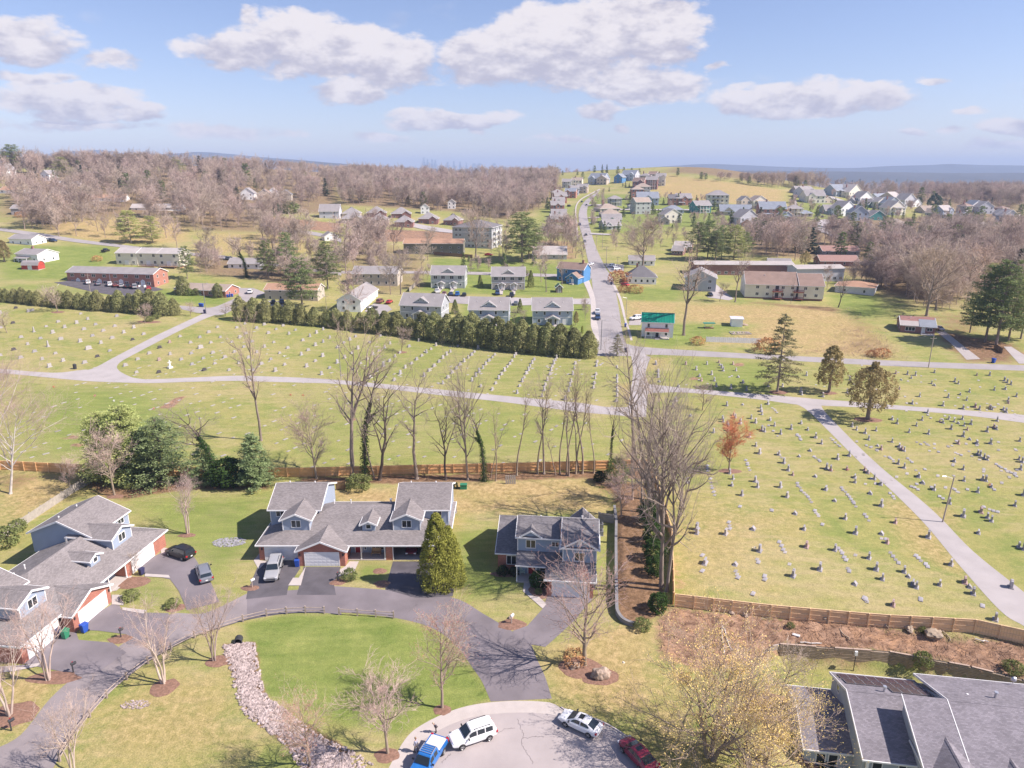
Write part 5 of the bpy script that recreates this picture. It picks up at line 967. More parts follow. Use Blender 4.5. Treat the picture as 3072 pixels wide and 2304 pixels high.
L_IVY = tmat('ivy_leaves', (.055,.10,.025)); L_PINE = tmat('pine_needles', (.245,.295,.12)); L_PINE_L = tmat('light_pine_needles', (.42,.45,.17)); L_SPRUCE = tmat('olive_needles', (.25,.235,.12)); L_HEDGE = tmat('magnolia_leaves', (.31,.31,.135), var=.5, scale=.9); L_ARB = tmat('golden_arborvitae_leaves', (.33,.345,.075), var=.5, scale=1.5)
L_BUSH = tmat('bush_leaves', (.22,.25,.09), var=.4); L_DKB = tmat('dark_bush_leaves', (.04,.065,.03), var=.4); L_YEL = tmat('yellow_spring_leaves', (.80,.60,.24), var=.25, scale=1.2); L_OLIVE = tmat('olive_tree_leaves', (.37,.30,.14), var=.35, scale=.8); L_WPINE = tmat('blue_green_needles', (.31,.385,.175)); L_ORG = tmat('orange_shrub_twigs', (.50,.27,.12))
DARKS = tmat('dark_conifer_needles', (.085,.12,.075))
def tubes(name,segs,n,m,smooth=True):
 """segs: rows p0(3) p1(3) r0 r1 -> one mesh of open tapered tubes"""
 S=np.array(segs,float); p0,p1,r0,r1=S[:,:3],S[:,3:6],S[:,6],S[:,7]
 d=p1-p0; d /= np.maximum(np.linalg.norm(d,axis=1,keepdims=True),1e-6)
 ref=np.where(np.abs(d[:,2:3]) < .9,[[0,0,1.]],[[1.,0,0]]); a=np.cross(d,ref); a /= np.linalg.norm(a,axis=1,keepdims=True); b=np.cross(d,a)
 t=np.arange(n)*2*np.pi/n; c,s=np.cos(t),np.sin(t)
 off=a[:,None,:]*c[None,:,None]+b[:,None,:]*s[None,:,None]
 V=np.concatenate([p0[:,None]+off*r0[:,None,None],p1[:,None]+off*r1[:,None,None]],1).reshape(-1,3)
 k=np.arange(n); k2=(k+1) % n; q=np.stack([k,k2,n+k2,n+k],-1)
 F=(np.arange(len(S))[:,None,None]*2*n+q[None]).reshape(-1,4)
 return fastmesh(name,V,F,m,smooth)
def leaves(name,P,size,m,rg,nrm=None,flat=.0,aspect=.6):
 """leaf-sized quads at points P"""
 P=np.asarray(P,float); n=len(P); d=rg.normal(size=(n,3)); d[:,2] *= (1-flat); d /= np.linalg.norm(d,axis=1,keepdims=True)
 if nrm is not None: nn=np.asarray(nrm)+rg.normal(size=(n,3))*.55
 else: nn=rg.normal(size=(n,3)); nn[:,2]=np.abs(nn[:,2])+flat*2
 b=np.cross(nn,d); b /= np.maximum(np.linalg.norm(b,axis=1,keepdims=True),1e-6); s=(size*rg.uniform(.6,1.3,n))[:,None]
 d=d*s; b=b*s*aspect
 V=np.stack([P-d*.5,P+b*.5,P+d*.5,P-b*.5],1).reshape(-1,3); F=np.arange(4*n).reshape(-1,4)
 return fastmesh(name,V,F,m)
def grow(seed, h, r, clear=.3, nb=16, up=.6, spread=.34, l2=6, l3=5, l4=3, shape='oval', stems=1, lean=.0, wob=.05, top=.96, tw=.011, fork=False, stem_spread=.16):
 R=random.Random(seed); trunk,twig,tips=[],[],[]
 def branch(p,d,L,r0,lev,segn,store,bend=.12,lift=.1,r1k=.35):
  pts=[p]; q=p.copy(); dd=d.normalized()
  for i in range(segn):
   dd=(dd+Vector((R.gauss(0,bend),R.gauss(0,bend),R.gauss(0,bend)+lift))).normalized(); n_=q+dd*(L/segn); a,b=r0*(1-(1-r1k)*i/segn),r0*(1-(1-r1k)*(i+1)/segn)
   store.append((*q,*n_,a,b)); q=n_; pts.append(q)
  return pts
 def along(pts,t):
  f=t*(len(pts)-1); i=min(int(f),len(pts)-2); return pts[i].lerp(pts[i+1],f-i),(pts[i+1]-pts[i]).normalized()
 def side(d,ang):
  a=d.orthogonal().normalized(); b=d.cross(a); t=R.uniform(0,2*math.pi); s=a*math.cos(t)+b*math.sin(t); return (d*math.cos(ang)+s*math.sin(ang)).normalized()
 prof = {'oval': lambda t: .35+1.0*math.sin(math.pi*min(1, .12+t*.9)), 'vase': lambda t: .75+.35*t, 'round': lambda t: 1.15*math.sqrt(max(.08, 1-(2*t-.85)**2)), 'tall': lambda t: .65+.5*math.sin(math.pi*t), 'cone': lambda t: 1.25-t}[shape]
 for s in range(stems):
  az=2*math.pi*s/stems+R.uniform(-.4,.4); tilt=(stem_spread*R.uniform(.6,1.5) if stems > 1 else lean)
  d=Vector((math.cos(az)*tilt,math.sin(az)*tilt,1)); hh=h*(R.uniform(.8,1.0) if stems > 1 else 1)
  pts=branch(Vector((math.cos(az)*r*1.2,math.sin(az)*r*1.2,-.15)) if stems > 1 else Vector((0,0,-.15)),d,hh*top,r,0,10,trunk,wob,.02,.12)
  if R: trunk.append((*pts[0],*(pts[0].lerp(pts[1],.35)),r*1.5,r*.98))
  if fork:
   for _ in range(2):
    p,dd=along(pts,R.uniform(.3,.5)); f=branch(p,(dd+side(dd,1.1)*.55),hh*.5,r*.55,0,6,trunk,.08,.06,.25)
    for k in range(nb//2): limb(f,R,.25+.75*(k+.5)/(nb//2),branch,along,side,trunk,twig,tips,hh*spread*.7,r*.26,l2,l3,l4,up,tw)
  for k in range(nb):
   t=clear+(top-clear)*(k+R.random())/nb; u=(t-clear)/(1-clear)
   limb(pts,R,min(.99,t/top),branch,along,side,trunk,twig,tips,hh*spread*prof(u)*R.uniform(.75,1.2),max(.018,r*.42*(1-.75*u)),l2,l3,l4,up,tw)
 return trunk,twig,tips
def limb(pts,R,t,branch,along,side,trunk,twig,tips,L,r0,l2,l3,l4,up,tw):
 p,d=along(pts,t); ang=1.25-.75*up+R.uniform(-.15,.15); b1=branch(p,side(d,ang),L,r0,1,5,trunk,.13,.05+.10*up,.3)
 for j in range(l2):
  q,e=along(b1,.25+.75*(j+R.random())/l2); L2=L*.48*R.uniform(.6,1.2); b2=branch(q,side(e,R.uniform(.5,.95)),L2,max(tw*1.6,r0*.38),2,3,twig,.16,.08,.4)
  for k in range(l3):
   s,f=along(b2,.2+.8*(k+R.random())/l3); L3=L2*.5*R.uniform(.6,1.3); b3=branch(s,side(f,R.uniform(.4,.9)),L3,tw*1.15,3,2,twig,.15,.06,.6)
   tips.append(tuple(b3[-1]))
   for m_ in range(l4):
    w,g=along(b3,.25+.75*(m_+R.random())/l4); b4=branch(w,side(g,R.uniform(.3,.8)),L3*.55*R.uniform(.6,1.3),tw,4,1,twig,.1,.03,.7); tips.append(tuple(b4[-1]))
PROTO={}
def proto_bare(key,name,bark,twm,lev=None,leaf=None,ivy=0,**k):
 seed = k.pop('seed'); trunk, twig, tips = grow(seed, **k); rg = np.random.default_rng(seed)
 ms = [('trunk', tubes('trunk', trunk, 7, bark)),('crown', tubes("crown", twig, 3, twm))]
 if leaf:
  m, sz, mult, jit = leaf; T = np.repeat(np.array(tips), mult, 0); T = T + rg.normal(0, jit, T.shape); ms.append(('foliage', leaves('foliage', T, sz, m, rg)))
 if ivy:
  P,Nn=[],[]
  S = np.array([s for s in trunk if s[6] > k['r']*.3 and s[2] < k['h']*ivy]); w = np.linalg.norm(S[:, 3:6]-S[:, :3], axis=1)*(S[:, 6]+.2); idx = rg.choice(len(S), 2600, p=w/w.sum()); t = rg.random((2600, 1)); C = S[idx, :3]*(1-t) + S[idx, 3:6]*t
  a = rg.random(2600)*2*np.pi; nn = np.stack([np.cos(a), np.sin(a), rg.normal(0, .3, 2600)], -1); fade = (1-np.clip(C[:, 2]/(k['h']*ivy), 0, 1))[:, None]**.5
  ms.append(('ivy', leaves('ivy', C + nn*(S[idx, 6:7]*1.05 + (.08+.75*fade*rg.random((2600, 1))**1.6)), .26, L_IVY, rg, nn)))
 PROTO[key]=(name,ms); return key
def leafy(seed,h,prof,n,size,m,nclump=60,cl=.35,flat=.2,z0=.0,fill=.25,aspect=.65):
 """clumps of leaves spread over a profile of revolution; prof(t) gives radius at height fraction t"""
 rg=np.random.default_rng(seed); P,Nn=[],[]
 per=n//nclump
 for c in range(nclump):
  t=(c+rg.random())/nclump; t=t**.85; R=prof(t); az=c*2.39996+rg.normal(0,.25); dep=1-fill*rg.random(); ctr=np.array([math.cos(az)*R*dep*.86,math.sin(az)*R*dep*.86,z0+(h-z0)*t]); cr=cl*(.55+.6*R)*rg.uniform(.75,1.3)
  d=rg.normal(size=(per,3)); d /= np.linalg.norm(d,axis=1,keepdims=True); out=np.array([math.cos(az),math.sin(az),.35]); flip=(d@out) < -.35; d[flip] *= -1
  P.append(ctr+d*cr*(.55+.5*rg.random((per,1)))); Nn.append(d*.8+out*.5)
 return leaves('foliage', np.concatenate(P), size, m, rg, np.concatenate(Nn), flat, aspect)
def conifer(seed,h,rad,m,bark,base=.12,whorls=22,per=6,clump=10,size=.42,gap=.0,droop=-.1,prof=None,r=None,thick=.28):
 R=random.Random(seed); rg=np.random.default_rng(seed); trunk=[(0,0,-.2,0,0,h*.5,(r or h*.016),(r or h*.016)*.6),(0,0,h*.5,0,0,h*.98,(r or h*.016)*.6,.02)]; P=[]
 prof=prof or (lambda t: (1-t)**.8)
 for w in range(whorls):
  t=base+(1-base)*(w+R.random()*.6)/whorls; z=h*t; L0=rad*prof((t-base)/(1-base))
  for b in range(per):
   if R.random() < gap: continue
   az=w*1.3+2*math.pi*b/per+R.gauss(0,.3); L=max(.25,L0*R.uniform(.65,1.15)); tip=Vector((math.cos(az)*L,math.sin(az)*L,droop*L+L*R.uniform(.0,.28)))
   z=h*min(.97,t+R.uniform(-.6,.6)*(1-base)/whorls)
   trunk.append((0,0,z,*(Vector((0,0,z))+tip),max(.02,.012*L+.02),.012))
   k=max(3,int(clump*(L/rad+.25))); u=.3+.75*rg.random(k)**.8; C=np.array([0,0,z])+np.outer(u,np.array(tip)); nper=9
   Q=np.repeat(C,nper,0); sp=thick*(.5+.5*L/rad)*rad*.28; Q=Q+rg.normal(0,1,Q.shape)*[sp,sp,sp*.55]; P.append(Q)
 return tubes('trunk', trunk, 6, bark), leaves('foliage', np.concatenate(P), size, m, rg, None, .55, .5)
def place(key, loc, s=1.0, rz=None, label=None, group=None, cat='tree', sz=None, skip=()):
 name,ms=PROTO[key]; rz=rnd.uniform(0,6.28) if rz is None else rz
 o=link(name,None,None,loc,rz,(s,s,s*(sz or 1))); tag(o,label,cat,group)
 for pn,me in ms:
  if pn in skip: continue
  link(pn,me,o)
 return o
SH = {'hedge': lambda t: 1.75*max(.05, 1-max(0, (t-.35)/.67)**2.1)*(.85+.15*min(1, t*5)), 'cone': lambda t: 2.45*(1-t)**.72*min(1, .78+t*2)+.1, 'ball': lambda t: math.sqrt(max(.03, 1-(2*t-.9)**2)), 'egg': lambda t: 1.1*math.sqrt(max(.02, 1-abs(2*t-.75)**2.3)), 'col': lambda t: .55*math.sqrt(max(.03, 1-(max(0, t-.3)/.72)**2))}
# prototypes -------------------------------------------------------------
proto_bare('tall1', 'bare_tree', BARK, TW_GREY, seed=3, h=21, r=.38, clear=.40, nb=14, up=.5, spread=.24, l2=6, l3=5, l4=2, shape='tall', wob=.05)
proto_bare('tall2', 'bare_tree', BARK, TW_TAN, seed=8, h=20, r=.34, clear=.34, nb=12, up=.55, spread=.26, l2=5, l3=5, l4=2, shape='vase', wob=.07, fork=True)
proto_bare('thin', 'bare_tree', BARK_TAN, TW_TAN, seed=5, h=17, r=.17, clear=.5, nb=11, up=.85, spread=.15, l2=4, l3=4, l4=2, shape='tall', wob=.04)
proto_bare('thin2', 'bare_tree', BARK, TW_GREY, seed=15, h=16, r=.15, clear=.42, nb=10, up=.7, spread=.17, l2=4, l3=4, l4=2, shape='tall', wob=.07, lean=.05)
proto_bare('crook', 'bare_tree', BARK_DK, TW_GREY, seed=21, h=15, r=.30, clear=.3, nb=10, up=.4, spread=.30, l2=5, l3=4, l4=2, shape='vase', wob=.15, lean=.12, fork=True)
proto_bare('ivyt', 'ivy_clad_tree', BARK_DK, TW_GREY, seed=31, h=19, r=.33, clear=.45, nb=12, up=.75, spread=.22, l2=5, l3=4, l4=2, shape='tall', wob=.06, ivy=.62)
proto_bare('huge', 'bare_tree', BARK, TW_GREY, seed=46, h=24, r=.55, clear=.2, nb=18, up=.3, spread=.40, l2=6, l3=5, l4=2, shape='oval', wob=.09, fork=True)
proto_bare('birch', 'multi_stem_birch', BARK_PALE, TW_PALE, seed=52, h=11.5, r=.14, clear=.35, nb=11, up=.8, spread=.24, l2=5, l3=4, l4=2, shape='oval', stems=4, wob=.05, tw=.008)
proto_bare('birch2', 'multi_stem_birch', BARK_PALE, TW_PALE, seed=57, h=11, r=.15, clear=.3, nb=12, up=.8, spread=.25, l2=5, l3=4, l4=2, shape='oval', stems=3, wob=.05, tw=.008)
proto_bare('orna', 'bare_ornamental_tree', BARK_TAN, TW_PALE, seed=61, h=8, r=.15, clear=.2, nb=22, up=.6, spread=.42, l2=7, l3=6, l4=3, shape='round', wob=.04, tw=.008)
proto_bare('maple', 'bare_maple', BARK_TAN, TW_PALE, seed=66, h=10, r=.22, clear=.18, nb=22, up=.62, spread=.4, l2=7, l3=5, l4=2, shape='round', wob=.04, tw=.008, leaf=(TW_RED, .07, 1, .04))
proto_bare('redbud', 'bare_maple', BARK_TAN, TW_TAN, seed=68, h=9, r=.17, clear=.2, nb=22, up=.6, spread=.4, l2=7, l3=6, l4=2, shape='round', wob=.04, tw=.008, leaf=(TW_RED, .10, 1, .04))
proto_bare('orange', 'orange_twigged_tree', BARK_TAN, TW_ORANGE, seed=71, h=7, r=.16, clear=.2, nb=22, up=.7, spread=.46, l2=8, l3=6, l4=4, shape='vase', wob=.05, tw=.013)
proto_bare('yellow', 'yellow_leafed_tree', BARK, TW_TAN, seed=77, h=9.0, r=.20, clear=.12, nb=15, up=.4, spread=.6, l2=7, l3=5, l4=2, shape='round', stems=3, stem_spread=.3, wob=.06, leaf=(L_YEL, .115, 3, .16))
proto_bare('wood1', 'bare_tree', BARK_W, TW_PINK, seed=81, h=17, r=.24, clear=.2, nb=15, up=.6, spread=.36, l2=7, l3=5, l4=2, shape='oval', tw=.045)
proto_bare('wood2', 'bare_tree', BARK_W, TW_WGREY, seed=83, h=16, r=.22, clear=.16, nb=15, up=.55, spread=.40, l2=7, l3=5, l4=2, shape='round', tw=.045)
proto_bare('wood3', 'bare_tree', BARK_W, TW_PINK, seed=85, h=15, r=.2, clear=.2, nb=14, up=.65, spread=.36, l2=7, l3=5, l4=2, shape='vase', tw=.045)
proto_bare('wide', 'bare_tree', BARK, TW_TAN, seed=88, h=16, r=.36, clear=.18, nb=20, up=.55, spread=.46, l2=8, l3=6, l4=2, shape='round', tw=.024)
proto_bare('small', 'bare_ornamental_tree', BARK_TAN, TW_PINK, seed=91, h=7, r=.14, clear=.2, nb=16, up=.6, spread=.42, l2=6, l3=5, l4=2, shape='round', tw=.016)
proto_bare('syc', 'white_barked_tree', BARK_WHITE, TW_PALE, seed=95, h=21, r=.30, clear=.22, nb=22, up=.5, spread=.42, l2=8, l3=6, l4=3, shape='oval', tw=.010)
for i,sd_ in enumerate((1,2,3)):
 PROTO['hedge%d' % i] = ('hedge_tree', [('trunk', tubes('trunk', [(0,0,-.2,0,0,3,.14,.08)], 6, BARK_DK)),('foliage', leafy(100+sd_, 5.6, SH['hedge'], 5600, .27, L_HEDGE, 64, .50, fill=.25))])
PROTO['arb'] = ('arborvitae', [('trunk', tubes('trunk', [(0,0,-.2,0,0,9,.3,.08)], 6, BARK_DK)),('foliage', leafy(120, 11.0, lambda t: 3.3*(1-t)**.62*min(1, .72+t*2)+.08, 17000, .24, L_ARB, 210, .36, fill=.3, flat=.0))])
PROTO['bush'] = ('bush', [('foliage', leafy(130, 1.5, SH['ball'], 1500, .16, L_BUSH, 40, .3, flat=0))]); PROTO['dkbush'] = ('bush', [('foliage', leafy(131, 1.8, SH['ball'], 1700, .18, L_DKB, 40, .32, flat=0))])
PROTO['rhodo'] = ('rhododendron', [('stem', tubes('stem', [(0,0,-.2,.1,0,1,.08,.05)], 5, BARK_DK)),('foliage', leafy(132, 3.0, lambda t: 1.5*SH['ball'](t), 3200, .24, L_IVY, 60, .34, flat=0))])
PROTO['orgbush'] = ('orange_shrub', [('foliage', leafy(133, 1.6, lambda t: 1.3*SH['ball'](t), 1300, .15, L_ORG, 40, .3, flat=0))])
PROTO['colshrub'] = ('column_shrub', [('foliage', leafy(134, 3.4, SH['col'], 2000, .17, L_ARB, 50, .3, flat=0))]); PROTO['conegrn'] = ('cone_evergreen', [('trunk', tubes('trunk', [(0,0,-.2,0,0,4,.12,.04)], 5, BARK_DK)),('foliage', leafy(135, 5.0, lambda t: 1.5*(1-t)**.7+.06, 3800, .22, L_BUSH, 80, .3, flat=0))])
PROTO['darkround'] = ('dark_evergreen', [('trunk', tubes('trunk', [(0,0,-.2,0,0,5,.3,.2)], 6, BARK_DK)),('foliage', leafy(136, 10, lambda t: 4.8*SH['egg'](t), 4200, .6, DARKS, 110, .25))])
PROTO['olive'] = ('leafy_cemetery_tree', [('trunk', tubes('trunk', [(0,0,-.2,0,0,3,.42,.34),(0,0,3,.6,0,7,.3,.12),(0,0,3,-.7,.2,7,.25,.1)], 7, BARK)),('foliage', leafy(137, 11.5, lambda t: 4.6*SH['egg'](t), 11000, .30, L_OLIVE, 240, .20, z0=2.6, fill=.55))])
PROTO['olive2'] = ('leafy_cemetery_tree', [('trunk', tubes('trunk', [(0,0,-.2,0,0,3,.3,.24),(0,0,3,.3,0,6,.2,.08)], 7, BARK)),('foliage', leafy(138, 10, lambda t: 3.3*(1-t)**.5*min(1, .6+2*t)+.15, 7000, .30, L_OLIVE, 170, .24, z0=1.8, fill=.6))])
def pc(key,name,*a,**k):
 t, f = conifer(*a, **k); PROTO[key] = (name, [('trunk', t),('foliage', f)])
pc('pine', 'pine_tree', 141, 19, 5.2, L_PINE, BARK, base=.2, whorls=20, per=6, clump=11, size=.46, gap=.12, prof=lambda t: .35+.85*math.sin(math.pi*min(1, .15+t*.85))*(1-.55*t))
pc('pineL', 'pine_tree', 142, 17, 5.4, L_PINE_L, BARK_TAN, base=.12, whorls=18, per=6, clump=11, size=.46, gap=.1, prof=lambda t: .3+.9*math.sin(math.pi*min(1, .2+t*.8))*(1-.4*t))
pc('wpine', 'white_pine', 143, 12.5, 4.0, L_WPINE, BARK_DK, base=.04, whorls=24, per=7, clump=12, size=.36, gap=.03, prof=lambda t: (1-t)**.65*.95+.08, thick=.34)
pc('dpine', 'pine_tree', 144, 14.5, 5.2, L_WPINE, BARK_DK, base=.03, whorls=24, per=7, clump=10, size=.38, gap=.12, prof=lambda t: (1-t)**.5*.9+.12, thick=.34)
pc('lpine', 'pine_tree', 145, 14.0, 4.6, L_PINE_L, BARK_DK, base=.05, whorls=22, per=7, clump=12, size=.36, gap=.07, prof=lambda t: (1-t)**.5*.9+.14, thick=.34)
pc('spruce', 'spruce_tree', 146, 15.5, 4.6, L_SPRUCE, BARK, base=.16, whorls=21, per=7, clump=12, size=.30, gap=.2, droop=-.22, prof=lambda t: (1-t)**.75+.06, thick=.2)
pc('fpine', 'pine_tree', 147, 18, 4.6, L_PINE, BARK, base=.15, whorls=13, per=6, clump=7, size=.85, gap=.1, prof=lambda t: .4+.8*math.sin(math.pi*min(1, .15+t*.85))*(1-.6*t))
pc('fdark', 'conifer_tree', 148, 18, 3.8, DARKS, BARK_DK, base=.06, whorls=14, per=6, clump=7, size=.9, gap=.03, prof=lambda t: (1-t)**.7+.08)
pc('fcone', 'conifer_tree', 149, 11, 2.4, L_PINE, BARK_DK, base=.03, whorls=13, per=6, clump=7, size=.6, gap=.0, prof=lambda t: (1-t)**.75+.05)
def hpx(r,xb,yb,yt):           # base point and height so that the top reaches image row yt
 p=at(r,xb,yb); x0,y0,s=REG[r]; v=(y0+yt*s-CYP)/FPX; el=-(math.atan(v)+PITCH); d=math.hypot(p.x,p.y)*1.0
 return p,max(.5,CAMZ+math.tan(el)*p.y - p.z)
PH=dict(tall1=21,tall2=20,thin=17,thin2=16,crook=15,ivyt=19,huge=24,birch=11.5,birch2=11,orna=8,maple=10,redbud=9,orange=7,yellow=9.0,wood1=17,wood2=16,wood3=15,wide=16,small=7,syc=21,hedge0=5.6,hedge1=5.6,hedge2=5.6,arb=11,bush=1.5,dkbush=1.8,rhodo=3,orgbush=1.6,colshrub=3.4,conegrn=5,darkround=10,olive=11.5,olive2=10,pine=19,pineL=17,wpine=12.5,dpine=14.5,lpine=14,spruce=15.5,fpine=18,fdark=18,fcone=11)
WIDE=dict(huge=.62,lpine=1.15,dpine0=1,dpine=1.2,wpine=1.15,pine=1.15,pineL=1.2,arb=.96)
def T(key, r, xb, yb, yt, label=None, group=None, cat='tree', rz=None, wide=1.0, skip=()):
 p,hh=hpx(r,xb,yb,yt); s=hh/PH[key]; wide *= WIDE.get(key,1)
 if key[:5] == 'hedge': s *= rnd.uniform(.98, 1.3)
 if key in ('pine', 'pineL', 'dpine', 'lpine', 'wpine', 'spruce'): s *= 1.06
 o=place(key,p,s,rz,label,group,cat,None,skip); o.scale=(s*wide,s*wide,s); return o
# trees and shrubs near the houses -----------------------------------------
T('arb', 'R5', 1455, 1085, 575, 'large golden green arborvitae in front of the open garage, taller left peak', None, rz=.4); T('arb', 'R5', 1535, 1080, 665, 'golden green arborvitae grown against the taller one, right peak', None, rz=2.4)
g_ = 'multi stemmed pale birches along the drive'
T('birch', 'B1', 315, 735, 190, 'pale birch in the mulch strip beside the middle left mailbox', g_); T('birch2', 'B1', 60, 968, 430, 'pale birch at the left edge above the daffodil bed', g_); T('birch2', 'B1', 1062, 757, 235, 'pale birch beside the drive left of the rock swale, nearer of two', g_); T('birch', 'B1', 1390, 610, 150, 'pale birch beside the split rail fence above the rock swale', g_)
T('birch', 'B1', 480, 1345, 850, 'pale birch cut by the bottom edge beside the drive', g_); T('birch', 'R4', 1335, 715, 300, 'pale birch with pink twigs alone on the lawn behind the dark car', g_)
T('orna', 'R4', 815, 440, 40, 'bare round crowned tree with reddish top by the back fence', None, wide=1.05); T('orna', 'R4', 500, 405, 215, 'small thin bare tree by the grey picket fence')
T('syc', 'R4', 75, 430, -150, 'tall pale barked bare tree at the left edge before the board fence', None, wide=1.1)
T('syc', 'R4', -60, 420, -330, 'white branched bare tree reaching in from the left edge', None)
T('maple', 'B2', 1668, 545, -60, 'broad bare maple with pink buds in the round mulch bed by the drive', None, wide=1.1); T('redbud', 'B2', 722, 830, 310, 'bare tree with red budded top at the right rim of the green oval', None, wide=.95)
T('orna', 'B2', 362, 1130, 640, 'round bare tree on the lawn left of the white police style car', None, wide=1.05); T('redbud', 'B1', 2010, 1290, 890, 'bare reddish tree in front of the rock swale at the bottom', None)
T('yellow', 'B3', 440, 985, 450, 'large yellow leafed spring tree beside the solar panel house', None, wide=1.08, rz=1.0); T('yellow', 'B3', 700, 1130, 720, 'yellow leafed tree low in front of the pale blue house wall', None, wide=1.0, rz=3.0)
T('small', 'B3', 825, 665, 400, 'small pinkish bare tree at the corner of the solar panel house', None); T('small', 'R4', 960, 1010, 880, 'small bare shrub tree by the left porch', None)
g_ = 'bare trees along the back board fence'
for (k, x, yb, yt, w, lab) in (('orna', 100, 975, 600, 1.0, 'round bushy bare tree leftmost in front of the board fence'),('tall2', 318, 955, 130, 1.0, 'tall crooked bare tree behind the left roof, dark trunk leaning left'),('ivyt', 398, 990, 260, .9, 'ivy wrapped tree between two crooked bare trees'),('thin2', 450, 985, 420, 1.0, 'slim bare tree right of the ivy wrapped trunk'),('crook', 478, 985, 400, .9, 'leaning dark bare tree right of the ivy wrapped trunk'),('tall1', 705, 978, 360, 1.0, 'straight tall bare tree with thick trunk between the two house roofs'),('crook', 880, 985, 530, .8, 'short crooked bare tree with a bent trunk behind the right roof'),('huge', 1012, 985, 330, .72, 'large forked bare tree with dark ivied trunk behind the lawn'),('ivyt', 1112, 990, 520, 1.0, 'slim tree thickly covered in green ivy left of the wooden pallet'),('thin', 1180, 992, 560, 1.0, 'thin pale bare tree just left of the wooden pallet'),('thin2', 1150, 970, 640, 1.0, 'thinnest bare sapling beside the ivy covered tree'),('thin', 1308, 958, 430, 1.1, 'pale slim tree standing alone right of the wooden pallet'),('thin', 1432, 950, 380, 1.0, 'tall thin bare tree, left stem of a pair'),('tall1', 1472, 948, 400, .7, 'tall bare tree, right stem of a pair'),('thin2', 1542, 955, 620, 1.0, 'short thin tree between taller stems by the fence'),('thin', 1568, 950, 430, 1.0, 'thin dark stem fourth from the dark round bush'),('thin', 1608, 958, 350, .9, 'thin bare tree with pale trunk, left of three close stems'),('thin2', 1622, 960, 380, 1.0, 'thin bare tree with pale trunk, middle of three close stems'),('thin', 1664, 948, 380, 1.0, 'thin bare tree with ivy flecked trunk, right of three close stems'),('thin2', 1680, 945, 420, 1.0, 'slightly leaning thin tree beside the close stems'),('thin', 1704, 945, 350, 1.1, 'tall thin tree leaning right near the fence end'),('thin', 1773, 945, 480, 1.0, 'slim tree with ivied foot left of the dark round bush'),('ivyt', 1868, 935, 520, .6, 'slim ivy clad tree beside the dark round bush'),('tall1', 2003, 955, 170, .85, 'tall lone bare tree with straight trunk at the lane corner')):
 T(k, 'C5', x, yb, yt, lab, g_, wide=w)
T('tall2', 'C4', 1692, 955, 250, 'tall two stemmed bare tree rising behind the bluish pine', None, wide=.75)
g_ = 'bare trees on the leafy bank'
T('huge', 'R6', 1385, 1085, -290, 'huge twin trunked bare tree on the bank beside the fence corner', g_, wide=.8, rz=.6); T('huge', 'R6', 1425, 1120, -120, 'great bare tree leaning right over the fence corner', g_, wide=.7, rz=2.2)
for (k, x, yb, yt, w, lab) in (('tall2', 1290, 640, -330, 1, 'tall spreading bare tree at the top of the bank, left side'),('tall2', 1240, 560, -60, .8, 'bushy bare tree at the back of the bank by the fence end'),('tall1', 1360, 760, -150, .9, 'bare tree halfway down the bank with tangled crown'),('orna', 1180, 470, 160, 1.2, 'low bushy bare tree beside the dark round bush on the bank'),('crook', 1310, 480, -200, .9, 'crooked bare tree behind the bank beside the cemetery lawn'),('orna', 1100, 590, 330, 1.1, 'low tangled bare shrub tree behind the concrete wall'),('crook', 1400, 640, 40, .8, 'crooked bare tree in the middle of the bank thicket')):
 T(k, 'R6', x, yb, yt, lab, g_, wide=w)
for (x, y, t, lab) in ((1330, 780, 640, 'leafy olive shrub on the bank beside the huge trunks, upper'),(1335, 900, 760, 'leafy shrub on the bank beside the huge trunks, middle'),(1335, 1000, 880, 'leafy shrub on the bank beside the huge trunks, lower'),(1300, 640, 480, 'ivy green shrub under the thicket at the top of the bank')): T('rhodo', 'R6', x, y, t, lab, 'evergreen shrubs on the bank', 'shrub')
T('rhodo', 'R6', 1358, 1262, 1140, 'rounded green shrub at the foot of the bank by the fence corner', None, 'shrub'); T('dkbush', 'R6', 945, 340, 275, 'dark round evergreen bush near the end of the back fence', None, 'shrub', wide=1.1); T('bush', 'R6', 1070, 340, 190, 'yellowish evergreen bush beside the dark round bush', None, 'shrub', wide=.8)
T('lpine', 'C4', 690, 1195, 790, 'light green pine at the left of the evergreen clump', None, wide=.9); T('lpine', 'C4', 840, 1205, 745, 'tallest light green pine in the evergreen clump', None); T('dpine', 'C4', 1060, 1215, 830, 'dark broad pine in the middle of the evergreen clump', None, wide=1.15); T('dpine', 'C4', 930, 1215, 900, 'dark low pine in front of the light green pines', None, wide=1.0)
T('ivyt', 'C4', 1400, 1235, 740, 'leaning ivy smothered tree between the pine clump and the bluish pine', None, wide=1.6); T('wpine', 'C4', 1660, 1245, 930, 'bluish green white pine at the right of the evergreens', None, wide=1.05); T('rhodo', 'C4', 1480, 1235, 1080, 'dark shrub between the evergreens', None, 'shrub', wide=1.5); T('dpine', 'C4', 1330, 1225, 1010, 'dark low evergreen under the ivy smothered tree', None, wide=1.1)
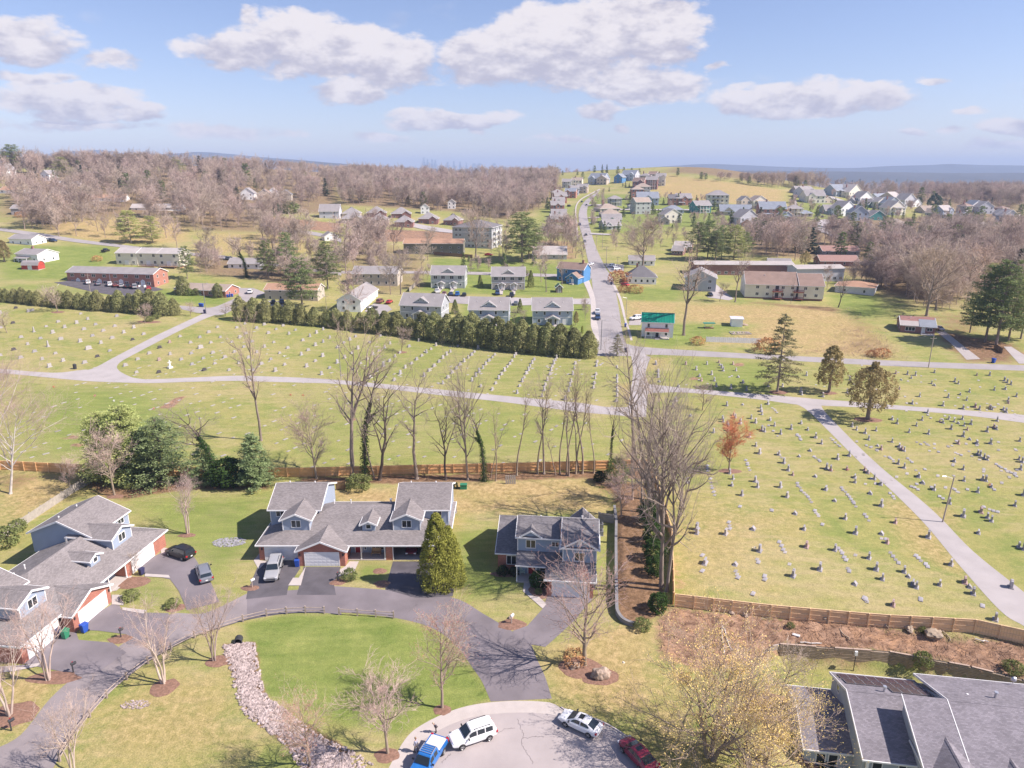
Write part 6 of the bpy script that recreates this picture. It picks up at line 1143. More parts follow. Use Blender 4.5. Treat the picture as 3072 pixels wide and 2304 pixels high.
for (k, r, x, y, t, lab, w) in (('bush', 'R5', 828, 1035, 970, 'round clipped bush beside the middle mailbox', 1.1),('bush', 'R5', 890, 395, 300, 'pale bush behind the house gap beside the leaning branch', 1.3),('dkbush', 'R5', 1575, 390, 350, 'small dark bush by the green box behind the house', 1),('dkbush', 'R6', 258, 1005, 945, 'dark clipped bush under the brick window, left of two', 1.1),('dkbush', 'R6', 335, 1010, 955, 'dark clipped bush under the brick window, right of two', 1.0),('rhodo', 'R6', 510, 1085, 985, 'glossy green shrub beside the porch walk', 1.1),('bush', 'R6', 510, 1140, 1105, 'small white flowering bush below the porch shrub', 1),
 ('bush', 'R4', 930, 1180, 1120, 'clipped round bush beside the left middle garage', 1.3),('bush', 'R4', 1230, 1235, 1180, 'scruffy pale shrub at the point of the left lawn island', 1.2),('bush', 'R4', 20, 800, 680, 'round olive shrub at the left edge behind the house', 1.3),('bush', 'R4', 130, 690, 620, 'brownish shrub at the end of the picket fence', 1.2),('dkbush', 'B3', 1090, 1046, 1000, 'dark low shrub under the double window of the solar house', 1.6),('bush', 'B3', 790, 720, 670, 'dark shrub at the solar house corner', 1.1),('bush', 'B3', 1630, 470, 395, 'bright green plant over the timber wall', .9),('bush', 'B3', 2150, 500, 450, 'green weed clump on the red bank at the right edge', 1.4),('bush', 'B3', 890, 250, 225, 'small green tuft upper left on the red bank', 1.2),('bush', 'B3', 1640, 275, 250, 'small green tuft under the board fence on the bank', 1.3),('bush', 'B2', 2050, 300, 240, 'low green shrub by the curved end of the concrete wall', 1.3),('bush', 'R4', 920, 385, 355, 'low light green shrub under the pines', 2.0)):
 T(k, r, x, y, t, lab, None, 'shrub', wide=w)
T('orgbush', 'R6', 770, 1640, 1550, 'twiggy brown shrub at the foot of the broad maple', None, 'shrub')
# hedge rows -----------------------------------------------------------------
g_ = 'tall evergreen hedge trees edging the cemetery'; n_ = 0
HL=[(-5,50,-25),(45,55,-20),(100,60,-15),(150,65,-12),(205,72,-12),(255,78,-10),(330,85,-5),(400,92,0),(455,95,0),(520,100,10),(585,105,5),(640,110,10),(720,115,18),(780,118,10),(850,122,8),(915,128,15),(985,132,12),(1055,145,20),(1130,140,35)]
for i, (x, y, t) in enumerate(HL): T('hedge%d' % (i % 3), 'C4', x, y, t, ordn(i+1) + ' hedge tree from the left edge in the row below the brick row house', 'hedge trees on the left', wide=1.0)
HR=[(1560,172,58),(1650,178,58),(1728,185,68),(1805,185,70),(1880,192,72),(1955,200,80),(2040,208,115),(2120,215,115),(2180,222,105)]
for i, (x, y, t) in enumerate(HR): T('hedge%d' % (i % 3), 'C4', x, y, t, ordn(i+1) + ' hedge tree from the lane gate in the row by the streets', 'hedge trees behind the middle graves', wide=1.0)
HM=[(22,48,-35),(95,55,-30),(180,62,-30),(235,68,-30),(290,75,-25),(365,80,-20),(440,92,-20),(515,100,-10),(590,108,-5),(665,118,5),(745,130,10),(815,138,12),(890,150,15),(965,160,20),(1040,172,25),(1120,182,40),(1195,192,45),(1265,202,62),(1340,208,65),(1415,216,75),(1495,222,80),(1570,230,85),(1650,236,95),(1740,243,105)]
for i, (x, y, t) in enumerate(HM[2:]): T('hedge%d' % (i % 3), 'C5', x, y, t, ordn(len(HM)-2-i) + ' hedge tree from the straight road in the row behind the graves', 'hedge trees behind the middle graves', wide=1.05)
# cemetery trees -------------------------------------------------------------
T('spruce', 'C6', 872, 590, 180, 'tall ragged spruce beside the cemetery lane, shadow on the lawn', None); T('olive2', 'C6', 1152, 592, 340, 'conical olive leafed tree right of the ragged spruce', None, wide=1.1); T('olive', 'C6', 1362, 738, 430, 'large round olive leafed tree at the lane fork', None)
T('orange', 'R7', 385, 438, 200, 'low orange twigged tree among the headstones', None, wide=1.1); T('small', 'C5', 612, 212, 85, 'small rounded bare tree in front of the hedge among graves', None, wide=1.1); T('spruce', 'C5', 1912, 235, 110, 'brownish thin conifer at the end of the hedge by the road', None, wide=1.3)
T('small', 'C4', 375, 120, -30, 'bare spreading tree before the left hedge', None, wide=1.1); T('small', 'C4', 940, 195, 85, 'small pinkish bare tree with two low yellow bushes', None, wide=1.2); T('small', 'C4', 45, 255, 130, 'small bare tree at the left edge of the cemetery', None, wide=1.2)
T('bush', 'C4', 970, 182, 150, 'low golden bush beside the small pinkish tree, larger of two', None, 'shrub', wide=1.4); T('bush', 'C4', 1010, 165, 138, 'low golden bush beside the small pinkish tree, smaller of two', None, 'shrub', wide=1.4)
T('small', 'C4', 1235, 150, 70, 'bare bush at the cemetery gate, left of the lane', None, wide=1.0); T('small', 'C4', 1460, 150, 75, 'bare bush at the cemetery gate, right of the lane', None, wide=1.5); T('small', 'C6', 465, 690, 570, 'bare pink tree beside the upper lane near the big bare trees', None, wide=1.2)
# trees among the streets ------------------------------------------------------
for (k, r, x, y, t, lab, w) in (('pineL', 'R1', 850, 668, 465, 'broad light green pine above the cream row house, left half', 1.1),('pineL', 'R1', 990, 668, 500, 'broad light green pine above the cream row house, right half', 1.0),('pine', 'R1', 1215, 900, 695, 'leaning dark pine at the right end of the red row house', .8),('pine', 'R1', 1960, 1090, 780, 'big grey green pine beside the rust roofed house', 1.15),('pine', 'R1', 2125, 965, 670, 'tall pine right of the thicket', .9),('pine', 'R1', 1740, 900, 660, 'pine in the thicket, left of two', .8),('pine', 'R1', 1870, 880, 610, 'pine in the thicket, right of two', .8),('ivyt', 'R1', 1600, 890, 640, 'vine covered tree in the thicket behind the ranch house', 1.5),
 ('olive2', 'R1', 30, 790, 650, 'dense green tree at the far left edge by the white house', 1.3),('darkround', 'R1', 1770, 485, 375, 'round dark evergreen beside the wood houses', 1),('bush', 'R1', 1880, 472, 405, 'low dark evergreen beside the round dark one', 1.6),('pine', 'R2', 1170, 790, 480, 'tall broad pine left of the straight road', 1.3),('pine', 'R2', 1215, 770, 520, 'second pine close behind the tall broad one', 1.1),
 ('wide', 'R2', 1950, 830, 560, 'wide grey bare tree right of the straight road', 1.25),('wide', 'R2', 870, 760, 500, 'bare tree in front of the grey apartment block', .9),('wood2', 'R2', 1045, 800, 640, 'low bushy bare tree right of the apartment block', 1.2),('tall1', 'R2', 1328, 985, 740, 'slim bare tree on the lawn beside the green roofed shed', .8),('tall2', 'R2', 1430, 960, 760, 'twisted bare tree behind the green roofed shed', .8),('wood3', 'R2', 1295, 920, 720, 'bare tree left of the blue house', 1),('wood3', 'R2', 1560, 800, 690, 'bare tree leaning at the left kerb of the straight road', .6),('conegrn', 'R2', 900, 955, 875, 'dark cone evergreen between the green and taupe duplexes', .9),('conegrn', 'R2', 1228, 955, 845, 'green column evergreen right of the taupe duplex', .8),('conegrn', 'R2', 738, 1125, 1035, 'green cone evergreen between two hedge side duplexes', 1),('conegrn', 'R2', 1158, 1120, 1030, 'green cone evergreen left of the duplex nearest the road', .8),('small', 'R2', 755, 1165, 1110, 'small bare tree before the left hedge side duplex', 1),('small', 'R2', 1120, 1185, 1100, 'small bare tree right of the middle duplex', 1),('small', 'R2', 1193, 1195, 1110, 'tiny fan shaped bare tree between duplexes', 1),('small', 'R2', 1580, 1170, 1040, 'thin bare tree at the verge by the straight road', .6),('olive2', 'R2', 1520, 1200, 1110, 'brownish leafy shrub tree at the end of the duplex', .8),('fcone', 'R2', 1490, 1245, 1190, 'small bluish spruce on the lawn behind the hedge', 1.5),('colshrub', 'R2', 1560, 1255, 1205, 'narrow bright green column shrub by the pavement', .9),('spruce', 'R2', 1575, 1100, 1035, 'thin brown conifer at the car park entrance', 1),
 ('wood2', 'R2', 90, 1110, 880, 'bushy bare tree before the sideways white house', 1.2),('tall1', 'R2', 385, 1000, 720, 'tall bare tree by the wooden fence near the green duplex', 1.0),('wood1', 'R2', 320, 1000, 780, 'leaning bare tree behind the sideways white house', 1),('wood3', 'R2', 560, 780, 600, 'bare tree in front of the long olive building', 1),('wood1', 'R2', 245, 690, 510, 'bare tree left of the orange brown roof', .9),('wood1', 'R2', 140, 740, 520, 'bare tree beside the clay slope', 1),('wood2', 'R2', 30, 860, 560, 'vine draped bare tree left of the grey long house', 1),
 ('pine', 'R3', 1960, 1310, 830, 'giant pine of the right clump, left trunk', .85),('pine', 'R3', 2030, 1330, 800, 'giant pine of the right clump, middle trunk', .9),('pine', 'R3', 2110, 1300, 880, 'giant pine of the right clump, right trunk', .85),('pine', 'R3', 1860, 1250, 1010, 'lower pine at the left of the right clump', .9),('pine', 'R3', 2190, 1290, 960, 'pine at the right edge in the clump', .9),
 ('wide', 'R3', 1580, 1140, 760, 'large bare tree behind the small brick ranch house', 1.1),('wide', 'R3', 1640, 1100, 770, 'large bare tree right of the one behind the brick ranch', .9),('wide', 'R3', 1850, 1040, 740, 'wide pinkish bare tree before the dark pines', 1.2),('tall2', 'R3', 340, 1050, 735, 'bare tree left end of the cream apartments', .9),('crook', 'R3', 1008, 1085, 870, 'dark crooked leaning tree at the edge of the rough field', .9),('tall2', 'R3', 5, 1265, 740, 'large pale bare tree behind the green roofed house', 1.1),('wood3', 'R3', 935, 965, 840, 'dark small bare tree at the corner of the cream apartments', 1),('tall1', 'R3', 700, 1060, 900, 'thin pole like bare tree before the cream apartments', .4),('small', 'R3', 240, 1045, 940, 'small bare tree by the drive left of the cream apartments', 1),
 ('pine', 'R3', 90, 780, 540, 'dark pine clump behind the motel, leftmost', 1.0),('pine', 'R3', 160, 775, 530, 'dark pine clump behind the motel, second', 1.0),('pine', 'R3', 250, 770, 560, 'dark pine clump behind the motel, third', 1.0),('pineL', 'R3', 330, 775, 560, 'lighter pine at the right of the motel pine clump', 1.0),('pine', 'R3', 400, 760, 600, 'small pine closing the motel pine clump on the right', 1.0),('pine', 'R3', 210, 790, 600, 'lower pine in the middle of the motel clump', 1.0),('olive', 'R3', 790, 820, 720, 'brown leafed tree with orange edge behind the motel', .9),('olive2', 'R3', 1235, 755, 680, 'bright yellow green tree among bare trees', 1.3),('darkround', 'Z5', 1385, 320, 185, 'big dark round evergreen on the right slope', 1),('fcone', 'Z5', 1520, 330, 235, 'dark cone conifer right of the big round evergreen', 1.1),('darkround', 'Z5', 1245, 285, 215, 'dark round evergreen left of the big one', 1),('fcone', 'Z5', 785, 510, 435, 'slim dark cone by the teal gabled house', 1),
 ('pine', 'Z5', 660, 690, 450, 'large dark pine below the bend of the right street', 1.1),('pine', 'Z5', 900, 620, 490, 'spreading pine right of the large dark one', 1.4),('pine', 'Z5', 1130, 640, 500, 'spreading pine in the middle right', 1.4),('fdark', 'Z5', 1220, 710, 560, 'dark pointed conifer among bare trees', 1.2),('pine', 'Z5', 1700, 680, 540, 'broad pine at the right among bare trees, left of three', 1.6),('pine', 'Z5', 1840, 790, 600, 'broad pine at the right among bare trees, lowest of three', 1.6),('pine', 'Z5', 2060, 640, 520, 'broad pine at the right among bare trees, right of three', 1.6),('pine', 'Z5', 1690, 570, 430, 'dark brown green conifer upper right', 1.1),('fpine', 'Z5', 2160, 590, 470, 'pine at the right edge upper', 1.4),('pineL', 'Z5', 1900, 1000, 830, 'light green round pine above the giant clump', 1.3),
 ('pineL', 'R1', 410, 235, 115, 'bright green broad tree on the left hill', 1.2),('fdark', 'R1', 232, 250, 175, 'dark fir beside the white hill house', 1.1),('pine', 'R1', 85, 135, 35, 'dark spreading pine on the left skyline', 1.4),('pineL', 'R1', 1150, 240, 130, 'light green pine in the left wood crown', 1.5),('fpine', 'R1', 1600, 290, 150, 'green conifer rising from the left wood', 1.0),('pine', 'R2', 385, 285, 215, 'dark green conifer in the middle of the pink wood', .9),('olive2', 'R2', 440, 430, 360, 'yellow green tree in the pink wood', 1.2),('orange', 'R2', 585, 400, 320, 'orange brown tree in the pink wood', 1.2),('pine', 'R2', 935, 490, 410, 'green pine at the lower edge of the pink wood', 1.5)):
 T(k, r, x, y, t, lab, None, 'shrub' if k in ('bush', 'colshrub') else 'tree', wide=w)
for i,(x,y,t) in enumerate(((640,465,400),(1185,925,870),(1190,985,925))): pass
for (r, x, y, t, lab) in (('R1', 628, 785, 750, 'orange shrub beside the cream row house'),('R1', 135, 500, 465, 'orange brown shrub by the grey and white house'),('R2', 1905, 990, 940, 'orange brown shrub in front of the white hip roofed house, larger'),('R2', 1800, 925, 850, 'tall brown shrub left of the white hip roofed house'),('R2', 1830, 985, 945, 'brown shrub beside the pavement left of the larger one'),('C6', 440, 330, 290, 'brown shrub right of the green roofed house'),('C6', 810, 370, 300, 'orange shrub at the end of the white fence'),('C6', 1440, 400, 355, 'orange shrub at the foot of the rough slope'),('C6', 1380, 395, 365, 'small orange shrub left of the one at the slope foot')):
 T('orgbush', r, x, y, t, lab, 'orange brown shrubs', 'shrub', wide=1.3)
for i,(x,yb,t) in enumerate(((1160,1000,910),(1225,1005,965),(1265,1005,965),(1410,1020,945),(1310,1003,975))):
 T('hedge0' if i in (0, 3) else 'bush', 'R1', x+30 if i == 0 else x+5, yb, t, ['tall clipped shrub at the left end of the brick ranch house', 'low shrub left of the ranch door', 'low shrub beside the ranch window', 'tall clipped shrub at the right end of the brick ranch house', 'low shrub right of the ranch door'][i], 'shrubs before the brick ranch house', 'shrub', wide=1.15)
# woods: the nearest and largest as trees,the rest as woodland -------------------
WOODS = [('R1',[(0,110),(700,60),(1000,90),(1080,130),(2212,200),(2212,330),(2000,440),(1720,560),(1640,590),(1250,600),(1150,500),(800,520),(600,520),(420,590),(150,590),(230,480),(60,420),(0,300)],560,'left'),('R2',[(0,190),(520,180),(1000,200),(1420,260),(1340,430),(1100,520),(720,470),(500,440),(0,420)],800,'pink'),
 ('R3',[(430,600),(900,690),(1150,610),(2212,620),(2212,1000),(1950,900),(1800,1010),(1650,1100),(1300,1020),(1200,900),(1060,830),(720,800),(440,720)],330,'right'),('Z4',[(1080,105),(1500,120),(2212,190),(2212,270),(1800,230),(1300,160)],110,'behind'),('Z5',[(0,60),(600,70),(1000,100),(1500,120),(2212,160),(2212,330),(1950,290),(1600,280),(1250,200),(700,140),(100,140)],520,'plain'),('Z5',[(1290,420),(1600,440),(1750,520),(2212,560),(2212,700),(1300,640),(1100,560),(1200,500)],60,'street'),('R2',[(0,560),(120,600),(560,780),(560,820),(380,900),(0,850)],46,'field'),('R1',[(1280,800),(1500,800),(2200,880),(2100,960),(1600,880),(1300,870)],40,'thicket'),('R1',[(1700,620),(2212,680),(2212,860),(2000,860),(1700,700)],34,'field'),('R1',[(0,60),(700,45),(1000,70),(1080,120),(700,130),(0,130)],90,'left'),('R2',[(0,160),(520,150),(1420,215),(1420,250),(520,200),(0,200)],120,'pink'),('R2',[(1250,600),(1520,700),(1520,790),(1260,760)],14,'field'),('Z4',[(560,650),(1220,640),(1220,870),(600,860)],26,'street'),('Z5',[(0,440),(1200,480),(1290,420),(2212,460),(2212,560),(1200,640),(0,620)],50,'street'),('Z5',[(700,180),(1300,240),(2212,330),(2212,470),(1200,420),(900,330)],44,'street'),('R2',[(780,500),(1100,500),(1080,830),(830,800)],20,'street'),('R1',[(420,560),(1280,640),(1280,720),(760,670),(300,620)],9,'field'),('R3',[(1050,840),(1360,880),(1360,1010),(1060,960)],26,'thick2'),('R3',[(1500,1000),(2000,960),(2212,900),(2212,1060),(1800,1120),(1560,1100)],24,'thick2'),('R2',[(500,860),(560,860),(560,1000),(470,1000)],6,'street'),('R3',[(0,560),(430,560),(430,640),(0,700)],24,'street'),('Z4',[(0,250),(240,350),(240,700),(0,720)],14,'street'),('Z4',[(380,330),(1900,420),(2000,600),(400,700)],40,'street'),('Z5',[(100,200),(1200,260),(1200,480),(0,440)],34,'street'),('R2',[(820,780),(1380,800),(1380,960),(820,960)],8,'street'),('R1',[(1150,700),(2200,780),(2200,1000),(1450,900)],16,'thicket')]
def inside(x,y,P):
 c=False
 for i in range(len(P)):
  (ax,ay),(bx,by)=P[i],P[i-1]
  if (ay > y) != (by > y) and x < (bx-ax)*(y-ay)/(by-ay)+ax: c=not c
 return c
BLOCK = [(o.matrix_world.translation.copy() if False else o.location.copy()) for o in scene.objects if o.get('category') in ('house', 'building', 'garage', 'shed')]
wp=[]
for r,P,n,tagn in WOODS:
 R=random.Random(hash((r,n)) % 1000); xs=[p[0] for p in P]; ys=[p[1] for p in P]; k=0; tr_=0
 while k < n and tr_ < n*12:
  tr_ += 1; x,y=R.uniform(min(xs),max(xs)),R.uniform(min(ys),max(ys))
  if not inside(x,y,P): continue
  p=at(r,x,y)
  if p.y > 3000 or any(-4 < p.x-b.x < 22 and -42 < p.y-b.y < 16 for b in BLOCK): continue
  wp.append((p,tagn)); k += 1
wp.sort(key=lambda q: q[0].y)
SKYL=([0,150,250,340,430,560,660,760,1030],[150,153,161,168,168,170,173,175,177])
def fit(p,s,h=15.5):
 x,y=proj(p); top=np.interp(x,*SKYL); z=depth(p)
 return min(s,max(0,y-top)*z/710/h)
WL = dict(left='bare tree in the wood covering the left hill', pink='bare tree in the pinkish wood left of the hill road', right='bare tree in the wood behind the motel and brick ranch', behind='bare tree in the wood behind the tan hill', plain='bare tree on the wooded plain at the right', field='bare tree on the scrubby field edge near the clay slope', thicket='bare tree in the thicket behind the brick ranch house', street='bare tree among the houses right and left of the hill road', thick2='bare tree in the brushy belt right of the cream apartments')
NIND=285
wp=[q for q in wp if fit(q[0],1) > .3]
for i,(p,tg) in enumerate(wp[:NIND]):
 R = random.Random(i); cap_ = max(.25, (proj(p)[1]-219)*depth(p)/710/15.5) if tg == 'right' else 9
 place(['wood1', 'wood2', 'wood3'][i % 3], p, min(cap_, fit(p, R.uniform(.6, 1.0)))*(.62 if tg in ('thicket', 'field', 'thick2') else .42 if tg == 'street' else 1), None, WL[tg], 'bare trees of the ' + {'left': 'left hill wood', 'pink': 'pinkish wood', 'right': 'right wood', 'behind': 'wood behind the hill', 'plain': 'wooded plain', 'field': 'field edge', 'thicket': 'thicket', 'street': 'street gardens', 'thick2': 'brushy belt'}[tg])
def woodland(pts,caps):
 R=random.Random(3); sc=[min(c,fit(p,R.uniform(.55,1.05))) for p,c in zip(pts,caps)]; pts=[p for p,s in zip(pts,sc) if s > .28]; sc=[s for s in sc if s > .28]
 me = bpy.data.meshes.new('woodland'); me.from_pydata([tuple(p) for p in pts], [], []); a = me.attributes.new('size', 'FLOAT', 'POINT'); a.data.foreach_set('value', sc)
 o = link('woodland', me); tag(o, kind='stuff'); o['label'] = 'far bare woods covering the hills'
 ng = bpy.data.node_groups.new('scatter_trees', 'GeometryNodeTree'); ng.interface.new_socket('Geometry', in_out='INPUT', socket_type='NodeSocketGeometry'); ng.interface.new_socket('Geometry', in_out='OUTPUT', socket_type='NodeSocketGeometry')
 N = ng.nodes.new; L = ng.links.new; gi, go = N('NodeGroupInput'), N('NodeGroupOutput'); g2i = N('GeometryNodeGeometryToInstance')
 for key in ('wood1', 'wood2', 'wood3'):
  j = N('GeometryNodeJoinGeometry')
  for pn,m_ in PROTO[key][1]:
   src = next(x for x in scene.objects if x.data is m_); oi = N('GeometryNodeObjectInfo'); oi.inputs[0].default_value = src; oi.transform_space = 'ORIGINAL'; L(oi.outputs['Geometry'], j.inputs[0])
  L(j.outputs[0],g2i.inputs[0])
 iop = N('GeometryNodeInstanceOnPoints'); L(gi.outputs[0], iop.inputs['Points']); L(g2i.outputs[0], iop.inputs['Instance']); iop.inputs['Pick Instance'].default_value = True
 ri = N('FunctionNodeRandomValue'); ri.data_type = 'INT'; ri.inputs['Min'].default_value = 0; ri.inputs['Max'].default_value = 2; L(ri.outputs[2], iop.inputs['Instance Index'])
 rr = N('FunctionNodeRandomValue'); rr.data_type = 'FLOAT_VECTOR'; rr.inputs[0].default_value = (0, 0, 0); rr.inputs[1].default_value = (.06, .06, 6.28); L(rr.outputs[0], iop.inputs['Rotation'])
 rs = N('GeometryNodeInputNamedAttribute'); rs.data_type = 'FLOAT'; rs.inputs[0].default_value = 'size'; L(rs.outputs[0], iop.inputs['Scale']); L(iop.outputs[0], go.inputs[0])
 md = o.modifiers.new('scatter', 'NODES'); md.node_group = ng
R_=random.Random(77); extra=[]
for k in range(9000):            # far forest beyond the crest and out over the plain
 y=R_.uniform(900,2600) if k < 3600 else R_.uniform(2400,5600); x=R_.uniform(-.85,.85)*y if k < 3600 else R_.uniform(.1,.85)*y
 if y < 1250 and -60 < x < 330 or y < 1000 and x < 320: continue
 extra.append((x,y,float(H(x,y))))
woodland([p for p, _ in wp[NIND:]] + extra, [max(.25, (proj(p)[1]-219)*depth(p)/710/15.5) if t == 'right' else .42 if t == 'street' else 9 for p, t in wp[NIND:]] + [9]*len(extra))
R_=random.Random(21)
for zone, reg, P, n, lab in (('right', 'R3', [(450,560),(1150,540),(2212,520),(2212,1000),(1300,900),(1000,760),(450,700)], 60, 'green pine standing among the bare right wood'),('left', 'R1', [(0,110),(1000,90),(2212,190),(2212,400),(1200,450),(300,430)], 34, 'green pine standing among the bare left wood'),('plain', 'Z5', [(0,60),(2212,150),(2212,320),(1250,200),(100,140)], 34, 'green pine on the wooded plain at the right'),('pink', 'R2', [(0,200),(1400,260),(1300,420),(700,460),(0,420)], 12, 'green pine inside the pinkish middle wood'),('hillside garden', 'Z4', [(380,330),(1900,420),(2000,600),(400,700)], 36, 'small green conifer among the hillside houses'),('right street', 'Z5', [(100,200),(2100,350),(2100,480),(1200,480),(0,440)], 36, 'small green conifer among the right street houses'),('mid street', 'R2', [(480,760),(1380,800),(1380,900),(480,900)], 6, 'small green conifer on the duplex lawns')):
 k=0; xs=[p[0] for p in P]; ys=[p[1] for p in P]
 while k < n:
  x,y=R_.uniform(min(xs),max(xs)),R_.uniform(min(ys),max(ys))
  if not inside(x,y,P): continue
  k += 1; p = at(reg, x, y); sm = 'small' in lab; place(R_.choice(('fcone', 'fcone', 'conegrn') if sm else ('fpine', 'fpine', 'fdark')), p, R_.uniform(.5, 1.0) if sm else fit(p, R_.uniform(.5, .95), 17), None, lab, 'pines among the bare ' + zone + ' trees')
SKY = [('fdark','R2',535,175,112),('fdark','R2',560,178,122),('fdark','R2',590,180,125),('fdark','R2',610,180,128),('fdark','R2',690,185,140),('fdark','R2',730,185,135),('fdark','R2',770,188,140),('fdark','R2',810,188,145),('fpine','R2',860,190,150),('fpine','R2',895,190,148),('fpine','R2',990,195,150),('fdark','R2',1185,215,160),('fdark','R2',1220,215,165),('fpine','R2',1285,215,165),('fpine','R2',1350,215,165),('fpine','R2',1400,215,175),('fpine','R2',1640,215,165),('fdark','R2',1690,215,158),('fdark','R2',1720,215,158),('fpine','R2',1790,225,170),('fpine','R2',1830,225,175),('fpine','R2',1880,228,180),('fpine','R2',1930,230,185),('fpine','R2',2180,235,180),('fpine','R1',1590,200,140),('fdark','R1',1725,215,145),('fpine','R1',1390,140,105),('fpine','R3',120,260,205),('fpine','R3',150,260,215),('fpine','R3',380,270,220),('fpine','R3',430,290,235),('fpine','R3',490,285,235),('fdark','R3',730,270,225),('fdark','R3',760,272,230),('fpine','R3',790,320,260),('fdark','R3',1050,330,265),('fdark','R3',1090,335,260),('fdark','R3',1140,335,250),('fdark','R3',1160,330,262),('fpine','R3',1380,300,255),('fpine','R3',1450,300,258),('fpine','R3',1540,400,305),('fpine','R3',1620,395,330),('fpine','R3',1800,390,330),('fpine','R3',1920,400,330),('fpine','R3',2060,410,350),('fpine','R3',2120,420,370),('fdark','R3',2000,420,370),('fpine','Z4',260,150,100),('fpine','Z4',310,190,112),('fpine','Z4',120,150,100),('fdark','Z4',560,300,255),('fdark','Z4',715,260,200),('fcone','Z4',750,262,215),('fcone','Z4',1075,420,360),('fcone','Z4',1345,425,365),('fcone','Z4',1595,505,450),('fcone','R2',1280,410,335),('fcone','R2',1305,405,330),('fcone','R2',1335,450,370),('fcone','R2',1355,450,372),('fcone','R2',1345,630,580),('fcone','R2',1385,632,585),('fcone','R2',1690,565,510),('fcone','Z4',690,250,210)]
for i,(k,r,x,y,t) in enumerate(SKY):
 zone = 'on the middle skyline' if (r == 'R2' and y < 240) else 'on the left wood skyline' if r == 'R1' else 'among the right woods' if r == 'R3' else 'among the hill houses'
 same = [j for j, q in enumerate(SKY) if (('on the middle skyline' if (q[1] == 'R2' and q[3] < 240) else 'on the left wood skyline' if q[1] == 'R1' else 'among the right woods' if q[1] == 'R3' else 'among the hill houses') == zone and q[0] == k)]
 order=sorted(same,key=lambda j: REG[SKY[j][1]][0]+SKY[j][2]*REG[SKY[j][1]][2])
 T(k, r, x, y, t, {'fdark': 'dark pointed conifer ', 'fpine': 'green pine ', 'fcone': 'small dark cone conifer '}[k] + zone + ', ' + ordn(order.index(i)+1) + ' from the left', 'conifers ' + zone, wide={'fdark': .8, 'fpine': 1.0, 'fcone': 1.0}[k])
# ---------------------------------------------------------------- headstones,markers
M_GRAN = mat('grey_granite', (.36,.34,.35), .7, .12, 3, rand=.14); M_GRANP = mat('pale_granite', (.40,.37,.36), .7, .1, 3, rand=.1); M_GRAND = mat('dark_granite', (.10,.09,.095), .5, .2, 3, rand=.2); M_GRANR = mat('rose_granite', (.40,.29,.27), .65, .12, 3, rand=.1); M_BRONZE = mat('flat_stone', (.34,.31,.29), .7, .14, 3, rand=.22)
FACE_RZ=math.radians(59)
def stone_mesh(w,h,t,top,m):
 b=MB()
 if top == 'round': pr = [(-w/2, .16),(w/2, .16),(w/2, h*.72)] + [(w/2*math.cos(a), h*.72 + (h*.28)*math.sin(a)) for a in np.linspace(.3, math.pi-.3, 7)] + [(-w/2, h*.72)]
 elif top == 'serp': pr = [(-w/2, .16),(w/2, .16),(w/2, h*.86),(w*.33, h*.9),(w*.15, h),(-w*.15, h),(-w*.33, h*.9),(-w/2, h*.86)]
 elif top == 'slant':
  b.loft([[(x, -t*.8, .1),(x, t*.8, .1),(x, t*.45, h),(x, t*.05, h),(x, -t*.8, h*.35)] for x in (-w/2, w/2)]); return b.mesh('headstone', m)
 elif top == 'obelisk': b.loft([[(-w/2*k, -w/2*k, z),(w/2*k, -w/2*k, z),(w/2*k, w/2*k, z),(-w/2*k, w/2*k, z)] for z, k in ((.16, 1),(.5, .95),(.52, .72),(h*.9, .5),(h, .02))]); return b.mesh('headstone', m)
 else: pr=[(-w/2,.16),(w/2,.16),(w/2,h),(-w/2,h)]
 b.extr(pr, 'y', -t/2, t/2)
 if top != 'obelisk': b.box(-w*.36, w*.36, -t/2-.012, -t/2, .3, h*.62)     # smooth raised panel of the inscription face
 return b.mesh('headstone', m)
def base_mesh(w, t, m): return MB().box(-w/2, w/2, -t/2, t/2, -.1, .16).box(-w/2-.12, w/2+.12, -t/2-.1, t/2+.1, -.12, .03).mesh('base', m)
ST={}
for nm, (w, h, t, tp, m) in dict(ser=(.85,1.25,.3,'serp',M_GRAN), rnd=(.8,1.15,.28,'round',M_GRAN), sq=(.95,1.05,.3,'flat',M_GRANP), lowp=(1.15,.8,.28,'serp',M_GRANP), low=(1.1,.75,.28,'flat',M_GRAN), slant=(.75,.5,.34,'slant',M_GRAN), dark=(1.1,.8,.26,'serp',M_GRAND), rose=(.9,1.0,.28,'serp',M_GRANR), ob=(.6,2.0,.6,'obelisk',M_GRANP), big=(1.7,1.15,.36,'serp',M_GRANP), small=(.45,.5,.2,'round',M_GRANP)).items():
 ST[nm]=(stone_mesh(w,h,t,tp,m),base_mesh(w+.25,t+.22,m),w,h)
CNAME = dict(ser='tall grey', rnd='round topped grey', sq='square pale grey', lowp='low pale', low='low grey', slant='slanted grey', dark='low dark', rose='rose brown', ob='pale pointed', big='wide pale', small='small pale')
def statue_mesh():
 b = MB(); b.box(-.6, .6, -.45, .45, 0, .5); b.loft([[(r*math.cos(a)*1.0, r*.75*math.sin(a), z) for a in np.linspace(0, 2*math.pi, 9)[:-1]] for z, r in ((.5,.34),(1.0,.27),(1.5,.24),(1.85,.28),(2.0,.13),(2.05,.11),(2.12,.15),(2.25,.16),(2.36,.08))]); b.box(-.62, -.2, -.08, .08, 1.6, 1.75); b.box(.2, .62, -.08, .08, 1.6, 1.75); return b.mesh('statue', mat('white_marble', (.75,.73,.72), .6, .06))
